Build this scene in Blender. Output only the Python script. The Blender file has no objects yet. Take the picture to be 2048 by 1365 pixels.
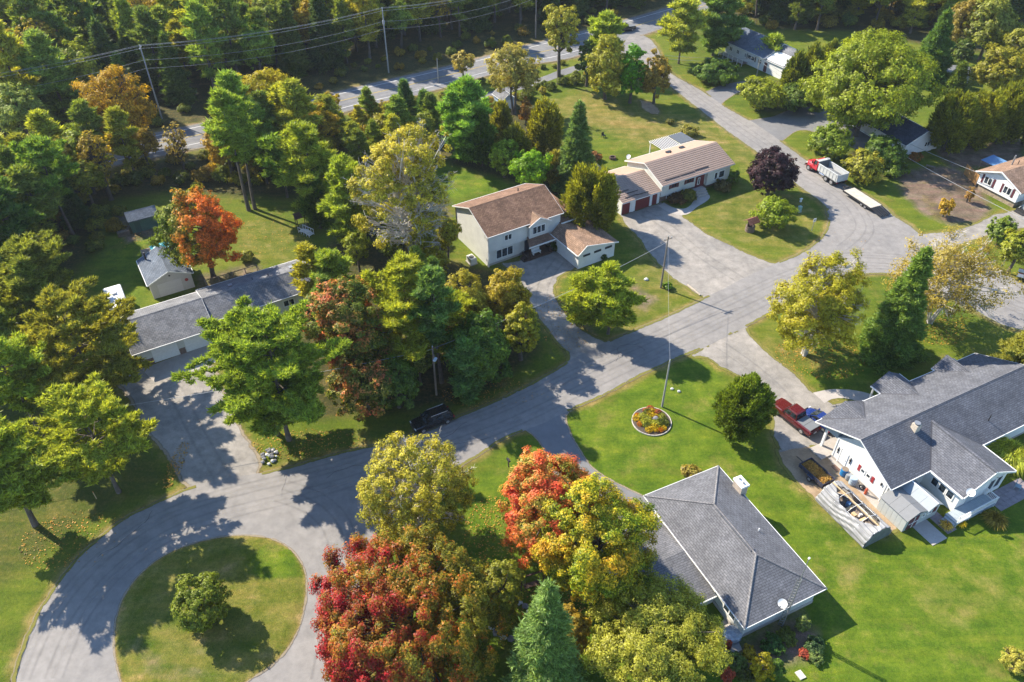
import bpy, bmesh, math, random
import numpy as np
from mathutils import Vector, Matrix, noise

# ------------------------------------------------------------------ camera, sky, sun, exposure
sc = bpy.context.scene
CAM_H, PITCH, FPX = 66.0, math.radians(40.03), 1560.0
cam_d = bpy.data.cameras.new('camera')
cam = bpy.data.objects.new('camera', cam_d)
sc.collection.objects.link(cam)
cam.location = (0, 0, CAM_H)
cam.rotation_euler = (math.radians(90) - PITCH, 0, 0)
cam_d.sensor_width = 36.0
cam_d.lens = FPX / 2048.0 * 36.0
cam_d.clip_start = 1.0
cam_d.clip_end = 8000.0
sc.camera = cam

SUN_EL, SHADOW_DIR = math.radians(38.5), math.radians(-34.5)
world = bpy.data.worlds.new('World')
sc.world = world
world.use_nodes = True
wn = world.node_tree.nodes
sky = wn.new('ShaderNodeTexSky')
sky.sky_type = 'NISHITA'
sky.sun_disc = False
sky.sun_elevation = SUN_EL
sky.sun_rotation = math.radians(304.5)
sky.air_density = 1.0
sky.dust_density = 0.2
sky.ozone_density = 4.0
wn['Background'].inputs[1].default_value = 0.115
world.node_tree.links.new(sky.outputs[0], wn['Background'].inputs[0])

sun_d = bpy.data.lights.new('sun', 'SUN')
sun_d.energy = 4.2
sun_d.angle = math.radians(0.55)
sun_d.color = (1.0, 0.90, 0.74)
sun = bpy.data.objects.new('sun', sun_d)
sc.collection.objects.link(sun)
sun.location = (-120, 160, 200)
ld = Vector((math.cos(SHADOW_DIR) * math.cos(SUN_EL), math.sin(SHADOW_DIR) * math.cos(SUN_EL), -math.sin(SUN_EL)))
sun.rotation_euler = ld.to_track_quat('-Z', 'Y').to_euler()

sc.view_settings.view_transform = 'Standard'
sc.view_settings.look = 'None'
sc.view_settings.exposure = 1.5
sc.view_settings.gamma = 1.0
sc.view_settings.use_curve_mapping = False
try:
    sc.cycles.max_bounces = 6
    sc.cycles.transparent_max_bounces = 6
except Exception:
    pass

# ------------------------------------------------------------------ survey: photo pixel -> point on the plane z
COL = sc.collection
_c, _s = math.cos(PITCH), math.sin(PITCH)

def G(x, y, z=0.0):
    a = (x - 1024.0) / FPX
    b = -(y - 682.5) / FPX
    dx, dy, dz = a, _c + b * _s, -_s + b * _c
    t = (CAM_H - z) / -dz
    return Vector((dx * t, dy * t, z))

def depth(p):
    return p[1] * _c - (p[2] - CAM_H) * _s

def pxm(p):
    return FPX / depth(p)

def height_at(base, ytop):
    b = G(*base)
    lo, hi = 0.0, 60.0
    for _ in range(40):
        m = (lo + hi) / 2
        v = (b[0], b[1], m)
        yc = v[1] * _s + (m - CAM_H) * _c
        yy = 682.5 - FPX * yc / depth(v)
        if yy > ytop: lo = m
        else: hi = m
    return lo

RX = Vector
rnd = random.Random(7)
# ------------------------------------------------------------------ materials
MATS = {}

def nodemat(name):
    m = bpy.data.materials.new(name)
    m.use_nodes = True
    nt = m.node_tree
    return m, nt, nt.nodes, nt.links, nt.nodes['Principled BSDF']

def N(nt, typ, **kw):
    n = nt.nodes.new(typ)
    for k, v in kw.items():
        if k.startswith('i_'):
            key = k[2:]
            key = int(key) if key.isdigit() else key.replace('_', ' ')
            n.inputs[key].default_value = v
        else:
            setattr(n, k, v)
    return n

def mixrgb(nt, fac, a, b, mode='MIX'):
    n = nt.nodes.new('ShaderNodeMix')
    n.data_type = 'RGBA'
    n.blend_type = mode
    for sock, v in ((n.inputs[0], fac), (n.inputs[6], a), (n.inputs[7], b)):
        if isinstance(v, (int, float)): sock.default_value = v
        elif isinstance(v, (tuple, list)): sock.default_value = (v[0], v[1], v[2], 1)
        else: nt.links.new(v, sock)
    return n.outputs[2]

def ramp(nt, fac, stops, interp='LINEAR'):
    n = nt.nodes.new('ShaderNodeValToRGB')
    n.color_ramp.interpolation = interp
    el = n.color_ramp.elements
    while len(el) > 1: el.remove(el[-1])
    for i, (p, c) in enumerate(stops):
        e = el[0] if i == 0 else el.new(p)
        e.position = p
        if isinstance(c, (int, float)): c = (c, c, c)
        e.color = (c[0], c[1], c[2], 1)
    nt.links.new(fac, n.inputs[0])
    return n.outputs[0]

def noise_tex(nt, vec, scale, detail=4, rough=.55, dist=0.0):
    n = N(nt, 'ShaderNodeTexNoise')
    n.inputs['Scale'].default_value = scale
    n.inputs['Detail'].default_value = detail
    n.inputs['Roughness'].default_value = rough
    n.inputs['Distortion'].default_value = dist
    if vec is not None: nt.links.new(vec, n.inputs['Vector'])
    return n.outputs[0]

def geopos(nt):
    return N(nt, 'ShaderNodeNewGeometry').outputs['Position']

def objco(nt):
    return N(nt, 'ShaderNodeTexCoord').outputs['Object']

def bump(nt, height, strength, dist, bsdf):
    b = N(nt, 'ShaderNodeBump')
    b.inputs['Strength'].default_value = strength
    b.inputs['Distance'].default_value = dist
    nt.links.new(height, b.inputs['Height'])
    nt.links.new(b.outputs[0], bsdf.inputs['Normal'])

def M(name, col=None, rough=.75, var=.18, scale=3.0, metallic=0.0, spec=None, bmp=0.0, coat=0.0, fine=30.0):
    """plain weathered material: colour with broad and fine mottling"""
    if name in MATS: return MATS[name]
    m, nt, ns, lk, b = nodemat(name)
    p = objco(nt)
    n1 = noise_tex(nt, p, scale, 5)
    n2 = noise_tex(nt, p, fine, 3)
    f = ramp(nt, n1, [(.3, 1 - var), (.7, 1 + var * .5)])
    f2 = ramp(nt, n2, [(.3, 1 - var * .5), (.7, 1 + var * .3)])
    c = mixrgb(nt, 1.0, mixrgb(nt, 1.0, col, f, 'MULTIPLY'), f2, 'MULTIPLY')
    lk.new(c, b.inputs['Base Color'])
    b.inputs['Roughness'].default_value = rough
    b.inputs['Metallic'].default_value = metallic
    if spec is not None: b.inputs['Specular IOR Level'].default_value = spec
    if coat: b.inputs['Coat Weight'].default_value = coat
    if bmp: bump(nt, n2, bmp, .02, b)
    MATS[name] = m
    return m

def shingle_mat(name, col, col2, var=.35):
    """asphalt shingles: courses along v of the roof uv, tabs along u"""
    m, nt, ns, lk, b = nodemat(name)
    uv = N(nt, 'ShaderNodeUVMap').outputs[0]
    br = N(nt, 'ShaderNodeTexBrick')
    br.offset = .5
    for k, v in (('Scale', 1.0), ('Mortar Size', .022), ('Mortar Smooth', .6), ('Bias', -.1), ('Brick Width', .46), ('Row Height', .22)):
        br.inputs[k].default_value = v
    br.inputs['Color1'].default_value = (*col, 1)
    br.inputs['Color2'].default_value = (*col2, 1)
    br.inputs['Mortar'].default_value = (col[0] * .42, col[1] * .42, col[2] * .42, 1)
    lk.new(uv, br.inputs['Vector'])
    n1 = noise_tex(nt, uv, .55, 5, .6)
    n2 = noise_tex(nt, uv, 3.5, 4, .6)
    c = mixrgb(nt, 1.0, br.outputs[0], ramp(nt, n1, [(.3, 1 - var), (.7, 1 + var * .6)]), 'MULTIPLY')
    c = mixrgb(nt, 1.0, c, ramp(nt, n2, [(.3, .78), (.7, 1.18)]), 'MULTIPLY')
    # run-off streaks down the slope
    mp = N(nt, 'ShaderNodeMapping'); mp.inputs['Scale'].default_value = (1.6, .12, 1)
    lk.new(uv, mp.inputs['Vector'])
    n3 = noise_tex(nt, mp.outputs[0], 1.0, 4, .6)
    c = mixrgb(nt, 1.0, c, ramp(nt, n3, [(.35, .94), (.65, 1.04)]), 'MULTIPLY')
    lk.new(c, b.inputs['Base Color'])
    b.inputs['Roughness'].default_value = .92
    b.inputs['Specular IOR Level'].default_value = .25
    bump(nt, br.outputs[1], -.6, .02, b)
    MATS[name] = m
    return m

def siding_mat(name, col, pitch=.12, vertical=False, var=.08, rough=.55):
    m, nt, ns, lk, b = nodemat(name)
    uv = N(nt, 'ShaderNodeUVMap').outputs[0]
    sp = N(nt, 'ShaderNodeSeparateXYZ'); lk.new(uv, sp.inputs[0])
    mt = N(nt, 'ShaderNodeMath', operation='MULTIPLY'); mt.inputs[1].default_value = 1 / pitch
    lk.new(sp.outputs[0 if vertical else 1], mt.inputs[0])
    fr = N(nt, 'ShaderNodeMath', operation='FRACT'); lk.new(mt.outputs[0], fr.inputs[0])
    line = ramp(nt, fr.outputs[0], [(0, .72), (.12, 1.0), (.9, 1.02), (1, .8)])
    n1 = noise_tex(nt, uv, .8, 5)
    n2 = noise_tex(nt, uv, 9, 3)
    c = mixrgb(nt, 1.0, col, line, 'MULTIPLY')
    c = mixrgb(nt, 1.0, c, ramp(nt, n1, [(.3, 1 - var), (.7, 1 + var)]), 'MULTIPLY')
    c = mixrgb(nt, 1.0, c, ramp(nt, n2, [(.3, 1 - var * .5), (.7, 1 + var * .4)]), 'MULTIPLY')
    lk.new(c, b.inputs['Base Color'])
    b.inputs['Roughness'].default_value = rough
    bump(nt, fr.outputs[0], .4, .015, b)
    MATS[name] = m
    return m

def brick_mat(name, col, col2, mortar, w=.22, h=.075):
    m, nt, ns, lk, b = nodemat(name)
    uv = N(nt, 'ShaderNodeUVMap').outputs[0]
    br = N(nt, 'ShaderNodeTexBrick')
    for k, v in (('Scale', 1.0), ('Mortar Size', .008), ('Brick Width', w), ('Row Height', h)):
        br.inputs[k].default_value = v
    br.inputs['Color1'].default_value = (*col, 1); br.inputs['Color2'].default_value = (*col2, 1)
    br.inputs['Mortar'].default_value = (*mortar, 1)
    lk.new(uv, br.inputs['Vector'])
    n1 = noise_tex(nt, uv, 2.0, 5)
    c = mixrgb(nt, 1.0, br.outputs[0], ramp(nt, n1, [(.3, .75), (.7, 1.15)]), 'MULTIPLY')
    lk.new(c, b.inputs['Base Color'])
    b.inputs['Roughness'].default_value = .9
    bump(nt, br.outputs[1], -.5, .01, b)
    MATS[name] = m
    return m

def glass_mat(name='window_glass', col=(.012, .017, .022)):
    if name in MATS: return MATS[name]
    m, nt, ns, lk, b = nodemat(name)
    p = objco(nt)
    n = noise_tex(nt, p, 2.2, 3)
    c = mixrgb(nt, ramp(nt, n, [(.42, 0), (.62, 1)]), col, (col[0] * 4, col[1] * 4, col[2] * 4))
    lk.new(c, b.inputs['Base Color'])
    b.inputs['Roughness'].default_value = .06
    b.inputs['Specular IOR Level'].default_value = .6
    MATS[name] = m
    return m

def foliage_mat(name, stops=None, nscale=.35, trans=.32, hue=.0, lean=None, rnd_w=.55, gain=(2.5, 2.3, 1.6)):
    """leaves: colour of the object (or a ramp through the crown), varied leaf by leaf"""
    m, nt, ns, lk, b = nodemat(name)
    ns.remove(b)
    geo = N(nt, 'ShaderNodeNewGeometry')
    rpi = geo.outputs['Random Per Island']
    oi = N(nt, 'ShaderNodeObjectInfo')
    if stops is None:
        base = oi.outputs['Color']
    else:
        p = objco(nt)
        f = noise_tex(nt, p, nscale, 3, .6)
        if lean is not None:
            sp = N(nt, 'ShaderNodeVectorMath', operation='DOT_PRODUCT')
            lk.new(p, sp.inputs[0]); sp.inputs[1].default_value = lean
            ad = N(nt, 'ShaderNodeMath', operation='ADD'); lk.new(f, ad.inputs[0]); lk.new(sp.outputs['Value'], ad.inputs[1])
            f = ad.outputs[0]
        jt = N(nt, 'ShaderNodeMath', operation='MULTIPLY_ADD')
        lk.new(rpi, jt.inputs[0]); jt.inputs[1].default_value = .16; jt.inputs[2].default_value = -.08
        ad2 = N(nt, 'ShaderNodeMath', operation='ADD'); lk.new(f, ad2.inputs[0]); lk.new(jt.outputs[0], ad2.inputs[1])
        base = ramp(nt, ad2.outputs[0], stops)
    v = ramp(nt, rpi, [(0, 1 - rnd_w), (.5, 1.0), (1, 1 + rnd_w)])
    c = mixrgb(nt, 1.0, base, v, 'MULTIPLY')
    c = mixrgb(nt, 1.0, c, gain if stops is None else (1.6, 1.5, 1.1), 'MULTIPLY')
    # broad drift of tone through the crown
    p2 = geopos(nt)
    n2 = noise_tex(nt, p2, .30, 3)
    c = mixrgb(nt, 1.0, c, ramp(nt, n2, [(.3, (.82, .86, .9)), (.7, (1.16, 1.1, .95))]), 'MULTIPLY')
    d = N(nt, 'ShaderNodeBsdfDiffuse'); lk.new(c, d.inputs[0])
    t = N(nt, 'ShaderNodeBsdfTranslucent')
    c2 = mixrgb(nt, 1.0, c, (1.25, 1.2, .6), 'MULTIPLY'); lk.new(c2, t.inputs[0])
    mx = N(nt, 'ShaderNodeMixShader'); mx.inputs[0].default_value = trans
    lk.new(d.outputs[0], mx.inputs[1]); lk.new(t.outputs[0], mx.inputs[2])
    g = N(nt, 'ShaderNodeBsdfGlossy'); g.inputs['Roughness'].default_value = .45
    mx2 = N(nt, 'ShaderNodeMixShader'); mx2.inputs[0].default_value = .015
    lk.new(mx.outputs[0], mx2.inputs[1]); lk.new(g.outputs[0], mx2.inputs[2])
    lk.new(mx2.outputs[0], ns['Material Output'].inputs[0])
    MATS[name] = m
    return m

def ground_mat():
    """grass, dry grass, bare soil, forest litter by a painted survey attribute (r dry, g bare, b lush, a woods)"""
    m, nt, ns, lk, b = nodemat('lawn_and_soil')
    at = N(nt, 'ShaderNodeAttribute', attribute_name='cover')
    sp = N(nt, 'ShaderNodeSeparateColor'); lk.new(at.outputs['Color'], sp.inputs[0])
    p = geopos(nt)
    nb = noise_tex(nt, p, .075, 5, .62)
    nm = noise_tex(nt, p, .45, 5, .62)
    nf = noise_tex(nt, p, 2.6, 4, .6)
    nx = noise_tex(nt, p, 11.0, 3, .7)
    grass = ramp(nt, nb, [(.28, (.062, .098, .008)), (.5, (.098, .134, .010)), (.72, (.145, .160, .018))])
    lush = ramp(nt, nm, [(.3, (.070, .128, .007)), (.55, (.098, .150, .009)), (.75, (.135, .175, .013))])
    dry = ramp(nt, nm, [(.3, (.17, .135, .035)), (.55, (.20, .165, .045)), (.75, (.25, .185, .075))])
    soil = ramp(nt, nm, [(.3, (.105, .075, .052)), (.7, (.20, .150, .108))])
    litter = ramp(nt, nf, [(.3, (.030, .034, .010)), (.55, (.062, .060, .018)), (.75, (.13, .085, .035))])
    def thr(s, w=.5, nz=nm):
        a = N(nt, 'ShaderNodeMath', operation='MULTIPLY_ADD'); lk.new(nz, a.inputs[0]); a.inputs[1].default_value = w; a.inputs[2].default_value = -w / 2
        c = N(nt, 'ShaderNodeMath', operation='ADD'); lk.new(a.outputs[0], c.inputs[0]); lk.new(s, c.inputs[1])
        return ramp(nt, c.outputs[0], [(.2, 0), (.75, 1)])
    c = mixrgb(nt, thr(sp.outputs[2], .7, nb), grass, lush)
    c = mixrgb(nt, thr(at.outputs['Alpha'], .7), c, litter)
    c = mixrgb(nt, thr(sp.outputs[0], 1.1), c, dry)
    c = mixrgb(nt, thr(sp.outputs[1], .9), c, soil)
    # mowing streaks and weedy patches
    mp = N(nt, 'ShaderNodeMapping'); mp.inputs['Rotation'].default_value = (0, 0, math.radians(-27)); mp.inputs['Scale'].default_value = (.10, .75, 1)
    lk.new(p, mp.inputs['Vector'])
    st = noise_tex(nt, mp.outputs[0], 1.3, 4, .6)
    c = mixrgb(nt, 1.0, c, ramp(nt, st, [(.30, (.74, .86, .8)), (.5, (1, 1, 1)), (.70, (1.30, 1.10, 1.25))]), 'MULTIPLY')
    nw = noise_tex(nt, p, 1.1, 5, .7)
    c = mixrgb(nt, ramp(nt, nw, [(.60, 0), (.72, .5)]), c, (.050, .105, .012))
    c = mixrgb(nt, ramp(nt, noise_tex(nt, p, .22, 6, .7), [(.54, 0), (.70, .62)]), c, dry)
    # dry flecks scattered everywhere
    c = mixrgb(nt, ramp(nt, nf, [(.58, 0), (.80, .45)]), c, dry)
    c = mixrgb(nt, 1.0, c, ramp(nt, nx, [(.25, .60), (.75, 1.40)]), 'MULTIPLY')
    c = mixrgb(nt, 1.0, c, ramp(nt, noise_tex(nt, p, 3.2, 4, .75), [(.30, (.68, .74, .7)), (.5, (1, 1, 1)), (.70, (1.34, 1.24, 1.3))]), 'MULTIPLY')
    c = mixrgb(nt, ramp(nt, noise_tex(nt, p, 1.7, 5, .75), [(.60, 0), (.70, .45)]), c, dry)
    c = mixrgb(nt, 1.0, c, ramp(nt, nm, [(.3, .84), (.7, 1.14)]), 'MULTIPLY')
    lk.new(c, b.inputs['Base Color'])
    b.inputs['Roughness'].default_value = .95
    b.inputs['Specular IOR Level'].default_value = .15
    bump(nt, nx, .9, .12, b)
    MATS['lawn'] = m
    return m

def paved_mat(name, c0, c1, spot=(.3, .28, .25), spotw=.15, coarse=.12, fine=40.0, patch=.35, bmp=.3, tracks=0.0):
    m, nt, ns, lk, b = nodemat(name)
    p = geopos(nt)
    n0 = noise_tex(nt, p, coarse, 5, .6)
    n1 = noise_tex(nt, p, .9, 5, .65)
    n2 = noise_tex(nt, p, 5.0, 4, .7)
    n3 = noise_tex(nt, p, fine, 2, .7)
    c = mixrgb(nt, ramp(nt, n0, [(.35, 0), (.65, 1)]), c0, c1)
    c = mixrgb(nt, 1.0, c, ramp(nt, n1, [(.3, 1 - patch * .5), (.7, 1 + patch * .4)]), 'MULTIPLY')
    c = mixrgb(nt, ramp(nt, n2, [(.56, 0), (.74, spotw)]), c, spot)
    c = mixrgb(nt, 1.0, c, ramp(nt, n3, [(.25, .80), (.75, 1.2)]), 'MULTIPLY')
    lk.new(c, b.inputs['Base Color'])
    b.inputs['Roughness'].default_value = .9
    b.inputs['Specular IOR Level'].default_value = .2
    bump(nt, n3, bmp, .03, b)
    MATS[name] = m
    return m
# ------------------------------------------------------------------ object helpers
def tag(o, label=None, cat=None, group=None, kind=None):
    if label: o['label'] = label
    if cat: o['category'] = cat
    if group: o['group'] = group
    if kind: o['kind'] = kind
    return o

def thing(name, label, cat, loc=(0, 0, 0), rotz=0.0, group=None):
    o = bpy.data.objects.new(name, None)
    o.empty_display_size = .5
    COL.objects.link(o)
    o.location = loc
    o.rotation_euler = (0, 0, rotz)
    return tag(o, label, cat, group)

def auto_uv(me):
    n = len(me.loops)
    if n == 0: return
    uvl = me.uv_layers.new(name='UVMap')
    V = np.empty(len(me.vertices) * 3, dtype=np.float32); me.vertices.foreach_get('co', V); V = V.reshape(-1, 3)
    L = np.empty(n, dtype=np.int32); me.loops.foreach_get('vertex_index', L)
    np_ = len(me.polygons)
    Nn = np.empty(np_ * 3, dtype=np.float32); me.polygons.foreach_get('normal', Nn); Nn = Nn.reshape(-1, 3)
    T = np.empty(np_, dtype=np.int32); me.polygons.foreach_get('loop_total', T)
    pn = np.repeat(Nn, T, axis=0)
    u = np.stack([-pn[:, 1], pn[:, 0], np.zeros(n)], 1)
    ln = np.linalg.norm(u, axis=1)
    flat = ln < 1e-3
    u[flat] = (1, 0, 0)
    ln[flat] = 1
    u /= ln[:, None]
    v = np.cross(pn, u)
    co = V[L]
    uv = np.stack([(co * u).sum(1), (co * v).sum(1)], 1).astype(np.float32)
    uvl.data.foreach_set('uv', uv.ravel())

class MB:
    def __init__(s):
        s.v = []; s.f = []
    def add(s, vs, fs):
        o = len(s.v)
        s.v += [tuple(p) for p in vs]
        s.f += [tuple(i + o for i in f) for f in fs]
        return s
    def box(s, x0, x1, y0, y1, z0, z1, bev=0.0):
        if bev <= 0:
            vs = [(x0, y0, z0), (x1, y0, z0), (x1, y1, z0), (x0, y1, z0), (x0, y0, z1), (x1, y0, z1), (x1, y1, z1), (x0, y1, z1)]
            return s.add(vs, [(3, 2, 1, 0), (4, 5, 6, 7), (0, 1, 5, 4), (1, 2, 6, 5), (2, 3, 7, 6), (3, 0, 4, 7)])
        c = bev
        ring = lambda z, i: [(x0 + i, y0, z) if 0 else p for p in ((x0 + i + c, y0 + i, z), (x1 - i - c, y0 + i, z), (x1 - i, y0 + i + c, z), (x1 - i, y1 - i - c, z), (x1 - i - c, y1 - i, z), (x0 + i + c, y1 - i, z), (x0 + i, y1 - i - c, z), (x0 + i, y0 + i + c, z))]
        return s.loft([ring(z0, c * .0), ring(z1 - c, 0), ring(z1, c * .7)])
    def loft(s, rings, cap=True, close=True):
        n = len(rings[0]); vs = [p for r in rings for p in r]; fs = []
        for k in range(len(rings) - 1):
            for i in range(n if close else n - 1):
                j = (i + 1) % n
                fs.append((k * n + i, k * n + j, (k + 1) * n + j, (k + 1) * n + i))
        if cap:
            fs.append(tuple(reversed(range(n))))
            fs.append(tuple((len(rings) - 1) * n + i for i in range(n)))
        return s.add(vs, fs)
    def prism(s, poly, z0, z1):
        return s.loft([[(x, y, z0) for x, y in poly], [(x, y, z1) for x, y in poly]])
    def slab(s, pts, t=.12):
        """flat polygon (counter-clockwise from above) with thickness t straight down"""
        n = len(pts)
        lo = [(p[0], p[1], p[2] - t) for p in pts]
        return s.loft([lo, [tuple(p) for p in pts]])
    def tube(s, p0, p1, r0, r1=None, n=6, cap=True):
        r1 = r0 if r1 is None else r1
        p0, p1 = Vector(p0), Vector(p1)
        d = (p1 - p0)
        if d.length < 1e-6: return s
        d.normalize()
        a = d.orthogonal().normalized(); b = d.cross(a)
        ring = lambda p, r: [tuple(p + a * (r * math.cos(2 * math.pi * i / n)) + b * (r * math.sin(2 * math.pi * i / n))) for i in range(n)]
        return s.loft([ring(p0, r0), ring(p1, r1)], cap)
    def path(s, pts, r, n=5):
        for a, b in zip(pts[:-1], pts[1:]): s.tube(a, b, r, r, n)
        return s
    def cyl(s, c, r, h, n=16, r2=None):
        r2 = r if r2 is None else r2
        return s.tube(c, (c[0], c[1], c[2] + h), r, r2, n)
    def lathe(s, prof, n=16, c=(0, 0, 0)):
        return s.loft([[(c[0] + r * math.cos(2 * math.pi * i / n), c[1] + r * math.sin(2 * math.pi * i / n), c[2] + z) for i in range(n)] for r, z in prof])
    def mesh(s, name, uv=True):
        me = bpy.data.meshes.new(name)
        me.from_pydata(s.v, [], s.f)
        me.update()
        if uv: auto_uv(me)
        return me
    def build(s, name, mat, parent=None, smooth=False, loc=None):
        me = s.mesh(name)
        if mat: me.materials.append(mat)
        if smooth: me.polygons.foreach_set('use_smooth', [True] * len(me.polygons))
        return link(name, me, parent, loc)

def link(name, me, parent=None, loc=None, rot=None):
    o = bpy.data.objects.new(name, me)
    COL.objects.link(o)
    if parent is not None: o.parent = parent
    if loc is not None: o.location = loc
    if rot is not None: o.rotation_euler = rot
    return o

def copy_tree(o, parent=None):
    c = o.copy()
    COL.objects.link(c)
    c.parent = parent
    for ch in o.children: copy_tree(ch, c)
    return c

def np_mesh(name, verts, quads=3):
    """mesh of independent faces, each with `quads` corners"""
    n = len(verts) // quads
    me = bpy.data.meshes.new(name)
    me.vertices.add(n * quads)
    me.vertices.foreach_set('co', np.ascontiguousarray(verts, dtype=np.float32).ravel())
    me.loops.add(n * quads)
    me.loops.foreach_set('vertex_index', np.arange(n * quads, dtype=np.int32))
    me.polygons.add(n)
    me.polygons.foreach_set('loop_start', np.arange(0, n * quads, quads, dtype=np.int32))
    me.polygons.foreach_set('loop_total', np.full(n, quads, dtype=np.int32))
    me.update(calc_edges=True)
    return me
# ------------------------------------------------------------------ the ground, roads, drives
def W(pts): return [(G(x, y)[0], G(x, y)[1]) for x, y in pts]

STREET = [(20, 1400), (30, 1340), (48, 1285), (78, 1222), (115, 1165), (165, 1105), (225, 1053), (290, 1016), (350, 988), (392, 972), (455, 957), (512, 948), (560, 939), (620, 922), (700, 901),
          (760, 888), (825, 869), (870, 854), (905, 838), (960, 815), (1010, 793), (1060, 768), (1110, 740), (1142, 720), (1175, 703), (1210, 686), (1250, 668), (1320, 639), (1390, 606), (1425, 588), (1480, 561), (1545, 530),
          (1600, 507), (1636, 482), (1652, 462), (1657, 440), (1652, 420), (1700, 395), (1784, 430), (1822, 452), (1842, 468), (1872, 492), (1925, 515), (2010, 548), (2060, 572), (2160, 625), (2160, 720), (2060, 668), (2000, 650), (1940, 618), (1880, 585), (1830, 560), (1780, 549), (1727, 551),
          (1680, 565), (1600, 600), (1541, 628), (1486, 657), (1436, 681), (1386, 705), (1340, 724), (1290, 748), (1240, 775), (1190, 800), (1136, 824), (1090, 845), (1046, 863), (1011, 878), (970, 904), (943, 921), (890, 955), (830, 1000), (780, 1050), (752, 1110), (742, 1180), (735, 1260), (725, 1400)]
SIDE = [(1657, 440), (1652, 420), (1640, 406), (1589, 368), (1550, 335), (1513, 306), (1451, 262), (1382, 208), (1348, 182), (1322, 160), (1298, 138), (1275, 120), (1240, 104), (1266, 62), (1300, 78), (1318, 100), (1332, 132), (1348, 150), (1400, 179), (1441, 208), (1496, 239), (1561, 282), (1603, 313), (1650, 345), (1694, 370), (1744, 396), (1786, 429), (1800, 470), (1700, 480)]
HWY_N = [(-260, 372), (-120, 345), (100, 306), (310, 266), (470, 232), (590, 204), (677, 183), (788, 157), (898, 132), (1053, 91), (1166, 62), (1259, 37), (1304, 24), (1420, -10), (1560, -52)]
HWY_S = [(1640, -22), (1480, 14), (1330, 56), (1300, 66), (1250, 82), (1180, 104), (1132, 119), (1063, 130), (987, 149), (822, 194), (722, 216), (650, 236), (520, 268), (403, 296), (262, 326), (100, 358), (-120, 402), (-260, 430)]
TRAIL = [(1262, 100), (1200, 117), (1132, 137), (1073, 158), (1010, 176), (900, 206), (800, 232), (705, 256), (670, 270), (600, 287), (600, 296), (672, 280), (708, 266), (803, 243), (905, 216), (1014, 187), (1078, 169), (1138, 148), (1208, 127), (1270, 110)]
DRIVES = {  # name: (outline, material, z, label-less setting pieces)
 'gravel_drive_of_long_house': ([(200, 680), (262, 712), (290, 738), (400, 700), (440, 760), (480, 860), (520, 920), (514, 952), (455, 962), (392, 976), (362, 960), (330, 905), (285, 850), (255, 790), (215, 740)], 'gravel', .012),
 'drive_of_two_storey_house': ([(1000, 527), (1040, 520), (1105, 492), (1158, 533), (1140, 542), (1118, 556), (1110, 580), (1118, 605), (1145, 640), (1180, 668), (1215, 686), (1235, 680), (1180, 712), (1130, 730), (1138, 712), (1118, 690), (1090, 655), (1065, 620), (1045, 585), (1038, 555), (1020, 542)], 'gravel', .012),
 'drive_of_split_level_house': ([(1238, 432), (1322, 404), (1370, 436), (1420, 470), (1480, 500), (1528, 520), (1560, 528), (1500, 558), (1428, 594), (1395, 590), (1340, 552), (1300, 510), (1270, 470), (1250, 450)], 'gravel', .012),
 'drive_of_white_house': ([(1380, 712), (1440, 680), (1492, 650), (1500, 670), (1530, 700), (1590, 748), (1628, 786), (1664, 808), (1700, 800), (1690, 860), (1668, 900), (1640, 892), (1560, 905), (1546, 870), (1540, 800), (1490, 760), (1440, 735), (1415, 718)], 'gravel', .012),
 'bare_gravel_yard': ([(1552, 900), (1600, 888), (1648, 905), (1700, 945), (1760, 1010), (1800, 1055), (1770, 1075), (1735, 1050), (1640, 1010), (1615, 985), (1585, 955), (1562, 925)], 'dirt', .008),
 'asphalt_drive_of_hip_house': ([(1046, 858), (1063, 869), (1080, 886), (1090, 905), (1110, 950), (1180, 1010), (1260, 1040), (1330, 1010), (1260, 980), (1190, 940), (1156, 894), (1139, 863), (1132, 832), (1140, 820), (1090, 838)], 'drive_asphalt', .016),
 'driveway_beside_oak': ([(1490, 243), (1520, 238), (1545, 234), (1575, 222), (1610, 214), (1660, 222), (1740, 258), (1800, 290), (1790, 312), (1720, 300), (1660, 276), (1620, 262), (1595, 262), (1565, 282), (1545, 276)], 'drive_asphalt', .016),
 'driveway_of_grey_bungalow': ([(1412, 184), (1440, 172), (1480, 164), (1520, 160), (1522, 172), (1480, 184), (1450, 202), (1440, 212)], 'drive_asphalt', .016),
 'gravel_drive_at_right_edge': ([(1836, 468), (1900, 462), (1957, 444), (1975, 434), (2021, 421), (2100, 400), (2100, 450), (2040, 458), (1990, 470), (1943, 484), (1890, 506)], 'gravel', .014),
 'concrete_pad_of_long_house': ([(283, 739), (378, 703), (450, 676), (462, 712), (400, 738), (309, 765)], 'concrete', .022),
 'concrete_walk_of_white_house': ([(1626, 786), (1660, 779), (1700, 780), (1745, 790), (1760, 800), (1730, 805), (1690, 797), (1664, 799), (1649, 807)], 'concrete', .02),
 'walk_of_split_level_house': ([(1317, 412), (1345, 428), (1372, 430), (1395, 414), (1420, 395), (1410, 384), (1392, 396), (1374, 416), (1350, 417), (1328, 406)], 'concrete', .02),
 'concrete_strip_of_white_house': ([(1645, 905), (1668, 896), (1760, 985), (1790, 1030), (1765, 1030), (1700, 965)], 'concrete', .02),
 'path_to_garden_of_split_level': ([(1160, 312), (1180, 318), (1215, 345), (1225, 352), (1210, 360), (1180, 338)], 'drive_asphalt', .016),
 'gravel_bed_at_corner': ([(1278, 200), (1300, 204), (1322, 222), (1318, 230), (1300, 228), (1284, 216)], 'dirt', .012),
}
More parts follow.
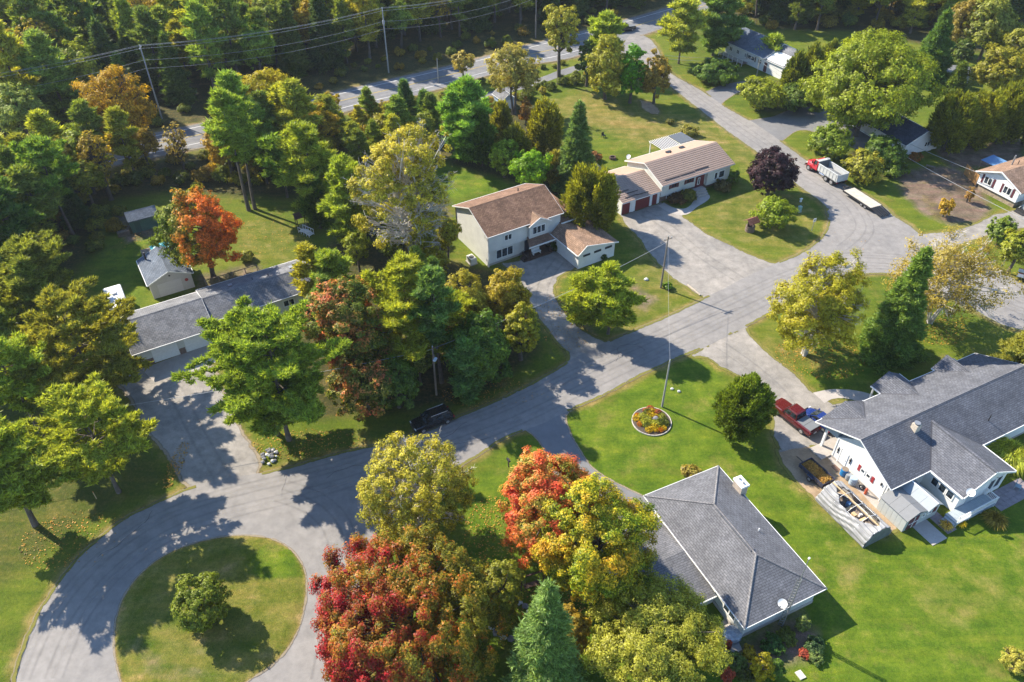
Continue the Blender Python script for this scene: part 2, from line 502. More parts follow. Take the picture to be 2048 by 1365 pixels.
ISLAND = [(228, 1290), (232, 1240), (250, 1190), (290, 1140), (340, 1106), (400, 1084), (450, 1074), (510, 1072), (560, 1085), (595, 1114), (612, 1150), (613, 1190), (600, 1250), (575, 1300), (545, 1332), (510, 1355), (470, 1380), (400, 1400), (320, 1405), (255, 1390), (236, 1340)]

MATS_PAVE = {
 'asphalt': paved_mat('asphalt', (.190, .182, .176), (.245, .230, .215), spot=(.32, .30, .28), spotw=.18, coarse=.10),
 'highway_asphalt': paved_mat('highway_asphalt', (.150, .152, .158), (.20, .198, .198), spot=(.26, .25, .24), spotw=.12),
 'drive_asphalt': paved_mat('drive_asphalt', (.150, .150, .155), (.19, .188, .188), spot=(.25, .24, .23), spotw=.10, patch=.2),
 'gravel': paved_mat('gravel', (.20, .188, .172), (.29, .265, .235), spot=(.38, .35, .31), spotw=.55, coarse=.16, fine=22, patch=.5, bmp=.7),
 'dirt': paved_mat('dirt', (.26, .185, .115), (.34, .25, .16), spot=(.42, .34, .22), spotw=.5, coarse=.25, fine=16, patch=.5, bmp=.7),
 'concrete': paved_mat('concrete', (.33, .30, .275), (.40, .37, .335), spot=(.25, .23, .2), spotw=.3, patch=.25),
}

def resample(poly, step, jit, rng):
    out = []
    n = len(poly)
    # Catmull-Rom through the surveyed points, then resampled, then a little ragged
    for i in range(n):
        p0, p1, p2, p3 = [Vector((*poly[(i + k) % n], 0)) for k in (-1, 0, 1, 2)]
        L = (p2 - p1).length
        m = max(1, int(L / step))
        t1 = (p2 - p0); t2 = (p3 - p1)
        for T in (t1, t2):
            if T.length > 0: T.normalize()
        # sharp corners stay sharp
        if (p1 - p0).length > 0 and (p1 - p0).normalized().dot((p2 - p1).normalized()) < .55: t1 = (p2 - p1).normalized()
        if (p3 - p2).length > 0 and (p2 - p1).normalized().dot((p3 - p2).normalized()) < .55: t2 = (p2 - p1).normalized()
        t1 = t1 * L; t2 = t2 * L
        for k in range(m):
            t = k / m
            a = 2 * t**3 - 3 * t**2 + 1; b = t**3 - 2 * t**2 + t; c = -2 * t**3 + 3 * t**2; d = t**3 - t**2
            q = p1 * a + t1 * b + p2 * c + t2 * d
            w = noise.noise((q.x * .9, q.y * .9, 3.1)) * jit + noise.noise((q.x * .25, q.y * .25, 9.1)) * jit
            nd = Vector((-(p2 - p1).y, (p2 - p1).x, 0))
            if nd.length > 0: nd.normalize()
            q = q + nd * w
            out.append((q.x, q.y))
    return out

def sheet(name, poly, z, mat, step=.6, jit=.12, curve=True):
    pts = resample(poly, step, jit, rnd) if curve else poly
    from mathutils.geometry import tessellate_polygon
    tri = tessellate_polygon([[Vector((x, y, 0)) for x, y in pts]])
    me = bpy.data.meshes.new(name)
    fs = []
    for t in tri:
        a, b, c = [Vector((*pts[i], 0)) for i in t]
        if (b - a).cross(c - a).z < 0: t = (t[0], t[2], t[1])
        fs.append(tuple(t))
    me.from_pydata([(x, y, z) for x, y in pts], [], fs)
    me.update()
    auto_uv(me)
    me.materials.append(mat)
    o = link(name, me)
    tag(o, kind='structure')
    return o, pts

PAVED = {}
o, PAVED['street'] = sheet('street', W(STREET), .024, MATS_PAVE['asphalt'])
o, PAVED['side_road'] = sheet('side_road', W(SIDE), .032, MATS_PAVE['asphalt'])
o, PAVED['highway'] = sheet('highway', W(HWY_N + HWY_S), .024, MATS_PAVE['highway_asphalt'], step=1.5)
o, PAVED['trail'] = sheet('paved_trail', W(TRAIL), .020, MATS_PAVE['drive_asphalt'], step=1.0)
PLAIN = {'bare_gravel_yard': 'gravel_yard', 'concrete_pad_of_long_house': 'garage_apron', 'concrete_walk_of_white_house': 'walkway', 'walk_of_split_level_house': 'walkway', 'concrete_strip_of_white_house': 'concrete_path', 'path_to_garden_of_split_level': 'garden_path', 'gravel_bed_at_corner': 'gravel_bed'}
for nm, (poly, mt, z) in DRIVES.items():
    curved = not nm.startswith('concrete_pad')
    o, PAVED[nm] = sheet(PLAIN.get(nm, 'driveway'), W(poly), z, MATS_PAVE[mt], jit=.22 if mt in ('gravel', 'dirt') else .06, curve=curved)

# painted lines of the highway
def offset_line(poly, frac_from_n):
    nn, ss = W(HWY_N), list(reversed(W(HWY_S)))
    m = 60
    def along(P, t):
        L = [0]
        for a, b in zip(P[:-1], P[1:]): L.append(L[-1] + math.hypot(b[0] - a[0], b[1] - a[1]))
        d = t * L[-1]
        for i in range(len(P) - 1):
            if d <= L[i + 1] + 1e-6:
                f = (d - L[i]) / (L[i + 1] - L[i]); return Vector((P[i][0] + (P[i + 1][0] - P[i][0]) * f, P[i][1] + (P[i + 1][1] - P[i][1]) * f, 0))
        return Vector((*P[-1], 0))
    return [along(nn, i / m) * (1 - frac_from_n) + along(ss, i / m) * frac_from_n for i in range(m + 1)]

white_paint = M('road_paint_white', (.62, .62, .60), .7, .35, .8)
yellow_paint = M('road_paint_yellow', (.42, .31, .07), .7, .35, .8)
def strip(name, pts, w, z, mat, lo=0, hi=None):
    mb = MB()
    pts = pts[lo:hi]
    for a, b in zip(pts[:-1], pts[1:]):
        d = (b - a).normalized(); n = Vector((-d.y, d.x, 0)) * (w / 2)
        mb.add([(a - n).xyz + Vector((0, 0, z)), (b - n).xyz + Vector((0, 0, z)), (b + n).xyz + Vector((0, 0, z)), (a + n).xyz + Vector((0, 0, z))], [(0, 1, 2, 3)])
    o = mb.build(name, mat)
    tag(o, kind='structure')
    return o
strip('edge_line', offset_line(None, .14), .17, .036, white_paint)
strip('edge_line', offset_line(None, .80), .17, .036, white_paint, 0, 41)
strip('edge_line', offset_line(None, .80), .17, .036, white_paint, 48)
cl = offset_line(None, .47)
strip('centre_line', [p + Vector((.05, .14, 0)) for p in cl], .12, .036, yellow_paint)
strip('centre_line', [p - Vector((.05, .14, 0)) for p in cl], .12, .036, yellow_paint)

# ---- cover survey
def inside(px, py, poly):
    r = np.zeros(px.shape, bool)
    n = len(poly)
    j = n - 1
    for i in range(n):
        xi, yi = poly[i]; xj, yj = poly[j]
        c = ((yi > py) != (yj > py)) & (px < (xj - xi) * (py - yi) / (yj - yi + 1e-12) + xi)
        r ^= c
        j = i
    return r

def edge_dist(px, py, poly):
    d = np.full(px.shape, 1e9)
    n = len(poly)
    for i in range(n):
        ax, ay = poly[i]; bx, by = poly[(i + 1) % n]
        vx, vy = bx - ax, by - ay
        L2 = vx * vx + vy * vy + 1e-9
        t = np.clip(((px - ax) * vx + (py - ay) * vy) / L2, 0, 1)
        d = np.minimum(d, (px - ax - t * vx) ** 2 + (py - ay - t * vy) ** 2)
    return np.sqrt(d)

def soft(px, py, poly, w):
    d = edge_dist(px, py, poly)
    s = np.where(inside(px, py, poly), d, -d)
    return np.clip(s / (2 * w) + .5, 0, 1)

ZONES = [  # (channel, amount, softness, outline in photo)
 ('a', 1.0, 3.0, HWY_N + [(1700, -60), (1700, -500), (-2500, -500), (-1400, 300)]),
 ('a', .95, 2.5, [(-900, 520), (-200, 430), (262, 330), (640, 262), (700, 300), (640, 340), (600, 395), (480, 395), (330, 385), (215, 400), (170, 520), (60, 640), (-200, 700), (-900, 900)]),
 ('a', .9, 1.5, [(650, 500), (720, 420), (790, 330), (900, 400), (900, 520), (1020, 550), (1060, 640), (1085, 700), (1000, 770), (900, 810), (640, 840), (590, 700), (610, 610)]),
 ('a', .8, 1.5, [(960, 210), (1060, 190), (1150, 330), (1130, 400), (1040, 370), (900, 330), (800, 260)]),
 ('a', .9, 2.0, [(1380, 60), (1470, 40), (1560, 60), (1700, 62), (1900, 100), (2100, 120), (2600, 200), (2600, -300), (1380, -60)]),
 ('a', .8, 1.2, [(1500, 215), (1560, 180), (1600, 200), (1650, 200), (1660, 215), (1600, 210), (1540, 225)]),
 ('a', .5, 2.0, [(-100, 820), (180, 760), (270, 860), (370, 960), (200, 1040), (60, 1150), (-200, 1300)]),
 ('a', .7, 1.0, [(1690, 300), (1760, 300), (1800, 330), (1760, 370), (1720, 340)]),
 ('b', 1.0, 2.0, [(930, 960), (1150, 830), (1390, 712), (1430, 740), (1500, 860), (1560, 920), (1640, 1020), (1740, 1110), (1850, 1080), (2400, 900), (2400, 1500), (900, 1500)]),
 ('b', .9, 1.5, [(820, 320), (900, 330), (1000, 350), (1040, 375), (940, 395), (880, 400)]),
 ('b', .8, 2.5, [(180, 520), (260, 430), (330, 470), (300, 540), (290, 620), (200, 620)]),
 ('b', .8, 1.5, [(1490, 690), (1600, 720), (1960, 690), (1700, 780), (1600, 770)]),
 ('b', .55, 2.0, [(-100, 660), (60, 700), (60, 830), (-100, 900)]),
 ('r', .55, 3.0, [(1090, 200), (1180, 180), (1300, 225), (1400, 230), (1500, 300), (1520, 360), (1440, 300), (1280, 300), (1200, 260), (1140, 280)]),
 ('r', .75, 1.2, [(1170, 228), (1260, 238), (1330, 258), (1320, 268), (1240, 256), (1160, 240)]),
 ('r', .42, 2.0, [(1270, 480), (1330, 520), (1420, 580), (1230, 680), (1190, 640), (1250, 560)]),
 ('r', .40, 2.0, [(1330, 420), (1480, 380), (1600, 380), (1660, 440), (1600, 510), (1500, 500)]),
 ('r', .35, 2.0, [(440, 430), (600, 440), (660, 520), (560, 540), (470, 520)]),
 ('r', .45, 1.5, [(1490, 660), (1560, 680), (1640, 700), (1680, 730), (1620, 760), (1560, 720)]),
 ('r', .30, 2.0, [(1640, 930), (1700, 1010), (1760, 1110), (1700, 1300), (1660, 1250), (1640, 1080), (1560, 960)]),
 ('r', .34, 3.5, [(1800, 1130), (2048, 1100), (2100, 1250), (1900, 1290), (1800, 1240)]),
 ('g', .85, 1.2, [(1790, 345), (1880, 330), (1960, 350), (1985, 420), (1960, 446), (1900, 450), (1840, 425), (1800, 385)]),
 ('g', .8, 1.0, [(1870, 300), (2048, 270), (2048, 330), (1900, 340)]),
 ('g', .7, 1.0, [(1470, 1290), (1600, 1215), (1640, 1260), (1640, 1310), (1560, 1345), (1480, 1365)]),
 ('g', .7, .8, [(225, 430), (330, 420), (320, 470), (250, 490)]),
 ('g', .6, .8, [(390, 552), (520, 520), (530, 545), (400, 590)]),
 ('g', .5, .6, [(1130, 590), (1160, 640), (1225, 680), (1180, 670), (1135, 630)]),
 ('g', .55, .8, [(1260, 560), (1320, 600), (1290, 625), (1250, 600)]),
]
ZW = [(c, a, w, W([(x, max(y, -420)) for x, y in p])) for c, a, w, p in ZONES]

def cover(px, py, road_fringe=True):
    C = {k: np.zeros(px.shape) for k in 'rgba'}
    for c, a, w, poly in ZW:
        C[c] = np.maximum(C[c], a * soft(px, py, poly, w))
    if road_fringe:
        for nm, amt, wid in (('street', .95, .75), ('side_road', .9, .7), ('highway', .8, 1.6)):
            d = edge_dist(px, py, PAVED[nm][::3])
            C['r'] = np.maximum(C['r'], amt * np.clip(1 - d / wid / 1.6, 0, 1))
            if nm == 'highway': C['g'] = np.maximum(C['g'], .75 * np.clip(1 - d / 1.6, 0, 1))
        for nm in DRIVES:
            if DRIVES[nm][1] in ('gravel', 'dirt'):
                d = edge_dist(px, py, PAVED[nm][::3])
                C['r'] = np.maximum(C['r'], .75 * np.clip(1 - d / 1.3, 0, 1))
    return np.stack([C['r'], C['g'], C['b'], C['a']], -1)

def set_cover(me, cov):
    at = me.color_attributes.new('cover', 'FLOAT_COLOR', 'POINT')
    at.data.foreach_set('color', cov.astype(np.float32).ravel())

lawn = ground_mat()
xs = np.concatenate([[-4000, -1500, -600, -320, -230], np.arange(-190, -84, 2.0), np.arange(-84, 96, .8), np.arange(96, 190, 2.0), [230, 320, 600, 1500, 4000]])
ys = np.concatenate([[-2500, -800, -200, 0, 15], np.arange(26, 140, .7), np.arange(140, 260, 1.6), [275, 320, 500, 1200, 4000]])
gx, gy = np.meshgrid(xs, ys)
nx_, ny_ = len(xs), len(ys)
vid = np.arange(nx_ * ny_).reshape(ny_, nx_)
q = np.stack([vid[:-1, :-1], vid[:-1, 1:], vid[1:, 1:], vid[1:, :-1]], -1).reshape(-1, 4)
me = bpy.data.meshes.new('ground')
me.vertices.add(nx_ * ny_)
me.vertices.foreach_set('co', np.stack([gx, gy, np.zeros_like(gx)], -1).astype(np.float32).ravel())
me.loops.add(q.size); me.loops.foreach_set('vertex_index', q.astype(np.int32).ravel())
me.polygons.add(len(q)); me.polygons.foreach_set('loop_start', np.arange(0, q.size, 4, dtype=np.int32)); me.polygons.foreach_set('loop_total', np.full(len(q), 4, dtype=np.int32))
me.update(calc_edges=True)
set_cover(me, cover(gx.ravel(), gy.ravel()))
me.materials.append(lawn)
tag(link('ground', me), kind='structure')

# the grass island of the turning circle, a low crown of turf
isl = resample(W(ISLAND)[::-1], .5, .05, rnd)
cx_ = sum(p[0] for p in isl) / len(isl); cy_ = sum(p[1] for p in isl) / len(isl)
vs, fs = [], []
K = 24
for k in range(K + 1):
    f = 1 - k / K * .999
    for (x, y) in isl:
        vs.append((cx_ + (x - cx_) * f, cy_ + (y - cy_) * f, .045 + .10 * min(1, (1 - f) * 8) + .10 * (1 - f)))
n = len(isl)
for k in range(K):
    for i in range(n):
        j = (i + 1) % n
        fs.append((k * n + i, k * n + j, (k + 1) * n + j, (k + 1) * n + i))
lo = len(vs)
vs += [(x, y, .0) for x, y in isl]
fs += [(lo + i, lo + (i + 1) % n, (i + 1) % n, i) for i in range(n)]
me = bpy.data.meshes.new('grass_island'); me.from_pydata(vs, [], fs); me.update()
V = np.array(vs)
cov = np.zeros((len(vs), 4))
d = edge_dist(V[:, 0], V[:, 1], isl)
cov[:, 0] = np.maximum(.95 * np.clip(1 - d / .7, 0, 1), .42)
for a, poly in ((.95, [(500, 1120), (540, 1090), (585, 1100), (600, 1150), (540, 1160), (505, 1150)]),):
    s = soft(V[:, 0], V[:, 1], W(poly), .5); cov[:, 2] = np.maximum(cov[:, 2], a * s); cov[:, 0] *= 1 - s
s = soft(V[:, 0], V[:, 1], W([(255, 1275), (290, 1270), (330, 1320), (430, 1345), (440, 1362), (300, 1365)]), .4); cov[:, 1] = .35 * s; cov[:, 2] = np.maximum(cov[:, 2], .7 * s)
set_cover(me, cov)
me.materials.append(lawn)
tag(link('grass_island', me), kind='structure')

# ---- crumbled edges, wheel tracks, cracks
def fringe_mat(name, col, col2, lo, hi, scale, dens):
    m, nt, ns, lk, b = nodemat(name)
    p = geopos(nt)
    uv = N(nt, 'ShaderNodeUVMap').outputs[0]
    sp = N(nt, 'ShaderNodeSeparateXYZ'); lk.new(uv, sp.inputs[0])
    tri = ramp(nt, sp.outputs[1], [(0, 0), (.5, 1), (1, 0)])
    n1 = noise_tex(nt, p, scale, 5, .7); n2 = noise_tex(nt, p, scale * 5, 3, .7)
    c = mixrgb(nt, n2, col, col2)
    a = N(nt, 'ShaderNodeMath', operation='MULTIPLY'); lk.new(tri, a.inputs[0]); lk.new(n1, a.inputs[1])
    al = ramp(nt, a.outputs[0], [(lo, 0), (hi, dens)])
    lk.new(c, b.inputs['Base Color']); lk.new(al, b.inputs['Alpha'])
    b.inputs['Roughness'].default_value = .95; b.inputs['Specular IOR Level'].default_value = .15
    MATS[name] = m
    return m
def ribbon(name, pts, w, z, mat, closed=True, off=0.0, avoid=()):
    n = len(pts); V_, F_, U_ = [], [], []
    for i in range(n):
        a = Vector((*pts[(i - 1) % n], 0)) if closed or i > 0 else Vector((*pts[0], 0))
        c = Vector((*pts[(i + 1) % n], 0)) if closed or i < n - 1 else Vector((*pts[-1], 0))
        d = c - a
        nn = Vector((-d.y, d.x, 0)).normalized() if d.length > 1e-6 else Vector((0, 1, 0))
        p = Vector((*pts[i], z)) + nn * off
        V_ += [p - nn * w / 2, p + nn * w / 2]
    px_ = np.array([p[0] for p in pts]); py_ = np.array([p[1] for p in pts]); bad = np.zeros(n, bool)
    for a in avoid: bad |= inside(px_, py_, PAVED[a])
    for i in range(n if closed else n - 1):
        j = (i + 1) % n
        if bad[i]: continue
        F_.append((2 * i, 2 * j, 2 * j + 1, 2 * i + 1)); U_ += [(i, 0), (i + 1, 0), (i + 1, 1), (i, 1)]
    me = bpy.data.meshes.new(name); me.from_pydata([tuple(v) for v in V_], [], F_); me.update()
    ul = me.uv_layers.new(name='UVMap'); ul.data.foreach_set('uv', [x for q in U_ for x in q])
    me.materials.append(mat)
    tag(link(name, me), kind='structure')
CRUMB = fringe_mat('crumbled_edge', (.18, .145, .090), (.32, .27, .20), .27, .42, 1.1, .9)
GRASSY = fringe_mat('overgrown_edge', (.10, .115, .018), (.20, .17, .05), .26, .38, 1.1, 1.0)
TRACK = fringe_mat('wheel_track', (.125, .122, .120), (.15, .146, .142), .12, .6, .5, .20)
PALE_T = fringe_mat('pale_worn_strip', (.30, .285, .265), (.34, .32, .30), .15, .6, .6, .3)
CRACK = fringe_mat('crack_seal', (.055, .055, .058), (.07, .07, .07), .2, .45, 1.4, .8)
DR = [k for k in DRIVES if 'strip' not in k and 'yard' not in k]
ribbon('road_edge', PAVED['street'], .75, .040, CRUMB, avoid=['side_road'] + DR); ribbon('road_edge', PAVED['side_road'], .7, .048, CRUMB, avoid=['street', 'highway'] + DR)
ribbon('road_edge', PAVED['highway'], 1.3, .040, CRUMB, avoid=['side_road']); ribbon('road_edge', isl, .55, .060, CRUMB)
ribbon('grass_edge', PAVED['street'], .8, .044, GRASSY, True, -.12, ['side_road'] + DR); ribbon('grass_edge', PAVED['side_road'], .8, .052, GRASSY, True, -.12, ['street', 'highway'] + DR)
for nm in DRIVES:
    if DRIVES[nm][1] in ('gravel', 'dirt'): ribbon('drive_edge', PAVED[nm], 1.1, DRIVES[nm][2] + .006, GRASSY if 'long' not in nm else CRUMB, avoid=['street', 'side_road'] + [k for k in DRIVES if k != nm])
    elif DRIVES[nm][1] == 'drive_asphalt': ribbon('drive_edge', PAVED[nm], .6, DRIVES[nm][2] + .005, CRUMB, avoid=['street', 'side_road'] + [k for k in DRIVES if k != nm])
def track(px, offs, w, z, mat, nm='wheel_track'):
    P_ = W(px); Q = []
    for a, b in zip(P_[:-1], P_[1:]):
        L_ = math.hypot(b[0] - a[0], b[1] - a[1]); k = max(1, int(L_ / 1.2))
        Q += [(a[0] + (b[0] - a[0]) * i / k, a[1] + (b[1] - a[1]) * i / k) for i in range(k)]
    Q.append(P_[-1])
    for _ in range(6): Q = [Q[0]] + [((Q[i - 1][0] + Q[i][0] + Q[i + 1][0]) / 3, (Q[i - 1][1] + Q[i][1] + Q[i + 1][1]) / 3) for i in range(1, len(Q) - 1)] + [Q[-1]]
    for o_ in offs: ribbon(nm, Q, w, z, mat, False, o_)
MAIN = [(80, 1360), (130, 1230), (220, 1125), (330, 1050), (450, 1010), (560, 985), (700, 950), (860, 890), (980, 850), (1100, 795), (1220, 735), (1340, 680), (1460, 622), (1580, 565), (1700, 520), (1850, 530), (1960, 580), (2060, 620)]
track(MAIN, (-1.9, -.4, .9, 2.3), .55, .029, TRACK); track(MAIN, (-1.1, 1.6), .8, .0268, PALE_T, 'pale_strip')
track([(560, 985), (650, 1010), (690, 1070), (690, 1150), (670, 1260), (650, 1360)], (-1.2, .4, 1.6), .5, .0285, TRACK)
track([(1690, 500), (1740, 460), (1700, 400), (1620, 350), (1500, 270), (1380, 185), (1300, 100)], (-1.4, -.2, 1.3), .5, .037, TRACK)
track([(1120, 715), (1085, 640), (1080, 570), (1120, 520)], (-.75, .75), .5, .017, TRACK); track([(1480, 560), (1400, 510), (1320, 440), (1285, 425)], (-.8, .8), .6, .017, TRACK)
track([(450, 965), (400, 880), (350, 780)], (-.8, .8), .7, .017, TRACK); track([(1440, 690), (1500, 730), (1580, 800), (1600, 850)], (-.8, .8), .5, .017, TRACK)
cr = random.Random(12)
for k in range(12):
    x, y = MAIN[cr.randrange(len(MAIN) - 2) + 1]
    a = G(x + cr.uniform(-50, 50), y + cr.uniform(-12, 12)); pts = [(a.x, a.y)]; ang = cr.uniform(0, 3.1)
    for _ in range(cr.randint(6, 14)):
        ang += cr.uniform(-.5, .5); pts.append((pts[-1][0] + math.cos(ang) * .5, pts[-1][1] + math.sin(ang) * .5))
    if inside(np.array([p[0] for p in pts]), np.array([p[1] for p in pts]), PAVED['street']).all(): ribbon('crack', pts, .09, .031, CRACK, False)
# ------------------------------------------------------------------ trees
BARK = M('bark_grey_brown', (.105, .085, .068), .95, .4, 1.5, bmp=.5, fine=9)
BARK_PINE = M('bark_pine', (.13, .105, .085), .95, .4, 1.5, bmp=.5, fine=9)
BARK_BIRCH = M('bark_birch', (.55, .51, .45), .8, .35, 2.0, fine=7)
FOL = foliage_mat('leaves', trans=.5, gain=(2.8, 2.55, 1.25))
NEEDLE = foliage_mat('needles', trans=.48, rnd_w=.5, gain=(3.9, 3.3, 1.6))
FOL_RED = foliage_mat('leaves_red_maple', [(.32, (.11, .12, .016)), (.44, (.16, .135, .016)), (.51, (.24, .115, .016)), (.57, (.21, .046, .012)), (.64, (.13, .013, .010)), (.76, (.27, .010, .022))], .45, .35, lean=(-.020, -.006, .0))
FOL_ORANGE = foliage_mat('leaves_orange_maple', [(.32, (.13, .165, .022)), (.44, (.24, .21, .040)), (.51, (.38, .18, .050)), (.59, (.40, .095, .040)), (.72, (.30, .034, .026))], .40, .38)
FOL_YELLOW = foliage_mat('leaves_yellow_maple', [(.30, (.060, .12, .010)), (.44, (.135, .18, .012)), (.56, (.28, .25, .018)), (.72, (.40, .23, .022))], .30, .36)
FOL_SPLIT = foliage_mat('leaves_half_turned_maple', [(.30, (.10, .145, .016)), (.54, (.15, .17, .020)), (.63, (.33, .16, .022)), (.85, (.38, .11, .020))], .45, .36, lean=(.085, -.01, .01))
FOL_TIPS = foliage_mat('leaves_green_with_red_tips', [(.42, (.080, .115, .018)), (.53, (.135, .135, .026)), (.60, (.30, .125, .055)), (.72, (.32, .070, .045))], .34, .36)
FOL_GOLD = foliage_mat('leaves_gold_over_olive', [(.28, (.110, .125, .024)), (.5, (.185, .195, .028)), (.72, (.28, .26, .032))], .3, .36, lean=(0, 0, .010))
FOL_PURPLE = foliage_mat('leaves_purple_maple', [(.3, (.010, .005, .009)), (.7, (.030, .014, .022))], .5, .10)

def rot_frame(nrm, rng):
    """per-row orthonormal tangents for normals nrm"""
    r = rng.normal(size=nrm.shape)
    t = r - (r * nrm).sum(1, keepdims=True) * nrm
    t /= np.linalg.norm(t, axis=1, keepdims=True) + 1e-9
    return t, np.cross(nrm, t)

def unit(a):
    return a / (np.linalg.norm(a, axis=-1, keepdims=True) + 1e-9)

def leaves(cen, nrm, size, rng, aspect=.66):
    """one small pointed leaf per row"""
    t, b = rot_frame(nrm, rng)
    s = (size * rng.uniform(.65, 1.3, len(cen)))[:, None]
    p0 = cen - t * s * .5 - b * s * aspect * .5
    p1 = cen - t * s * .5 + b * s * aspect * .5
    p2 = cen + t * s * .62
    return np.stack([p0, p1, p2], 1).reshape(-1, 3)

def blades(base, dirs, ln, wd, rng, face=None):
    """narrow needle sprays: base at the twig, tip along dirs"""
    r = rng.normal(size=dirs.shape)
    if face is not None: r = r * .55 + face
    s = unit(np.cross(dirs, r))
    L = (ln * rng.uniform(.6, 1.25, len(base)))[:, None]
    w = wd * .5
    return np.stack([base - s * w, base + s * w, base + dirs * L], 1).reshape(-1, 3)

def limb(mb, p0, p1, r0, r1, rng, sag=.1, n=5, seg=3):
    p0, p1 = Vector(p0), Vector(p1)
    L = (p1 - p0).length
    prev, rp = p0, r0
    off = Vector((rng.normal() * .06 * L, rng.normal() * .06 * L, sag * L))
    for k in range(1, seg + 1):
        t = k / seg
        q = p0.lerp(p1, t) + off * (4 * t * (1 - t)) * .5
        r = r0 + (r1 - r0) * t
        mb.tube(prev, q, rp, r, n, cap=False)
        prev, rp = q, r

def crown_shape(rng, n, lob=.34, zmin=-.85):
    """clump centres over the surface and through the volume of a lumpy unit ball"""
    d = unit(rng.normal(size=(n * 3, 3)))
    d = d[d[:, 2] > zmin][:n]
    seed = rng.uniform(0, 50)
    f = np.array([noise.noise((v[0] * 1.6 + seed, v[1] * 1.6, v[2] * 1.6)) for v in d])
    f2 = np.array([noise.noise((v[0] * 3.6 + seed, v[1] * 3.6, v[2] * 3.6 + 7)) for v in d])
    R = (1 - lob * .55) + lob * f + lob * .5 * f2
    depth_ = np.where(rng.uniform(size=len(d)) < .72, rng.uniform(.82, 1.0, len(d)), rng.uniform(.35, .85, len(d)))
    C = d * (R * depth_)[:, None]
    return C / np.percentile(np.linalg.norm(C, axis=1), 90), d

def make_decid(name, seed, r, v, clear, leaf=.4, density=1.0, nclump=90, clump=.22, lob=.34, bark=None, limbs=24, mat=None, twigs=False, flat=.75, sparse=0.0, multi=1, upright=0.0, egg=0.0, trunk_r=None, twig_r=.035, bare_low=0.0, fine=True):
    """broad-leaved tree: crown half-width r, half-height v, clear stem below. returns (trunk mesh, crown mesh)"""
    rng = np.random.default_rng(seed)
    if fine and clump < .3: nclump = int(nclump * 2.3); clump = clump * .66
    C, D = crown_shape(rng, nclump, lob)
    zc = clear + v
    if egg:
        C[:, :2] *= (1 - egg * C[:, 2:3])
    S = np.array([r, r, v])
    cen = C * S * (1 - clump * .75) + np.array([0, 0, zc])
    crad = clump * r * rng.uniform(.5, 1.5, len(cen)) ** 1.2
    area_leaf = leaf * leaf * .66 * .56
    tot = density * 2.6 * 4 * math.pi * r * (r + v) * .5 / area_leaf
    per = crad ** 2; per = per / per.sum()
    cnt = np.maximum(6, (tot * per).astype(int))
    if sparse: cnt = (cnt * np.where(rng.uniform(size=len(cnt)) < sparse, .12, 1)).astype(int) + 2
    if bare_low: cnt = np.where((C[:, 2] < .12 + .25 * rng.normal(size=len(cen))) & (rng.uniform(size=len(cen)) < bare_low), 2, cnt)
    idx = np.repeat(np.arange(len(cen)), cnt)
    n = len(idx)
    dd = unit(rng.normal(size=(n, 3)))
    rad = rng.uniform(size=n) ** .45
    off = dd * (rad * crad[idx])[:, None] * np.array([1, 1, flat + upright])
    P = cen[idx] + off
    P[:, 2] = np.maximum(P[:, 2], .12)
    nr = unit(dd * .7 + D[idx] * .6 + np.array([0, 0, .5]) + rng.normal(size=(n, 3)) * .32)
    verts = leaves(P, nr, leaf, rng)
    crown = np_mesh(name + '_crown', verts)
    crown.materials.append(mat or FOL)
    # trunk and limbs
    mb = MB()
    tr = trunk_r or (.035 * (clear + 2 * v) * .55 + .07)
    order = rng.permutation(len(cen))
    forks = []
    for k in range(multi):
        a = 2 * math.pi * k / max(multi, 1) + rng.uniform(0, 1)
        base = Vector((math.cos(a) * .25 * (multi > 1), math.sin(a) * .25 * (multi > 1), -.15))
        top = Vector((math.cos(a) * r * .22 * (multi > 1) + rng.normal() * .05 * r, math.sin(a) * r * .22 * (multi > 1) + rng.normal() * .05 * r, clear + v * (1.15 if not multi > 1 else 1.0)))
        tk = tr / (1 + .35 * (multi - 1))
        mid = base.lerp(top, .5) + Vector((rng.normal() * .04 * r, rng.normal() * .04 * r, 0))
        mb.tube(base, (base.x, base.y, .25), tk * 1.45, tk * 1.08, 8)
        mb.tube((base.x, base.y, .25), mid, tk * 1.08, tk * .75, 8)
        mb.tube(mid, top, tk * .75, tk * .3, 7)
        forks.append((base, mid, top, tk))
    for k in range(min(limbs, len(order))):
        c = cen[order[k]]
        base, mid, top, tk = forks[k % len(forks)]
        t = min(.95, max(.08, (c[2] * .72 - mid.z) / max(.1, (top.z - mid.z)))) if c[2] * .72 > mid.z else 0
        p = mid.lerp(top, t) if t > 0 else base.lerp(mid, max(.45, min(1, c[2] * .75 / max(mid.z, .1))))
        limb(mb, p, c, tk * (.42 - .2 * t), twig_r, rng, .06)
        if twigs:
            for _ in range(5):
                e = Vector(c) + Vector(rng.normal(size=3)) * clump * r * .62
                limb(mb, Vector(c).lerp(p, .25), e, twig_r, twig_r * .35, rng, .03, 4, 2)
                for _2 in range(2):
                    e2 = e + Vector(rng.normal(size=3)) * clump * r * .38
                    mb.tube(e.lerp(Vector(c), .4), e2, twig_r * .5, twig_r * .25, 3, cap=False)
    trunk = mb.mesh(name + '_trunk', uv=False)
    trunk.materials.append(bark or BARK)
    return trunk, crown

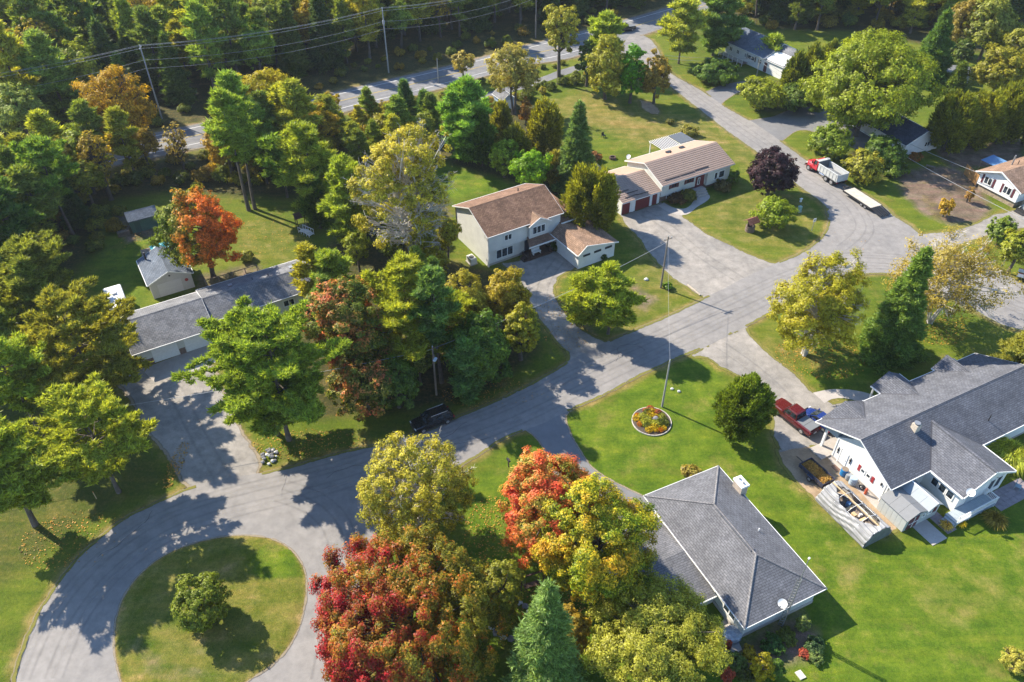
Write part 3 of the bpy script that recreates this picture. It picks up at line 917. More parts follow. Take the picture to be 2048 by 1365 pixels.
def make_pine(name, seed, r, H, clear, blade=.5, tuft=.75, whorl=1.25, density=1.0, mat=None, taper=.25, lean=0.0, multi=1, gap=.24, width=.14):
    """white pine: whorls of rising limbs carrying pads of needles"""
    rng = np.random.default_rng(seed)
    mb = MB(); T = []; TD = []
    for m in range(multi):
        a0 = rng.uniform(0, 6.28)
        bx = math.cos(a0) * (.9 * (multi > 1)) ; by = math.sin(a0) * (.9 * (multi > 1))
        Hm = H * (1 if m == 0 else rng.uniform(.8, .95))
        tip = Vector((bx * 1.8 + lean * H * .3 + rng.normal() * .2, by * 1.8 + rng.normal() * .2, Hm))
        base = Vector((bx, by, -.2))
        tk = .013 * Hm + .06
        axis = lambda t: base.lerp(tip, t) + Vector((math.sin(t * 5 + seed) * .15, math.cos(t * 4 + seed) * .15, 0)) * min(1, t * 3)
        K = 9
        for k in range(K):
            mb.tube(axis(k / K), axis((k + 1) / K), tk * (1 - .92 * k / K) * (1.25 if k == 0 else 1), tk * (1 - .92 * (k + 1) / K), 7, cap=(k == 0))
        z = clear
        ang = rng.uniform(0, 6.28)
        while z < Hm * .985:
            t = z / Hm
            u = (z - clear) / (Hm - clear)
            prof = min(1.0, .45 + 1.5 * u) * (1 - max(0, (u - (1 - taper * 2.4)) / (taper * 2.4)) ** 1.4 * .86)
            nb = int(rng.integers(4, 7))
            for k in range(nb):
                if rng.uniform() < gap: continue
                ang += 6.283 / nb * rng.uniform(.7, 1.35)
                L = r * prof * rng.uniform(.45, 1.2)
                el = math.radians(-6 + 42 * u ** 1.3 + rng.normal() * 7)
                p0 = axis(t)
                d = Vector((math.cos(ang) * math.cos(el), math.sin(ang) * math.cos(el), math.sin(el)))
                p1 = p0 + d * L + Vector((0, 0, .05 * L))
                limb(mb, p0, p1, max(.025, tk * .3 * (1 - u * .7)), .02, rng, -.05, 4, 2)
                side = Vector((-d.y, d.x, 0)).normalized() if abs(d.z) < .99 else Vector((1, 0, 0))
                nt = max(2, int(L / (tuft * .72)))
                for q in range(nt):
                    f = .30 + .70 * (q + .6) / nt
                    sp = .34 * L * (1.1 - f) + .12
                    for sd in ((-1, 0, 1) if f < .9 else (-.4, .4)):
                        if rng.uniform() < .22: continue
                        c = p0 + (p1 - p0) * f + side * (sd * sp * rng.uniform(.7, 1.2)) + Vector((0, 0, rng.normal() * .12))
                        T.append(c); TD.append((d * .7 + side * sd * .5))
            z += whorl * rng.uniform(.6, 1.2) * (1 - .45 * u)
        for _ in range(4):
            T.append(tip + Vector((rng.normal() * .2, rng.normal() * .2, -.3))); TD.append(Vector((0, 0, 1)))
    T = np.array([tuple(t) for t in T]); TD = unit(np.array([tuple(t) for t in TD]))
    per = int(30 * min(density, 1.6))
    ctr = T.mean(0)
    idx = np.repeat(np.arange(len(T)), per)
    n = len(idx)
    d = unit(unit(rng.normal(size=(n, 3))) * np.array([1, 1, .55]) + TD[idx] * .35 + np.array([0, 0, .42]))
    b = T[idx] + unit(rng.normal(size=(n, 3))) * (rng.uniform(size=(n, 1)) ** .6) * tuft * np.array([.62, .62, .26])
    crown = np_mesh(name + '_crown', blades(b, d, blade, width, rng, unit(b - T[idx]) * .6 + unit((b - ctr) * np.array([1, 1, .35])) * .7 + np.array([0, 0, .7])))
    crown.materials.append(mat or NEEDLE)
    trunk = mb.mesh(name + '_trunk', uv=False)
    trunk.materials.append(BARK_PINE)
    return trunk, crown

def make_spruce(name, seed, r, H, clear=.4, blade=.38, step=.42, density=1.0, mat=None, droop=.18, full=1.0, width=.12):
    """spruce or fir: a cone of many short drooping boughs"""
    rng = np.random.default_rng(seed)
    mb = MB()
    tk = .013 * H + .05
    mb.tube((0, 0, -.2), (0, 0, H * .97), tk, .02, 7)
    T, TD = [], []
    z = clear; ang = 0
    while z < H * .97:
        u = (z - clear) / (H - clear)
        L0 = r * (1 - u) ** .82 * full + .10
        nb = max(4, int(5 + 9 * (1 - u)))
        for k in range(nb):
            ang += 2.399 + rng.normal() * .2
            L = L0 * rng.uniform(.6, 1.18) * (1 + .12 * math.sin(ang * 3 + z * 1.7))
            d = np.array([math.cos(ang), math.sin(ang), 0])
            if k % 2 == 0: limb(mb, (0, 0, z), (d[0] * L, d[1] * L, z - droop * L), .03, .012, rng, .05, 3, 2)
            m = max(2, int(L / .32))
            for q in range(m):
                f = .25 + .75 * (q + .5) / m
                zz = z - droop * L * f ** 1.5 + .1 * (1 - f)
                sp = .26 * L * (1.15 - f) + .06
                for sd in (-1, 0, 1):
                    s = np.array([-d[1], d[0], 0]) * sd * sp * rng.uniform(.5, 1.2)
                    T.append(d * L * f + s + np.array([0, 0, zz + rng.normal() * .05])); TD.append(d + np.array([-d[1], d[0], 0]) * sd * .6 + np.array([0, 0, .25]))
        z += step * rng.uniform(.8, 1.2)
    for k in range(6): T.append(np.array([0, 0, H * (.94 + .01 * k)])); TD.append(np.array([0, 0, 1.0]))
    T = np.array(T); TD = unit(np.array(TD))
    per = max(5, int(8.5 * density))
    idx = np.repeat(np.arange(len(T)), per)
    n = len(idx)
    d = unit(TD[idx] * .8 + rng.normal(size=(n, 3)) * .45 + np.array([0, 0, .1]))
    b = T[idx] + rng.normal(size=(n, 3)) * np.array([.14, .14, .07])
    crown = np_mesh(name + '_crown', blades(b, d, blade, width, rng, TD[idx] * .8 + np.array([0, 0, .9])))
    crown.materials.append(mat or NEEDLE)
    trunk = mb.mesh(name + '_trunk', uv=False)
    trunk.materials.append(BARK_PINE)
    return trunk, crown

def make_cedar(name, seed, r, v, clear, leaf=.26, density=1.0, egg=.35, lob=.16, mat=None, stems=1, flame=True):
    """arborvitae / juniper: a dense egg of upright feathery plumes"""
    rng = np.random.default_rng(seed)
    n0 = int(170)
    C, D = crown_shape(rng, n0, lob, -.95)
    C[:, :2] *= (1 - egg * C[:, 2:3]) / (1 + egg * .25)
    zc = clear + v
    cen = C * np.array([r, r, v]) * .93 + np.array([0, 0, zc])
    crad = .15 * (r + v * .4) * rng.uniform(.7, 1.3, len(cen))
    area_leaf = leaf * leaf * .5 * .5
    tot = density * 3.6 * 4 * math.pi * r * (r + v) * .5 / area_leaf
    per = crad ** 2 / (crad ** 2).sum()
    idx = np.repeat(np.arange(len(cen)), np.maximum(8, (tot * per).astype(int)))
    n = len(idx)
    dd = unit(rng.normal(size=(n, 3)))
    P = cen[idx] + dd * (rng.uniform(size=n) ** .45 * crad[idx])[:, None] * np.array([.8, .8, 1.45 if flame else .9])
    P[:, 2] = np.maximum(P[:, 2], .1)
    up = unit(D[idx] * .8 + np.array([0, 0, .9]) + rng.normal(size=(n, 3)) * .35)
    crown = np_mesh(name + '_crown', blades(P, up, leaf * 1.35, leaf * .62, rng, D[idx] * 1.0 + dd * .5 + np.array([0, 0, .3])))
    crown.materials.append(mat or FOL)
    mb = MB()
    for k in range(stems):
        a = 6.283 * k / stems
        mb.tube((math.cos(a) * .3 * (stems > 1), math.sin(a) * .3 * (stems > 1), -.2), (math.cos(a) * r * .3 * (stems > 1), math.sin(a) * r * .3 * (stems > 1), zc + v * .5), .05 + .03 * v, .03, 7)
    for k in range(14):
        c = cen[int(rng.integers(len(cen)))]
        limb(mb, (0, 0, c[2] * .7), c, .05, .02, rng, .02, 4, 2)
    trunk = mb.mesh(name + '_trunk', uv=False)
    trunk.materials.append(BARK)
    return trunk, crown

def plant(kind, meshes, label, cat, loc, rot=0.0, scale=(1, 1, 1), color=(.08, .12, .02), group=None, name=None, crown_name='crown'):
    t = thing(name or kind, label, cat, loc, rot, group)
    t.scale = scale
    if meshes[0] is not None: link('trunk', meshes[0], t)
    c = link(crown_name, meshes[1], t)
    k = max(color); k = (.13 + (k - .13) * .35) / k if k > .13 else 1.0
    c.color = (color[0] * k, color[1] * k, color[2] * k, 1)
    return t

def fit(cx, cy, rx, ry, clear):
    """crown outline in the photo -> base point, half-width, half-height in metres"""
    v = 4.0
    for _ in range(30):
        p = G(cx, cy, clear + v)
        s = pxm(p)
        r = rx / s
        ang = math.atan2(CAM_H - p[2], p[1])
        w = (ry / s) ** 2 - (r * math.sin(ang)) ** 2
        v2 = math.sqrt(w) / math.cos(ang) if w > 0 else .45 * r
        v2 = min(max(v2, .45 * r), 2.4 * r)
        v = .5 * v + .5 * v2
    p = G(cx, cy, clear + v)
    return (p[0], p[1], 0), r, v

# colours (linear, per tree)
GREEN, DEEP, OLIVE, YGREEN, LIME = (.060, .105, .016), (.034, .068, .016), (.090, .100, .018), (.125, .150, .018), (.070, .145, .014)
PALE, GOLD, RUST, BRONZE, GREY = (.19, .185, .040), (.26, .185, .018), (.25, .115, .030), (.135, .095, .028), (.115, .105, .060)
PINE_L, PINE_M, PINE_D, SPR_B, CED, CED_Y = (.085, .125, .030), (.050, .092, .026), (.028, .058, .022), (.050, .095, .060), (.075, .088, .018), (.12, .125, .022)

_seed = [100]
def sd():
    _seed[0] += 1
    return _seed[0]

def hero(kind, cx, cy, rx, ry, clear, label, color=GREEN, cat='tree', name=None, leafpx=2.7, **kw):
    """a tree modelled for itself after its outline in the photograph"""
    loc, r, v = fit(cx, cy, rx, ry, clear)
    lf = leafpx * 1.85 / pxm((loc[0], loc[1], clear + v))
    if kind == 'cedar': ms = make_cedar(name or 'cedar', sd(), r, v, clear, leaf=lf * .95, **kw)
    else: ms = make_decid(name or 'tree', sd(), r, v, clear, leaf=lf, **kw)
    return plant(kind, ms, label, cat, loc, 0, (1, 1, 1), color, name=name or ('cedar_tree' if kind == 'cedar' else 'broadleaf_tree'))

def conifer(kind, top, base, hw, label, color=PINE_M, clear=.5, name=None, **kw):
    """a conifer from its tip and foot in the photograph"""
    b = G(*base)
    H = height_at(base, top[1])
    s = pxm((b[0], b[1], H * .4))
    r = hw / s
    if kind == 'pine': H = max(H - .55 * r, .6 * H)   # the outline's top is the far shoulder of the crown
    if kind == 'pine': ms = make_pine(name or 'pine', sd(), r, H, clear, blade=10 / s, tuft=max(.62, 10 / s), width=3.6 / s, **kw)
    else: ms = make_spruce(name or 'spruce', sd(), r, H, clear, blade=max(.34, 7.5 / s), width=max(.09, 3.0 / s), **kw)
    return plant(kind, ms, label, 'tree', (b[0], b[1], 0), 0, (1, 1, 1), color, name=name or (kind + '_tree'))
# ------------------------------------------------------------------ the single trees of the gardens
hero('d', 805, 1238, 202, 188, 1.2, 'large spreading maple in crimson, orange and gold beside the turning circle', mat=FOL_RED, nclump=1000, clump=.058, lob=.26, limbs=90, upright=1.0, density=.95, fine=False, leafpx=2.35, name='red_maple')
hero('d', 828, 978, 116, 122, 1.6, 'feathery yellow-green birch at the roadside, left of the orange maple', mat=FOL_GOLD, nclump=240, clump=.13, lob=.26, limbs=110, density=.62, leafpx=2.1, bark=BARK_BIRCH, twigs=True, multi=4, sparse=.12, name='birch_tree', twig_r=.03)
hero('d', 1100, 1014, 112, 126, 1.0, 'coral-orange sugar maple at the end of the asphalt drive', mat=FOL_ORANGE, nclump=200, clump=.16, lob=.30, limbs=40, leafpx=2.2, name='orange_maple')
hero('d', 1192, 1086, 124, 132, 2.6, 'yellow and green maple against the dark hip roof', mat=FOL_YELLOW, nclump=210, clump=.16, lob=.34, limbs=40, leafpx=2.25, name='yellow_maple')
hero('d', 1312, 1270, 142, 122, 3.6, 'pale yellow-green tree in front of the hip-roofed house', (.165, .185, .050), nclump=260, clump=.13, lob=.32, limbs=50, upright=.25, leafpx=2.15, name='honey_locust_tree')
conifer('spruce', (1055, 1165), (1085, 1392), 88, 'blue-green spruce between the red maple and the pale tree', (.060, .105, .062), density=1.6, name='blue_spruce')
hero('d', 1000, 1195, 52, 78, .8, 'dull olive small tree between the red maple and the blue spruce', OLIVE, nclump=90, limbs=20, leafpx=2.4)
hero('d', 1140, 1270, 45, 60, .4, 'low rusty shrub right of the blue spruce', (.13, .10, .022), 'shrub', 'rusty_shrub', nclump=60, limbs=12)
hero('d', 402, 1206, 58, 60, .05, 'round dark green bush-like tree alone on the grass island', (.078, .105, .022), nclump=130, clump=.18, lob=.28, limbs=24, leafpx=2.3, density=1.2, name='round_tree')
hero('cedar', 1489, 814, 57, 68, .15, 'dense dark evergreen bush beside the red pickup', (.055, .085, .020), 'tree', 'evergreen_bush', density=1.15, egg=.22, lob=.26, flame=False)
hero('d', 1642, 606, 98, 104, 1.8, 'yellow-green birch on the lawn by the white house drive', (.150, .155, .022), nclump=200, clump=.16, lob=.46, limbs=70, twigs=True, density=.85, leafpx=2.2, bark=BARK_BIRCH, multi=3, name='birch_tree', sparse=.08)
conifer('spruce', (1826, 494), (1772, 706), 60, 'tall dark spruce between the two birches', (.052, .092, .036), density=1.5)
hero('d', 1902, 548, 112, 98, 2.2, 'half-bare birch with pale limbs at the street corner', (.150, .130, .050), nclump=190, clump=.17, lob=.40, limbs=90, twigs=True, density=.30, leafpx=2.2, bark=BARK_BIRCH, multi=4, name='half_bare_birch', sparse=.25, twig_r=.05)
conifer('spruce', (2030, 622), (2030, 770), 72, 'olive evergreen behind the white house at the right edge', (.078, .094, .034), density=1.3)
hero('d', 1547, 341, 53, 50, .5, 'round purple-leaved maple at the side road', mat=FOL_PURPLE, nclump=110, clump=.2, lob=.22, limbs=20, leafpx=2.3, density=1.2, name='purple_maple')
hero('d', 1550, 424, 42, 36, .1, 'bright green shrub beside the wishing well', (.095, .135, .022), 'shrub', 'lilac_shrub', nclump=70, clump=.24, limbs=14, leafpx=2.2)
conifer('pine', (530, 556), (570, 872), 138, 'large bushy twin-stemmed pine by the gravel drive', (.072, .112, .026), clear=4.8, multi=2, density=1.6, taper=.22, gap=.2, whorl=1.3)
conifer('pine', (112, 742), (238, 985), 138, 'tall light pine left of the gravel drive', (.098, .128, .030), clear=4.5, density=1.7)
conifer('pine', (-60, 800), (55, 1048), 125, 'pine at the left edge above the street bend', (.085, .120, .028), clear=5, density=1.3, multi=2)
conifer('pine', (60, 530), (205, 800), 135, 'broad dark pine left of the long grey house', (.080, .092, .026), clear=2.5, density=1.8)
conifer('pine', (10, 440), (125, 655), 108, 'dark pine at the left edge behind the broad pine', (.062, .082, .028), clear=3, density=1.5)
conifer('pine', (35, 250), (150, 478), 72, 'tall pine with bare lower trunk left of the green shed', PINE_M, clear=8, density=1.3)
conifer('pine', (-60, 330), (60, 560), 80, 'dark pine at the left edge level with the green shed', PINE_D, clear=5, density=1.3)
conifer('pine', (-20, 640), (90, 880), 78, 'thin pine at the left edge beside the lawn', PINE_L, clear=6, density=1.2)
hero('d', 398, 458, 82, 90, 1.6, 'half green, half flame-orange maple behind the long house', mat=FOL_SPLIT, nclump=170, clump=.17, lob=.36, limbs=30, leafpx=2.4, name='turning_maple')
hero('d', 690, 652, 92, 105, 1.8, 'green maple with red-flushed top at the end of the long house', mat=FOL_TIPS, nclump=170, clump=.17, lob=.36, limbs=30, leafpx=2.4, name='red_tipped_maple')
hero('d', 728, 765, 72, 66, .8, 'dark maple with dusky red tips above the black car', mat=FOL_TIPS, nclump=110, clump=.2, limbs=24, name='dusky_maple')
conifer('pine', (752, 470), (830, 735), 118, 'broad yellow-green pine in the middle of the grove', (.098, .125, .024), clear=2.0, density=1.6)
conifer('pine', (850, 512), (884, 765), 52, 'slim dark pine rising from the grove', (.040, .078, .036), clear=7, density=1.5)
hero('d', 926, 606, 58, 70, 1.0, 'bronze-green tree beside the corner of the two-storey house', (.130, .125, .022), nclump=100, limbs=20, leafpx=2.3)
hero('d', 1012, 592, 46, 70, .8, 'golden-green narrow tree beside the curved drive', (.155, .140, .022), nclump=100, limbs=20, leafpx=2.3)
hero('d', 1042, 662, 40, 58, .6, 'yellow-edged tree leaning over the curved drive', (.125, .135, .020), nclump=90, limbs=18, leafpx=2.3)
hero('d', 955, 690, 72, 74, 1.0, 'deep green leafy tree in front of the grove', (.046, .085, .018), nclump=110, limbs=24)
hero('d', 985, 735, 40, 34, .4, 'low dark bush at the roadside edge of the grove', DEEP, 'shrub', 'dark_bush', nclump=50, limbs=10)
hero('d', 792, 764, 52, 55, .8, 'dark leafy tree behind the black car', (.040, .075, .018), nclump=80, limbs=20)
conifer('pine', (930, 668), (938, 802), 44, 'low blue-green pine beside the lamp pole', (.040, .085, .045), clear=.6, density=1.4)
conifer('pine', (640, 470), (680, 640), 66, 'light pine behind the long house ridge', PINE_L, clear=1.5, density=1.3)
conifer('pine', (1180, 528), (1166, 652), 50, 'left of two ragged cedars in front of the double garage', (.105, .140, .028), density=1.3, clear=1.5, gap=.3, whorl=.8)
conifer('pine', (1236, 505), (1216, 668), 60, 'right of two ragged cedars in front of the double garage', (.098, .135, .028), density=1.3, clear=1.8, gap=.3, whorl=.8)
hero('cedar', 1183, 398, 60, 70, .2, 'dense cedar between the two-storey and the split-level house', (.088, .100, .018), density=1.1, egg=.25)
hero('d', 815, 385, 112, 145, 2.5, 'tall half-bare poplar with golden top and white limbs', mat=FOL_GOLD, nclump=420, clump=.10, lob=.34, limbs=230, twigs=True, density=.9, leafpx=2.3, bark=BARK_BIRCH, multi=4, name='half_bare_poplar', sparse=.15, twig_r=.045, bare_low=.75, fine=False)
conifer('pine', (690, 288), (712, 492), 62, 'light pine left of the half-bare poplar', PINE_L, clear=1.5, density=1.5)
conifer('pine', (438, 162), (506, 424), 46, 'tall tufted pine with clear stems behind the orange maple', (.075, .118, .032), clear=9.5, density=1.3, multi=2, gap=.3)
conifer('pine', (590, 212), (640, 440), 74, 'broad soft pine right of the tufted pine', (.080, .112, .026), clear=3, density=1.5)
conifer('pine', (540, 250), (575, 395), 46, 'thin pine between the tufted and the broad pine', PINE_M, clear=4, density=1.2)
hero('cedar', 632, 402, 28, 54, .3, 'narrow dark cedar beside the lattice arbour', DEEP, density=1.0, egg=.3)
hero('d', 232, 205, 74, 72, 3.0, 'amber tree standing at the near side of the highway', (.225, .160, .020), nclump=140, clump=.18, lob=.42, limbs=50, twigs=True, density=.6, leafpx=2.3, sparse=.2)
hero('d', 528, 188, 68, 58, 3.0, 'lemon-yellow round tree at the near side of the highway', (.185, .175, .018), nclump=120, clump=.19, lob=.34, limbs=30, leafpx=2.3, density=.9)
hero('d', 42, 225, 52, 58, 3.0, 'pale silvery green tree at the upper left edge', (.125, .165, .075), nclump=100, limbs=20, leafpx=2.3)
hero('d', 660, 205, 22, 26, 2.0, 'thin yellow sapling beside the highway', (.20, .17, .022), nclump=30, limbs=12, sparse=.3)
hero('d', 352, 285, 26, 42, 2.0, 'bare grey sapling in front of the gravel shoulder', (.13, .11, .06), nclump=60, limbs=40, twigs=True, density=.10, bark=BARK, name='bare_sapling')
conifer('pine', (925, 128), (938, 322), 58, 'big rounded white pine in the middle row', (.058, .118, .036), clear=1.2, density=2.0, taper=.2, gap=.05)
conifer('spruce', (805, 162), (816, 266), 30, 'left of two pointed dark spruces by the highway', (.034, .070, .036), density=1.0)
conifer('spruce', (841, 182), (853, 278), 30, 'right of two pointed dark spruces by the highway', (.034, .070, .036), density=1.0)
conifer('spruce', (738, 192), (748, 270), 18, 'small brownish spruce by the highway', (.085, .085, .035), density=.9)
hero('d', 770, 248, 58, 34, 1.0, 'olive thicket tree below the pointed spruces', (.115, .120, .024), nclump=80, limbs=16)
hero('cedar', 962, 275, 26, 55, .3, 'dark cedar touching the big white pine', DEEP, egg=.3)
hero('cedar', 1003, 248, 24, 42, .3, 'olive cedar left of the little blue shed', (.080, .088, .022), egg=.3)
hero('d', 1052, 224, 16, 24, .3, 'rust-brown shrub right of the little blue shed', (.215, .125, .045), 'shrub', 'rust_shrub', nclump=40, limbs=10)
hero('cedar', 1030, 292, 30, 40, .3, 'rounded cedar in the middle row', (.082, .092, .020), egg=.25)
hero('cedar', 1090, 256, 36, 52, .3, 'tall olive cedar in the middle row', (.086, .094, .018), egg=.3)
hero('d', 1008, 312, 32, 40, .5, 'fresh green maple left of the bright green one', (.085, .130, .018), nclump=80, limbs=16)
hero('d', 1062, 338, 44, 42, .4, 'bright green leafy tree in front of the cedars', (.082, .160, .012), nclump=90, limbs=16, name='bright_tree')
conifer('spruce', (1132, 203), (1150, 378), 42, 'tall pointed blue spruce at the lawn of the split-level house', (.050, .088, .050), density=1.4)
hero('cedar', 1112, 338, 22, 34, .2, 'greyish cedar at the foot of the pointed blue spruce', (.105, .105, .045), egg=.2)
hero('d', 1028, 138, 58, 54, 4.0, 'grey-green willow beside the paved trail', (.150, .145, .062), nclump=150, clump=.18, lob=.4, limbs=40, density=.7, leafpx=2.2, name='willow_tree', multi=2)
hero('d', 926, 124, 26, 24, 2.0, 'small pale willow at the highway edge', (.150, .140, .070), nclump=50, limbs=14, density=.8)
hero('d', 1122, 58, 36, 62, 5.0, 'tall thin aspen leaning at the trail', (.150, .160, .045), nclump=110, clump=.2, lob=.5, limbs=30, leafpx=2.2, density=.8)
conifer('pine', (1196, 12), (1205, 150), 38, 'open pine beside the junction with the highway', PINE_L, clear=5, density=1.2)
hero('d', 1215, 128, 46, 62, 1.0, 'olive poplar clump at the corner lawn', (.130, .142, .030), nclump=110, limbs=20, leafpx=2.3)
hero('d', 1176, 118, 22, 45, 1.0, 'dark slim tree behind the olive poplar clump', (.050, .080, .022), nclump=50, limbs=12)
hero('d', 1266, 142, 30, 56, .8, 'vivid green maple at the corner of the side road', (.048, .125, .012), nclump=90, limbs=18, leafpx=2.3)
hero('d', 1314, 150, 34, 46, 1.2, 'bronze-tinted maple overhanging the side road', (.120, .098, .030), nclump=80, limbs=18, leafpx=2.3)
conifer('pine', (1340, -25), (1357, 128), 54, 'tufted pine on the lawn of the grey bungalow', (.105, .135, .038), clear=4, density=1.6)
conifer('pine', (1405, -40), (1425, 112), 58, 'dark pine left of the grey bungalow', (.045, .082, .034), clear=3, density=1.4)
hero('d', 1432, 142, 46, 24, .1, 'spreading dark bush below the grey bungalow', (.045, .082, .025), 'shrub', 'dark_bush', nclump=60, limbs=10)
hero('d', 1524, 186, 50, 36, .4, 'leafy yellow-green tree on the verge between two driveways', (.105, .130, .022), nclump=90, limbs=16)
hero('d', 1600, 195, 50, 28, .3, 'dark green mass of bush behind the verge tree', (.045, .075, .020), 'shrub', 'dark_bush', nclump=70, limbs=12)
hero('cedar', 1590, 150, 24, 42, .4, 'left cedar of the hedge beside the grey bungalow', (.060, .078, .020), egg=.3)
hero('cedar', 1622, 140, 26, 45, .4, 'middle cedar of the hedge beside the grey bungalow', (.066, .082, .020), egg=.3)
hero('cedar', 1655, 130, 26, 42, .4, 'right cedar of the hedge beside the grey bungalow', (.060, .078, .020), egg=.3)
conifer('pine', (1548, 62), (1538, 132), 26, 'small layered pine in front of the grey bungalow', PINE_L, clear=1.5, density=1.1)
hero('d', 1745, 160, 122, 100, 2.2, 'huge spreading oak over the asphalt driveway', (.098, .128, .020), nclump=260, clump=.15, lob=.32, limbs=50, leafpx=2.5, density=1.05, name='oak_tree')
conifer('spruce', (1862, 20), (1848, 165), 40, 'dark spruce right of the huge oak', (.038, .075, .030), density=1.1)
conifer('spruce', (1903, 126), (1906, 186), 20, 'little spruce in front of the white garden shed', (.050, .080, .030), density=.9)
hero('cedar', 1908, 245, 46, 56, .6, 'left clump of the big cedar hedge', (.075, .090, .016), density=1.0, egg=.2, stems=3)
hero('cedar', 1962, 238, 44, 54, .6, 'second clump of the big cedar hedge', (.080, .092, .016), density=1.0, egg=.2, stems=3)
hero('cedar', 2018, 226, 44, 54, .6, 'third clump of the big cedar hedge', (.072, .086, .016), density=1.0, egg=.2, stems=3)
hero('cedar', 2072, 232, 44, 54, .6, 'clump of the big cedar hedge cut by the right edge', (.072, .086, .016), density=1.0, egg=.2, stems=3)
hero('d', 1985, 50, 58, 56, 2.0, 'loose green tree at the top right corner', (.092, .110, .035), nclump=110, limbs=24, lob=.42)
hero('d', 2005, 138, 56, 50, 1.0, 'olive tree above the big cedar hedge', (.108, .112, .024), nclump=100, limbs=20)
hero('d', 2062, 100, 50, 55, 1.5, 'olive tree cut by the upper right edge', (.100, .110, .028), nclump=90, limbs=20)
hero('d', 1925, 108, 24, 34, .5, 'dark shrub with a small red flag in front', (.042, .066, .022), 'shrub', 'dark_bush', nclump=50, limbs=10)
hero('d', 1925, 45, 36, 50, 1.5, 'brownish half-turned tree right of the dark spruce', (.105, .092, .035), nclump=80, limbs=20, density=.7)
hero('d', 1662, 284, 46, 36, .3, 'green shrub on the verge behind the dump truck', (.082, .118, .024), 'shrub', 'verge_shrub', nclump=80, limbs=12)
hero('d', 1728, 332, 40, 34, .2, 'yellow and rust shrub beside the dump truck box', mat=FOL_GOLD, cat='shrub', name='golden_shrub', nclump=70, limbs=12)
hero('d', 1768, 300, 42, 34, .3, 'dark green shrub between oak and white gable', (.045, .080, .022), 'shrub', 'dark_bush', nclump=70, limbs=12)
hero('d', 1790, 335, 30, 18, .1, 'low leafy shrub under the overhead wires', (.060, .095, .022), 'shrub', 'low_shrub', nclump=40, limbs=8)
hero('d', 1720, 222, 60, 30, 1.2, 'shaded lower growth under the oak', (.055, .090, .018), 'shrub', 'dark_bush', nclump=70, limbs=10)
hero('d', 1832, 314, 14, 9, .05, 'reddish low shrub at the foot of the white gable', (.12, .060, .025), 'shrub', 'red_shrub', nclump=24, limbs=6)
hero('d', 1893, 414, 15, 20, .1, 'small golden shrub on the bare ground', (.27, .205, .045), 'shrub', 'golden_shrub', nclump=30, limbs=10)
hero('d', 1940, 388, 9, 16, .1, 'withered small shrub beside the stone foundation', (.19, .13, .075), 'shrub', 'withered_shrub', nclump=24, limbs=10, density=.6)
hero('d', 2005, 462, 30, 30, .3, 'green shrub at the drive of the right house', (.070, .105, .030), 'shrub', 'verge_shrub', nclump=60, limbs=10)
hero('d', 2038, 500, 34, 46, .5, 'yellow-green tree cut by the right edge', (.110, .130, .024), nclump=70, limbs=14)
hero('d', 1465, 352, 17, 14, .05, 'green foundation bush right of the bay window', (.050, .085, .025), 'shrub', 'foundation_bush', nclump=30, limbs=6)
hero('d', 1445, 372, 20, 11, .05, 'dusky foundation bush below the bay window', (.060, .055, .035), 'shrub', 'foundation_bush', nclump=30, limbs=6)
hero('d', 1352, 398, 20, 12, .05, 'dark reddish bush below the front windows of the split-level', (.060, .038, .028), 'shrub', 'foundation_bush', nclump=30, limbs=6)
hero('d', 1378, 390, 18, 13, .05, 'green bush left of the front steps of the split-level', (.085, .090, .028), 'shrub', 'foundation_bush', nclump=30, limbs=6)
hero('d', 1378, 262, 20, 12, .05, 'grey-green shrub behind the pergola', (.120, .120, .050), 'shrub', 'low_shrub', nclump=30, limbs=6)
hero('d', 1340, 243, 8, 6, .05, 'tiny dark shrub on the lawn above the pergola', (.070, .075, .025), 'shrub', 'low_shrub', nclump=14, limbs=4)
hero('d', 1172, 290, 12, 12, .05, 'spiky green plant beside the pointed blue spruce', (.060, .105, .030), 'plant', 'garden_plant', nclump=20, limbs=4)
hero('d', 1190, 312, 14, 10, .05, 'reddish garden plant at the asphalt garden path', (.16, .085, .060), 'plant', 'garden_plant', nclump=24, limbs=4)
hero('d', 1208, 514, 8, 7, .05, 'small clipped bush at the garage end wall', (.030, .055, .022), 'shrub', 'foundation_bush', nclump=14, limbs=4)
hero('d', 1108, 492, 8, 10, .05, 'dark potted conifer beside the front porch', (.030, .055, .022), 'plant', 'potted_conifer', nclump=16, limbs=4)
hero('d', 1336, 572, 11, 8, .05, 'spiky plant at the foot of the pole by the gravel drive', (.060, .115, .025), 'plant', 'garden_plant', nclump=18, limbs=4)
hero('d', 492, 512, 16, 12, .05, 'small pale shrub on the back lawn of the long house', (.12, .13, .045), 'shrub', 'low_shrub', nclump=26, limbs=6)
hero('d', 1385, 945, 24, 14, .02, 'small brownish shrub at the corner of the hip roof', (.14, .125, .050), 'shrub', 'low_shrub', nclump=30, limbs=6)
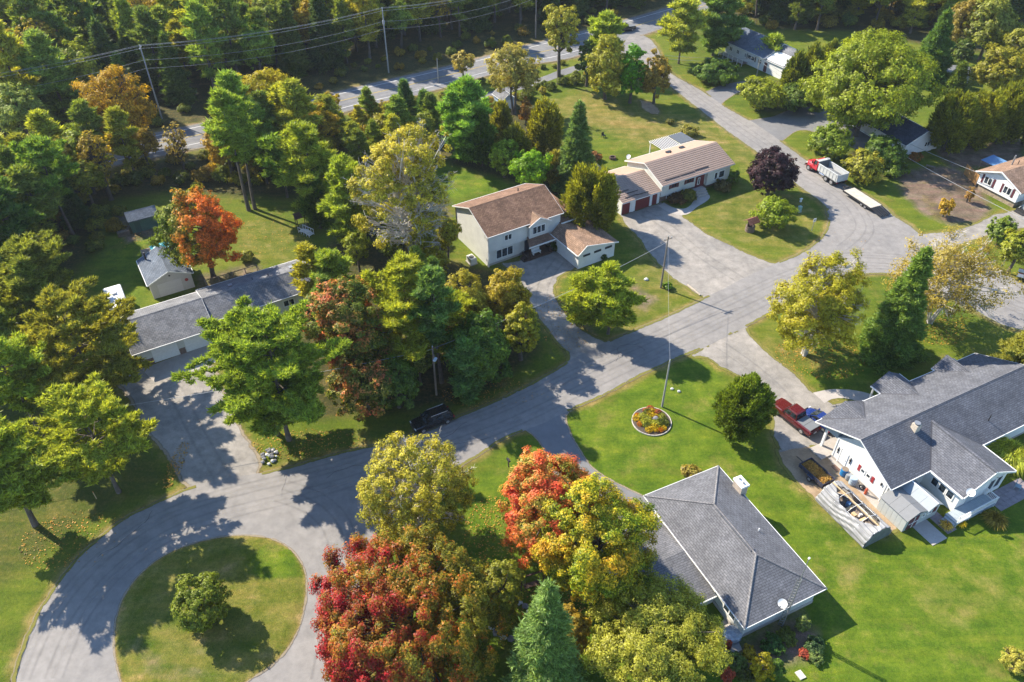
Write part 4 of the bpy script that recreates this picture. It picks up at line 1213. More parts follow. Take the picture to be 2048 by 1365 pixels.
# garden bed of the hip-roofed house
BED = [(1525, 1335, 28, 30, (.19, .18, .015), 'gold-topped rounded shrub in the garden bed'), (1500, 1306, 17, 14, (.20, .17, .02), 'yellow flowering shrub next to the corner slab'),
 (1610, 1308, 13, 12, (.21, .055, .065), 'pink-red shrub in the garden bed'), (1630, 1290, 24, 18, (.030, .058, .040), 'blue-dark shrub right of the pink-red one'),
 (1632, 1316, 18, 12, (.070, .105, .060), 'silvery edging plant under the blue-dark shrub'), (1545, 1290, 26, 18, (.035, .075, .030), 'dark feathery shrub below the eave'),
 (1575, 1272, 22, 16, (.060, .080, .022), 'olive shrub at the foot of the lattice mast'), (1606, 1248, 15, 18, (.085, .115, .060), 'grey-green creeping juniper along the wall'),
 (1456, 1352, 14, 16, (.25, .060, .060), 'crimson shrub at the bottom edge'), (1470, 1322, 26, 20, (.060, .090, .040), 'grey-green shrub left of the gold-topped one'),
 (1552, 1338, 18, 22, (.050, .090, .025), 'dark green shrub right of the gold-topped one'), (1458, 1290, 7, 12, (.13, .030, .030), 'dark red potted plant on the corner slab'),
 (1490, 1350, 20, 14, (.050, .060, .022), 'dark low plant at the bottom edge of the garden bed')]
for cx, cy, a, b, c, lb in BED:
    hero('d', cx, cy, a, b, .02, lb, c, 'shrub', 'garden_shrub', nclump=44, limbs=6, leafpx=2.0)
hero('d', 2032, 1322, 34, 30, .3, 'pale willow shrub at the lower right corner', (.19, .20, .075), 'shrub', 'willow_shrub', nclump=50, limbs=20, twigs=True, density=.6, leafpx=2.0)

def grass_clump(label, cx, cy, rx, h, color, n=900, blade=1.6):
    p = G(cx, cy, h * .4)
    r = rx / pxm(p)
    rng = np.random.default_rng(sd())
    a = rng.uniform(0, 6.283, n); q = np.sqrt(rng.uniform(0, 1, n)) * r * .45
    base = np.stack([np.cos(a) * q, np.sin(a) * q, np.zeros(n)], 1)
    out = np.stack([np.cos(a), np.sin(a), np.zeros(n)], 1) * rng.uniform(.1, .8, (n, 1)) + rng.normal(size=(n, 3)) * .15
    out[:, 2] = 1
    d1 = unit(out)
    mid = base + d1 * (h * rng.uniform(.6, 1.0, n))[:, None]
    d2 = d1.copy(); d2[:, 2] = -.25; d2 = unit(d2)
    v1 = blades(base, d1, h, .09, rng)
    v2 = blades(mid, d2, r * .6, .10, rng)
    me = np_mesh('ornamental_grass', np.concatenate([v1, v2]))
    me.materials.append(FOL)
    o = link('ornamental_grass', me, None, (p[0], p[1], 0)); o.color = (*color, 1)
    tag(o, label, 'grass clump')
grass_clump('tall arching ornamental grass behind the white house wing', 2018, 912, 40, 1.9, (.17, .20, .060), 1600)
grass_clump('brown ornamental grass below the deck railing', 1990, 1040, 22, .9, (.12, .10, .04), 500)
grass_clump('pale grass tuft on the walk by the resin shed', 1892, 1052, 11, .6, (.25, .20, .10), 260)
grass_clump('yellow flowering clump at the foot of the deck rail', 1922, 1048, 9, .5, (.26, .22, .03), 220)

# ------------------------------------------------------------------ the woods
def wood_protos():
    P = {}
    P['pine'] = [make_pine('wood_pine', 900 + i, 4.0, 17, 5.0 - i, blade=.95, tuft=1.15, whorl=1.35, density=1.15, width=.36) for i in range(3)]
    P['dark'] = [make_spruce('wood_spruce', 910 + i, 3.1, 15, 1.0, blade=.8, step=.62, density=.9, width=.28) for i in range(2)]
    P['leaf'] = [make_decid('wood_broadleaf', 920 + i, 3.9, 4.8 - .4 * i, 4.0, leaf=.46, nclump=100, clump=.22, lob=.40, limbs=26, density=.95) for i in range(4)]
    P['thin'] = [make_decid('wood_thin', 930 + i, 3.2, 5.0, 4.0, leaf=.40, nclump=110, clump=.2, lob=.5, limbs=50, twigs=True, density=.42, sparse=.25) for i in range(2)]
    P['bush'] = [make_decid('wood_bush', 940 + i, 1.8, 1.3, .05, leaf=.36, nclump=36, clump=.34, limbs=8, density=.9) for i in range(2)]
    return P
PROTO = wood_protos()
COLS = {'pine': [(.080, .110, .030), (.060, .092, .030), (.105, .125, .030), (.048, .078, .030)],
        'dark': [(.032, .060, .028), (.040, .068, .026), (.028, .052, .028)],
        'leaf': [(.095, .118, .022), (.120, .132, .022), (.078, .108, .024), (.180, .158, .022), (.140, .112, .026), (.105, .125, .044)],
        'thin': [(.105, .105, .040), (.150, .130, .030), (.120, .080, .035)],
        'bush': [(.060, .080, .022), (.090, .095, .022), (.120, .100, .028), (.050, .070, .022)]}
WORD = {'pine': ('pine', 'pine_tree'), 'dark': ('pointed spruce', 'spruce_tree'), 'leaf': ('leafy tree', 'broadleaf_tree'), 'thin': ('half-bare tree', 'thin_tree'), 'bush': ('bush', 'woodland_bush')}
wr = random.Random(31)
PLACED = []
MARKS = [((300, 160), 'near the first highway pole'), ((772, 80), 'near the transformer pole'), ((1071, 30), 'near the brown pole'), ((235, 200), 'near the amber tree'), ((528, 188), 'near the lemon-yellow tree'), ((42, 225), 'near the pale silvery tree'), ((0, 40), 'near the top left corner'), ((90, 20), 'above the silvery tree'), ((170, 60), 'left of the pole top'), ((230, 20), 'above the amber tree'), ((340, 20), 'right of the pole top'), ((430, 40), 'above the tufted pine'), ((530, 60), 'above the lemon-yellow tree'), ((540, -10), 'in the back above the lemon-yellow tree'), ((660, 20), 'left of the transformer pole'), ((860, 20), 'right of the transformer pole'), ((870, -40), 'in the back right of the transformer pole'), ((680, -40), 'in the back left of the transformer pole'), ((960, 10), 'above the pale willow'), ((1030, -20), 'above the grey-green willow'), ((1130, -30), 'above the leaning aspen'), ((330, -50), 'in the back right of the pole'), ((120, -50), 'in the back left of the pole'), ((1250, 20), 'above the junction'), ((1420, 10), 'above the dark pine'), ((1530, 40), 'behind the bungalow ridge'), ((1660, 40), 'behind the cedar hedge'), ((1800, 40), 'behind the oak'), ((1960, 20), 'at the top right corner'), ((280, 430), 'near the green shed'), ((440, 200), 'near the tall tufted pine'), ((60, 400), 'at the left edge'), ((150, 330), 'left of the bare sapling'), ((352, 290), 'near the bare sapling'), ((590, 320), 'near the broad soft pine'), ((690, 380), 'near the light pine'), ((800, 250), 'below the pointed spruces'), ((930, 200), 'near the big white pine'), ((1030, 160), 'near the willow'), ((1150, 140), 'near the leaning aspen'), ((700, 640), 'near the red-tipped maple'), ((850, 560), 'near the slim dark pine'), ((960, 680), 'near the deep green tree'), ((620, 70), 'between two highway poles'), ((880, 480), 'near the two-storey house')]
def nearest_mark(x, y, z):
    dz = depth((x, y, z)); px_ = 1024 + FPX * x / dz; py_ = 682.5 - FPX * (y * _s + (z - CAM_H) * _c) / dz
    return min(MARKS, key=lambda m: (m[0][0] - px_) ** 2 + (m[0][1] - py_) ** 2)[1]
def wood(poly, spacing, mix, where, group, sc_=(.8, 1.15), tries=6000, limit=400, keep=None):
    pts = []
    x0 = min(p[0] for p in poly); x1 = max(p[0] for p in poly); y0 = min(p[1] for p in poly); y1 = max(p[1] for p in poly)
    P = np.array(poly)
    kinds = [k for k, w in mix.items() for _ in range(int(w * 20))]
    for _ in range(tries):
        if len(pts) >= limit: break
        x, y = wr.uniform(x0, x1), wr.uniform(y0, y1)
        if not inside(np.array([x]), np.array([y]), poly)[0]: continue
        if any((x - a) ** 2 + (y - b) ** 2 < spacing ** 2 for a, b in pts): continue
        if keep and not keep(x, y): continue
        # nothing the photograph cannot see
        if abs(x) > (y * _c + CAM_H * _s) * 1024 / FPX + 9: continue
        pts.append((x, y))
        k = wr.choice(kinds)
        ms = wr.choice(PROTO[k])
        c = wr.choice(COLS[k]); j = wr.uniform(.8, 1.25)
        s = wr.uniform(*sc_)
        tone = 'light ' if j > 1.1 else 'dim ' if j < .93 else ''
        size = 'large ' if s > sc_[0] + .66 * (sc_[1] - sc_[0]) else 'small ' if s < sc_[0] + .33 * (sc_[1] - sc_[0]) else ''
        hue_ = 'yellowish ' if c[0] > c[1] * 1.02 else ''
        mark = nearest_mark(x, y, 1.5 if k == 'bush' else 11 * s)
        plant(k, ms, size + tone + hue_ + WORD[k][0] + ' ' + where + ', ' + mark, 'bush' if k == 'bush' else 'tree', (x, y, 0), wr.uniform(0, 6.28), (s * wr.uniform(.9, 1.15), s * wr.uniform(.9, 1.15), s * wr.uniform(.9, 1.12)),
              (c[0] * j * wr.uniform(.9, 1.1), c[1] * j, c[2] * j), group + ', ' + WORD[k][1].replace('_', ' '), WORD[k][1])
    return pts

def hw(px, dy):  # point north of the highway edge
    p = G(*px); return (p[0], p[1] + dy)
NORTH = [hw((-260, 372), 9), hw((310, 266), 9), hw((470, 232), 11), hw((677, 183), 16), hw((898, 132), 17), hw((1053, 91), 14), hw((1259, 37), 8), hw((1420, -10), 8), (150, 290), (150, 300), (-220, 300), (-220, 150)]
wood(NORTH, 4.7, {'pine': .40, 'dark': .2, 'leaf': .3, 'thin': .1}, 'beyond the highway', 'wood beyond the highway', (.8, 1.25), 14000, 330, keep=lambda x, y: y < 232)
wood([hw((-260, 372), 3), hw((310, 266), 3), hw((677, 183), 4), hw((1053, 91), 4), hw((1259, 37), 3), hw((1259, 37), 9), hw((1053, 91), 14), hw((677, 183), 15), hw((310, 266), 9), hw((-260, 372), 9)], 3.2, {'bush': 1}, 'on the far verge of the highway', 'bushes on the far verge', (.35, .8), 2500, 60)
EAST = W([(1440, 46), (1490, 44), (1560, 64), (1700, 58), (1800, 66), (1890, 80), (1960, 40), (2100, 40), (2100, -60), (1440, -60)])
wood(EAST, 3.9, {'pine': .3, 'dark': .15, 'leaf': .45, 'thin': .1}, 'behind the grey bungalow', 'wood behind the grey bungalow', (.85, 1.2), 8000, 130)
wood(EAST, 2.6, {'bush': 1}, 'behind the grey bungalow', 'undergrowth behind the grey bungalow', (.7, 1.3), 4000, 110)
LEFT = W([(-160, 440), (100, 372), (262, 340), (420, 312), (560, 282), (640, 268), (690, 290), (640, 330), (590, 372), (480, 372), (330, 368), (240, 392), (190, 430), (150, 470), (60, 560), (-160, 640)])
HEROPX = [(238, 985), (205, 800), (125, 655), (150, 478), (60, 560), (506, 424), (640, 440), (575, 395), (712, 492)]
HW_ = [G(*p) for p in HEROPX]
wood(LEFT, 3.7, {'pine': .42, 'dark': .08, 'leaf': .38, 'thin': .12}, 'in the left wood', 'wood left of the gardens', (.62, .98), 5000, 120, keep=lambda x, y: all((x - p[0]) ** 2 + (y - p[1]) ** 2 > 9 for p in HW_) and not inside(np.array([x]), np.array([y]), W([(290, 296), (440, 286), (450, 372), (320, 392)]))[0])
wood(LEFT, 2.6, {'bush': 1}, 'under the left wood', 'undergrowth left of the gardens', (.5, 1.0), 2600, 90)
LEFT2 = W([(-200, 640), (20, 560), (110, 640), (150, 760), (60, 800), (-200, 820)])
wood(LEFT2, 5.0, {'pine': .7, 'leaf': .3}, 'beside the broad dark pine', 'trees at the left edge', (.6, .85), 800, 12)
MID = W([(655, 300), (760, 262), (860, 268), (880, 330), (760, 330), (700, 420), (640, 440), (650, 350)])
wood(MID, 3.6, {'leaf': .6, 'pine': .4}, 'left of the half-bare poplar', 'thicket by the poplar', (.4, .6), 1500, 22)
wood(W([(600, 300), (720, 268), (820, 250), (900, 226), (1010, 196), (1070, 176), (1140, 158), (1200, 140), (1210, 165), (1130, 178), (1080, 195), (1030, 208), (960, 226), (860, 262), (720, 300)]), 2.2, {'bush': 1}, 'along the trail', 'bushes along the trail', (.4, .8), 2500, 60)
wood(W([(600, 276), (705, 246), (820, 214), (900, 194), (987, 168), (1075, 148), (1140, 126), (1180, 116), (1132, 128), (1063, 140), (987, 158), (822, 204), (722, 228), (600, 262)]), 2.0, {'bush': 1}, 'between the highway and the paved trail', 'bushes between highway and trail', (.3, .55), 2500, 50)
GROVE = W([(650, 560), (720, 500), (800, 480), (880, 520), (900, 590), (980, 640), (1010, 720), (930, 770), (800, 790), (680, 800), (620, 740), (620, 640)])
wood(GROVE, 3.4, {'leaf': .75, 'pine': .25}, 'inside the grove', 'grove left of the curved drive', (.42, .6), 1500, 22)
wood(W([(780, 330), (860, 400), (890, 480), (900, 530), (800, 520), (730, 440), (740, 360)]), 2.6, {'bush': .7, 'leaf': .3}, 'under the half-bare poplar', 'undergrowth of the poplar', (.4, .6), 900, 20)
wood(W([(-160, 640), (60, 560), (190, 430), (240, 400), (250, 440), (200, 520), (120, 640), (60, 760), (-100, 800)]), 2.6, {'bush': 1}, 'at the shaded lawn edge', 'bushes at the shaded lawn edge', (.5, .9), 1200, 30)

# fallen leaves under the turning trees, loose litter along the kerbless edges
def litter(spots, n, cols, name, label, size):
    rng = np.random.default_rng(77)
    allv = []
    for (px, py, rx, ry, m) in spots:
        c = G(px, py); s = pxm(c)
        a = rng.uniform(0, 6.283, m); q = np.sqrt(rng.uniform(0, 1, m))
        ang = math.atan2(CAM_H, c[1])
        x = c[0] + np.cos(a) * q * rx / s; y = c[1] + np.sin(a) * q * ry / s / math.sin(ang)
        ok = ~(inside(x, y, PAVED['street']) | inside(x, y, PAVED['side_road'])) | (rng.uniform(size=m) < .06)
        x, y = x[ok], y[ok]; m = len(x)
        P = np.stack([x, y, np.full(m, .06) + rng.uniform(0, .03, m)], 1)
        nr = unit(np.stack([rng.normal(size=m) * .3, rng.normal(size=m) * .3, np.ones(m)], 1))
        allv.append(leaves(P, nr, size, rng, .8))
    me = np_mesh(name, np.concatenate(allv)); me.materials.append(cols)
    tag(link(name, me), label, 'leaf litter', kind='stuff')
FOL_LITTER = foliage_mat('leaves_fallen', [(.3, (.10, .065, .020)), (.5, (.23, .15, .035)), (.7, (.30, .13, .04))], .8, .1)
litter([(1640, 715, 90, 45, 900), (1860, 655, 70, 35, 700), (985, 1080, 60, 90, 700), (352, 930, 16, 50, 300), (990, 790, 110, 30, 700), (1130, 640, 60, 60, 400), (1350, 170, 60, 25, 250), (620, 890, 120, 30, 600), (300, 470, 60, 30, 300), (530, 470, 90, 40, 300), (1700, 480, 60, 20, 120), (150, 1080, 110, 60, 500), (1090, 1230, 90, 60, 600)], 0, FOL_LITTER, 'fallen_leaves', 'fallen tan and orange leaves scattered under the turning trees', .15)
# ------------------------------------------------------------------ houses
SH_GREY = shingle_mat('shingles_slate_grey', (.105, .110, .128), (.142, .146, .164), .25)
SH_HIP = shingle_mat('shingles_grey_brown', (.128, .130, .142), (.165, .166, .178), .25)
SH_LONG = shingle_mat('shingles_light_grey', (.150, .155, .168), (.215, .215, .222))
SH_BROWN = shingle_mat('shingles_brown', (.180, .105, .070), (.275, .165, .108))
SH_BLUE = shingle_mat('shingles_blue_grey', (.110, .135, .175), (.150, .175, .215))
SH_TAN = shingle_mat('shingles_tan', (.24, .155, .105), (.32, .21, .145))
TRIM = M('white_trim', (.74, .74, .72), .5, .08)
SID_WHITE = siding_mat('white_siding', (.70, .70, .68), .13)
SID_CREAM = siding_mat('cream_siding', (.56, .56, .51), .13)
SID_BEIGE = siding_mat('beige_siding', (.60, .60, .57), .13)
SID_GREY = siding_mat('grey_blue_siding', (.36, .41, .44), .13)
SID_MAUVE = siding_mat('pale_vertical_siding', (.42, .40, .38), .2, vertical=True)
BOARD_GREEN = siding_mat('green_board', (.060, .135, .120), .2, vertical=True, var=.2)
GLASS = glass_mat()
REDPAINT = M('dark_red_paint', (.15, .020, .022), .5, .12)
SHUTTER = M('shutter_maroon', (.10, .022, .030), .55, .12)
SHUTTER_R = M('shutter_red', (.30, .030, .035), .5, .12)
BRICKW = brick_mat('tan_brick', (.36, .30, .24), (.42, .34, .27), (.45, .42, .38))
BRICKR = brick_mat('brown_brick', (.14, .075, .055), (.19, .10, .07), (.25, .23, .2))
STONE = M('stone_foundation', (.32, .25, .17), .95, .45, 2.2, bmp=.6, fine=7)
CONC = MATS_PAVE['concrete']
DARK = M('dark_metal', (.022, .022, .024), .5, .15)
GREYM = M('grey_metal', (.30, .31, .32), .45, .15, metallic=.5)
WOOD = M('weathered_wood', (.20, .155, .115), .9, .35, 3)
WOOD_DK = M('dark_stained_wood', (.075, .042, .030), .8, .3, 3)
WOOD_LT = M('fresh_lumber', (.55, .40, .22), .8, .2, 3)
FENCEW = M('orange_stained_board', (.36, .19, .06), .8, .35, 2)

def bar(p0, p1, w, h, mb=None):
    """rectangular bar between two points, h measured down from them"""
    mb = mb or MB()
    p0, p1 = Vector(p0), Vector(p1)
    d = p1 - p0; s = Vector((-d.y, d.x, 0))
    s = s.normalized() * (w / 2) if s.length > 1e-6 else Vector((w / 2, 0, 0))
    dn = Vector((0, 0, -h))
    return mb.loft([[p0 - s, p0 + s, p0 + s + dn, p0 - s + dn], [p1 - s, p1 + s, p1 + s + dn, p1 - s + dn]])

def gable_roof(par, u0, u1, v0, v1, ze, zr, mat, vr=None, t=.16, z0=None, z1=None, trim=TRIM, along='u', cap=None, gutters=True):
    """two slopes, ridge cap, white rakes and gutters. along: direction of the ridge"""
    vr = (v0 + v1) / 2 if vr is None else vr
    z0 = ze if z0 is None else z0; z1 = ze if z1 is None else z1
    X = (lambda u, v, z: (u, v, z)) if along == 'u' else (lambda u, v, z: (-v, u, z))
    rf = MB().slab([X(u0, v0, z0), X(u1, v0, z0), X(u1, vr, zr), X(u0, vr, zr)], t).build('roof_slope', mat, par)
    r2 = MB().slab([X(u1, v1, z1), X(u0, v1, z1), X(u0, vr, zr), X(u1, vr, zr)], t).build('roof_slope', mat, par)
    c = MB()
    for (a, b) in (((vr - .17, zr - .17 * (zr - z0) / (vr - v0)), (vr, zr)),):
        pass
    s0 = (zr - z0) / (vr - v0); s1 = (zr - z1) / (v1 - vr)
    c.loft([[X(u, vr - .16, zr - .16 * s0 + .012), X(u, vr, zr + .035), X(u, vr + .16, zr - .16 * s1 + .012), X(u, vr, zr - .1)] for u in (u0 - .01, u1 + .01)])
    c.build('ridge_cap', cap or mat, rf)
    if trim:
        for k, u in enumerate((u0, u1)):
            sg = -1 if k == 0 else 1
            m = MB()
            for (va, za) in ((v0, z0), (v1, z1)):
                q0 = [X(u + sg * .005, va, za + .012), X(u + sg * .035, va, za + .012), X(u + sg * .035, va, za - .14), X(u + sg * .005, va, za - .14)]
                q1 = [X(u + sg * .005, vr, zr + .012), X(u + sg * .035, vr, zr + .012), X(u + sg * .035, vr, zr - .14), X(u + sg * .005, vr, zr - .14)]
                m.loft([q0, q1])
            m.build('rake_board', trim, par)
        if gutters:
            for va, za, sg in ((v0, z0, -1), (v1, z1, 1)):
                m = MB()
                a, b = sorted((va + sg * .005, va + sg * .075))
                m.loft([[X(u, a, za - .10), X(u, b, za - .10), X(u, b, za - .005), X(u, a, za - .005)] for u in (u0, u1)])
                m.build('gutter', trim, par)
    return rf

def gable_walls(par, u0, u1, v0, v1, z0, ze, zr, mat, vr=None, along='u', name='wall'):
    vr = (v0 + v1) / 2 if vr is None else vr
    X = (lambda u, v, z: (u, v, z)) if along == 'u' else (lambda u, v, z: (-v, u, z))
    m = MB().loft([[X(u, v0, z0), X(u, v1, z0), X(u, v1, ze), X(u, vr, zr), X(u, v0, ze)] for u in (u1, u0)])
    return m.build(name, mat, par)

def window(par, c, face, w, h, n=2, frame=TRIM, t=.07, glass=None, rails=0):
    """c centre on the wall, face = outward axis ('-v','+v','-u','+u'); each pane its own piece"""
    sg = 1 if face[0] == '+' else -1
    if face[1] == 'v': X = lambda a, o, z: (c[0] + a, c[1] + sg * o, c[2] + z)
    else: X = lambda a, o, z: (c[0] + sg * o, c[1] + a, c[2] + z)
    m = MB()
    def bx(a0, a1, z0, z1, o0, o1):
        P = [X(a0, o0, z0), X(a1, o0, z0), X(a1, o1, z0), X(a0, o1, z0), X(a0, o0, z1), X(a1, o0, z1), X(a1, o1, z1), X(a0, o1, z1)]
        return P, [(3, 2, 1, 0), (4, 5, 6, 7), (0, 1, 5, 4), (1, 2, 6, 5), (2, 3, 7, 6), (3, 0, 4, 7)]
    fr = .11
    for k in range(n + 1):
        x = -w / 2 + (w - fr) * k / n
        m.add(*bx(x, x + fr, -h / 2, h / 2, -.02, t))
    m.add(*bx(-w / 2 + .001, w / 2 - .001, h / 2 - fr, h / 2, -.02, t - .004)); m.add(*bx(-w / 2 + .001, w / 2 - .001, -h / 2, -h / 2 + fr, -.02, t - .004))
    o = m.build('window', frame, par)
    for k in range(n):
        x0 = -w / 2 + (w - fr) * k / n + fr; x1 = -w / 2 + (w - fr) * (k + 1) / n
        MB().add(*bx(x0 - .01, x1 + .01, -h / 2 + fr - .01, h / 2 - fr + .01, -.01, .025)).build('pane', glass or GLASS, o)
    return o

def panel(par, name, c, face, w, h, mat, t=.05, inset=0):
    sg = 1 if face[0] == '+' else -1
    m = MB()
    a, b = sorted((-.02 * sg, sg * t))
    if face[1] == 'v': m.box(c[0] - w / 2, c[0] + w / 2, c[1] + a, c[1] + b, c[2] - h / 2, c[2] + h / 2)
    else: m.box(c[0] + a, c[0] + b, c[1] - w / 2, c[1] + w / 2, c[2] - h / 2, c[2] + h / 2)
    return m.build(name, mat, par)

def garage_door(par, c, face, w, h, mat, rows=4):
    d = panel(par, 'garage_door', c, face, w, h, mat, .03)
    sg = 1 if face[0] == '+' else -1
    for k in range(rows):
        z = c[2] - h / 2 + h * (k + .5) / rows
        panel(d, 'door_panel', (c[0], c[1] + sg * .03, z) if face[1] == 'v' else (c[0] + sg * .03, c[1], z), face, w - .06, h / rows - .05, mat, .02)
    return d

def pipe(par, name, p, r, h, mat, n=8):
    return MB().cyl(p, r, h, n).build(name, mat, par)

def dish(name, label, loc, rotz, r=.42, mast=.5):
    t = thing(name, label, 'satellite dish', loc, rotz)
    prof = [(r * k / 6, .18 * r * (k / 6) ** 2 * 1.6) for k in range(7)]
    m = MB()
    rings = [[(rr * math.cos(6.283 * i / 18), rr * math.sin(6.283 * i / 18), zz) for i in range(18)] for rr, zz in [(.01, 0)] + prof[1:]]
    m.loft(rings, cap=False); m.loft([[(x, y, z - .02) for x, y, z in q] for q in reversed(rings)], cap=False)
    d = m.build('reflector', M('dish_white', (.72, .72, .72), .4, .05), t, True)
    d.rotation_euler = (math.radians(46), 0, 0); d.location = (0, -.12, mast + .25)
    MB().tube((0, 0, 0), (0, 0, mast + .2), .025).build('mast', GREYM, t)
    MB().tube((0, -.15, mast + .0), (0, -.62, mast + .38), .018).box(-.06, .06, -.70, -.58, mast + .33, mast + .43).build('feed_arm', GREYM, t)
    return t

R = math.radians

# ---- hip-roofed bungalow (foreground right)
h = thing('bungalow', 'bungalow with large grey hip roof and white chimney in the foreground', 'house', (28.78, 40.09, 0), R(115.3))
L, Wd, ze, zr = 16.2, 9.3, 2.75, 4.75
i0, i1, vm = 4.75, 11.1, 4.72
P = [(0, 0), (L, 0), (L, Wd), (0, Wd)]
rp = []
for pts in ([(0, 0, ze), (L, 0, ze), (i1, vm, zr), (i0, vm, zr)], [(L, Wd, ze), (0, Wd, ze), (i0, vm, zr), (i1, vm, zr)], [(0, Wd, ze), (0, 0, ze), (i0, vm, zr)], [(L, 0, ze), (L, Wd, ze), (i1, vm, zr)]):
    rp.append(MB().slab(pts, .16).build('roof_slope', SH_HIP, h))
m = MB()
for a, b in (((0, 0, ze), (i0, vm, zr)), ((0, Wd, ze), (i0, vm, zr)), ((L, 0, ze), (i1, vm, zr)), ((L, Wd, ze), (i1, vm, zr)), ((i0, vm, zr), (i1, vm, zr))):
    a, b = Vector(a), Vector(b)
    m.tube(a + Vector((0, 0, -.02)), b + Vector((0, 0, -.02)), .115, .115, 6)
m.build('hip_cap', shingle_mat('shingles_cap', (.20, .195, .20), (.24, .235, .24)), h)
MB().box(i0 + .5, i1 - .5, vm - .22, vm + .22, zr - .05, zr + .045).build('ridge_vent', SH_GREY, h)
m = MB()
for (x0, x1, y0, y1) in ((-.06, -.005, -.06, Wd + .06), (L + .005, L + .06, -.06, Wd + .06), (-.005, L + .005, -.06, -.005), (-.005, L + .005, Wd + .005, Wd + .06)): m.box(x0, x1, y0, y1, ze - .11, ze + .012)
m.build('gutter', TRIM, h)
MB().box(.5, L - .5, .5, Wd - .5, -.1, ze - .1).build('wall', SID_CREAM, h)
MB().box(.44, L - .44, .44, Wd - .44, 0, .45).build('foundation', CONC, h)
for vv in (7.6, 6.6): window(h, (.5, vv, 1.75), '-u', .75, .6, 2)
for vv in (2.6,): window(h, (.5, vv, 1.7), '-u', 1.3, .9, 2)
window(h, (2.4, Wd - .5, 1.5), '+v', 1.7, 1.1, 2)
ch = MB().box(12.0, 13.3, -.35, .45, 0, 3.9).build('chimney', BRICKW, h)
MB().box(11.9, 13.4, -.45, .55, 3.9, 4.12, .04).build('chimney_cap', TRIM, ch)
for du in (12.35, 12.95): pipe(ch, 'flue', (du, .05, 4.1), .13, .16, GREYM)
pipe(h, 'roof_vent', (7.3, 2.1, 3.5), .06, .5, TRIM)
panel(h, 'downspout', (.5, Wd - .62, 1.3), '-u', .09, 2.5, TRIM, .09)
# low wing under the maples
gable_walls(h, Wd - .5, 16.2, -13.4, -4.3, -.05, 1.85, 2.75, SID_CREAM, along='v') if False else None
MB().loft([[(4.5, v, 0), (13.6, v, 0), (13.6, v, 1.75), (9.0, v, 2.52), (4.5, v, 1.75)] for v in (16.0, Wd - .5)]).build('wing_wall', SID_CREAM, h)
for pts in ([(4.1, Wd - .2, 1.86), (9.0, Wd - .2, 2.72), (9.0, 16.4, 2.72), (4.1, 16.4, 1.86)], [(9.0, Wd - .2, 2.72), (14.0, Wd - .2, 1.86), (14.0, 16.4, 1.86), (9.0, 16.4, 2.72)]):
    MB().slab(pts[::-1] if (Vector(pts[1]) - Vector(pts[0])).cross(Vector(pts[2]) - Vector(pts[0])).z < 0 else pts, .14).build('wing_roof_slope', SH_HIP, h)
MB().box(4.0, 4.095, Wd - .2, 16.4, 1.70, 1.87).build('wing_gutter', TRIM, h)

# slab and wrapped table at its corner
tag(MB().prism([(a.x, a.y) for a in (G(1432, 1260), G(1450, 1322), G(1484, 1300), G(1452, 1232))][::-1], 0, .07).build('corner_slab', CONC), 'dark concrete slab at the near corner of the hip-roofed house', 'slab')
t = thing('wrapped_table', 'patio table wrapped in grey plastic beside the hip-roofed house', 'table', G(1462, 1276), R(25))
m = MB()
rr = random.Random(4)
rings = []
for z, sc in ((0, 1.0), (.3, .96), (.6, .94), (.78, .9), (.84, .6), (.87, .15)):
    rings.append([(math.cos(a) * .95 * sc * rr.uniform(.9, 1.08), math.sin(a) * .8 * sc * rr.uniform(.9, 1.08), z + .06 + rr.uniform(-.03, .03)) for a in [6.283 * k / 14 for k in range(14)]])
m.loft(rings)
pm = M('clear_grey_plastic', (.33, .37, .42), .18, .35, 4); m.build('plastic_cover', pm, t)
MB().path([(math.cos(a) * .96, math.sin(a) * .82, .45) for a in [6.283 * k / 14 for k in range(15)]], .02, 4).build('tie_rope', DARK, t)

# lattice mast
tw = G(1562, 1252)
t = thing('antenna_mast', 'grey lattice antenna mast at the gable of the hip-roofed house', 'antenna mast', tw, R(25))
legs = [(.24, 0), (-.13, .22), (-.13, -.22)]
for (x, y) in legs: MB().tube((x, y, 0), (x * .75, y * .75, 7.4), .045, .04, 6).build('leg', GREYM, t)
m = MB()
for k in range(18):
    z0, z1 = k * .41, (k + 1) * .41
    for i in range(3):
        a, b = legs[i], legs[(i + 1) % 3]
        f0 = 1 - .25 * z0 / 7.4; f1 = 1 - .25 * z1 / 7.4
        m.tube((a[0] * f0, a[1] * f0, z0), (b[0] * f1, b[1] * f1, z1), .028, .028, 4)
m.build('lattice', GREYM, t)
MB().tube((0, 0, 7.0), (0, 0, 10.5), .045, .035).build('mast_tube', GREYM, t)
MB().box(-.07, .07, -.07, .07, 10.45, 10.62).build('mast_head', TRIM, t)
MB().tube((0, 0, 3.0), (.55, .05, 3.0), .02).build('wall_bracket', GREYM, t)
f = thing('d', 'x', 'x'); bpy.data.objects.remove(f)
Hh = Matrix.Translation((28.78, 40.09, 0)) @ Matrix.Rotation(R(115.3), 4, 'Z')
dish('satellite_dish', 'white satellite dish beside the lattice mast on the hip roof', Hh @ Vector((.25, 5.0, 2.80)), R(318), .42)

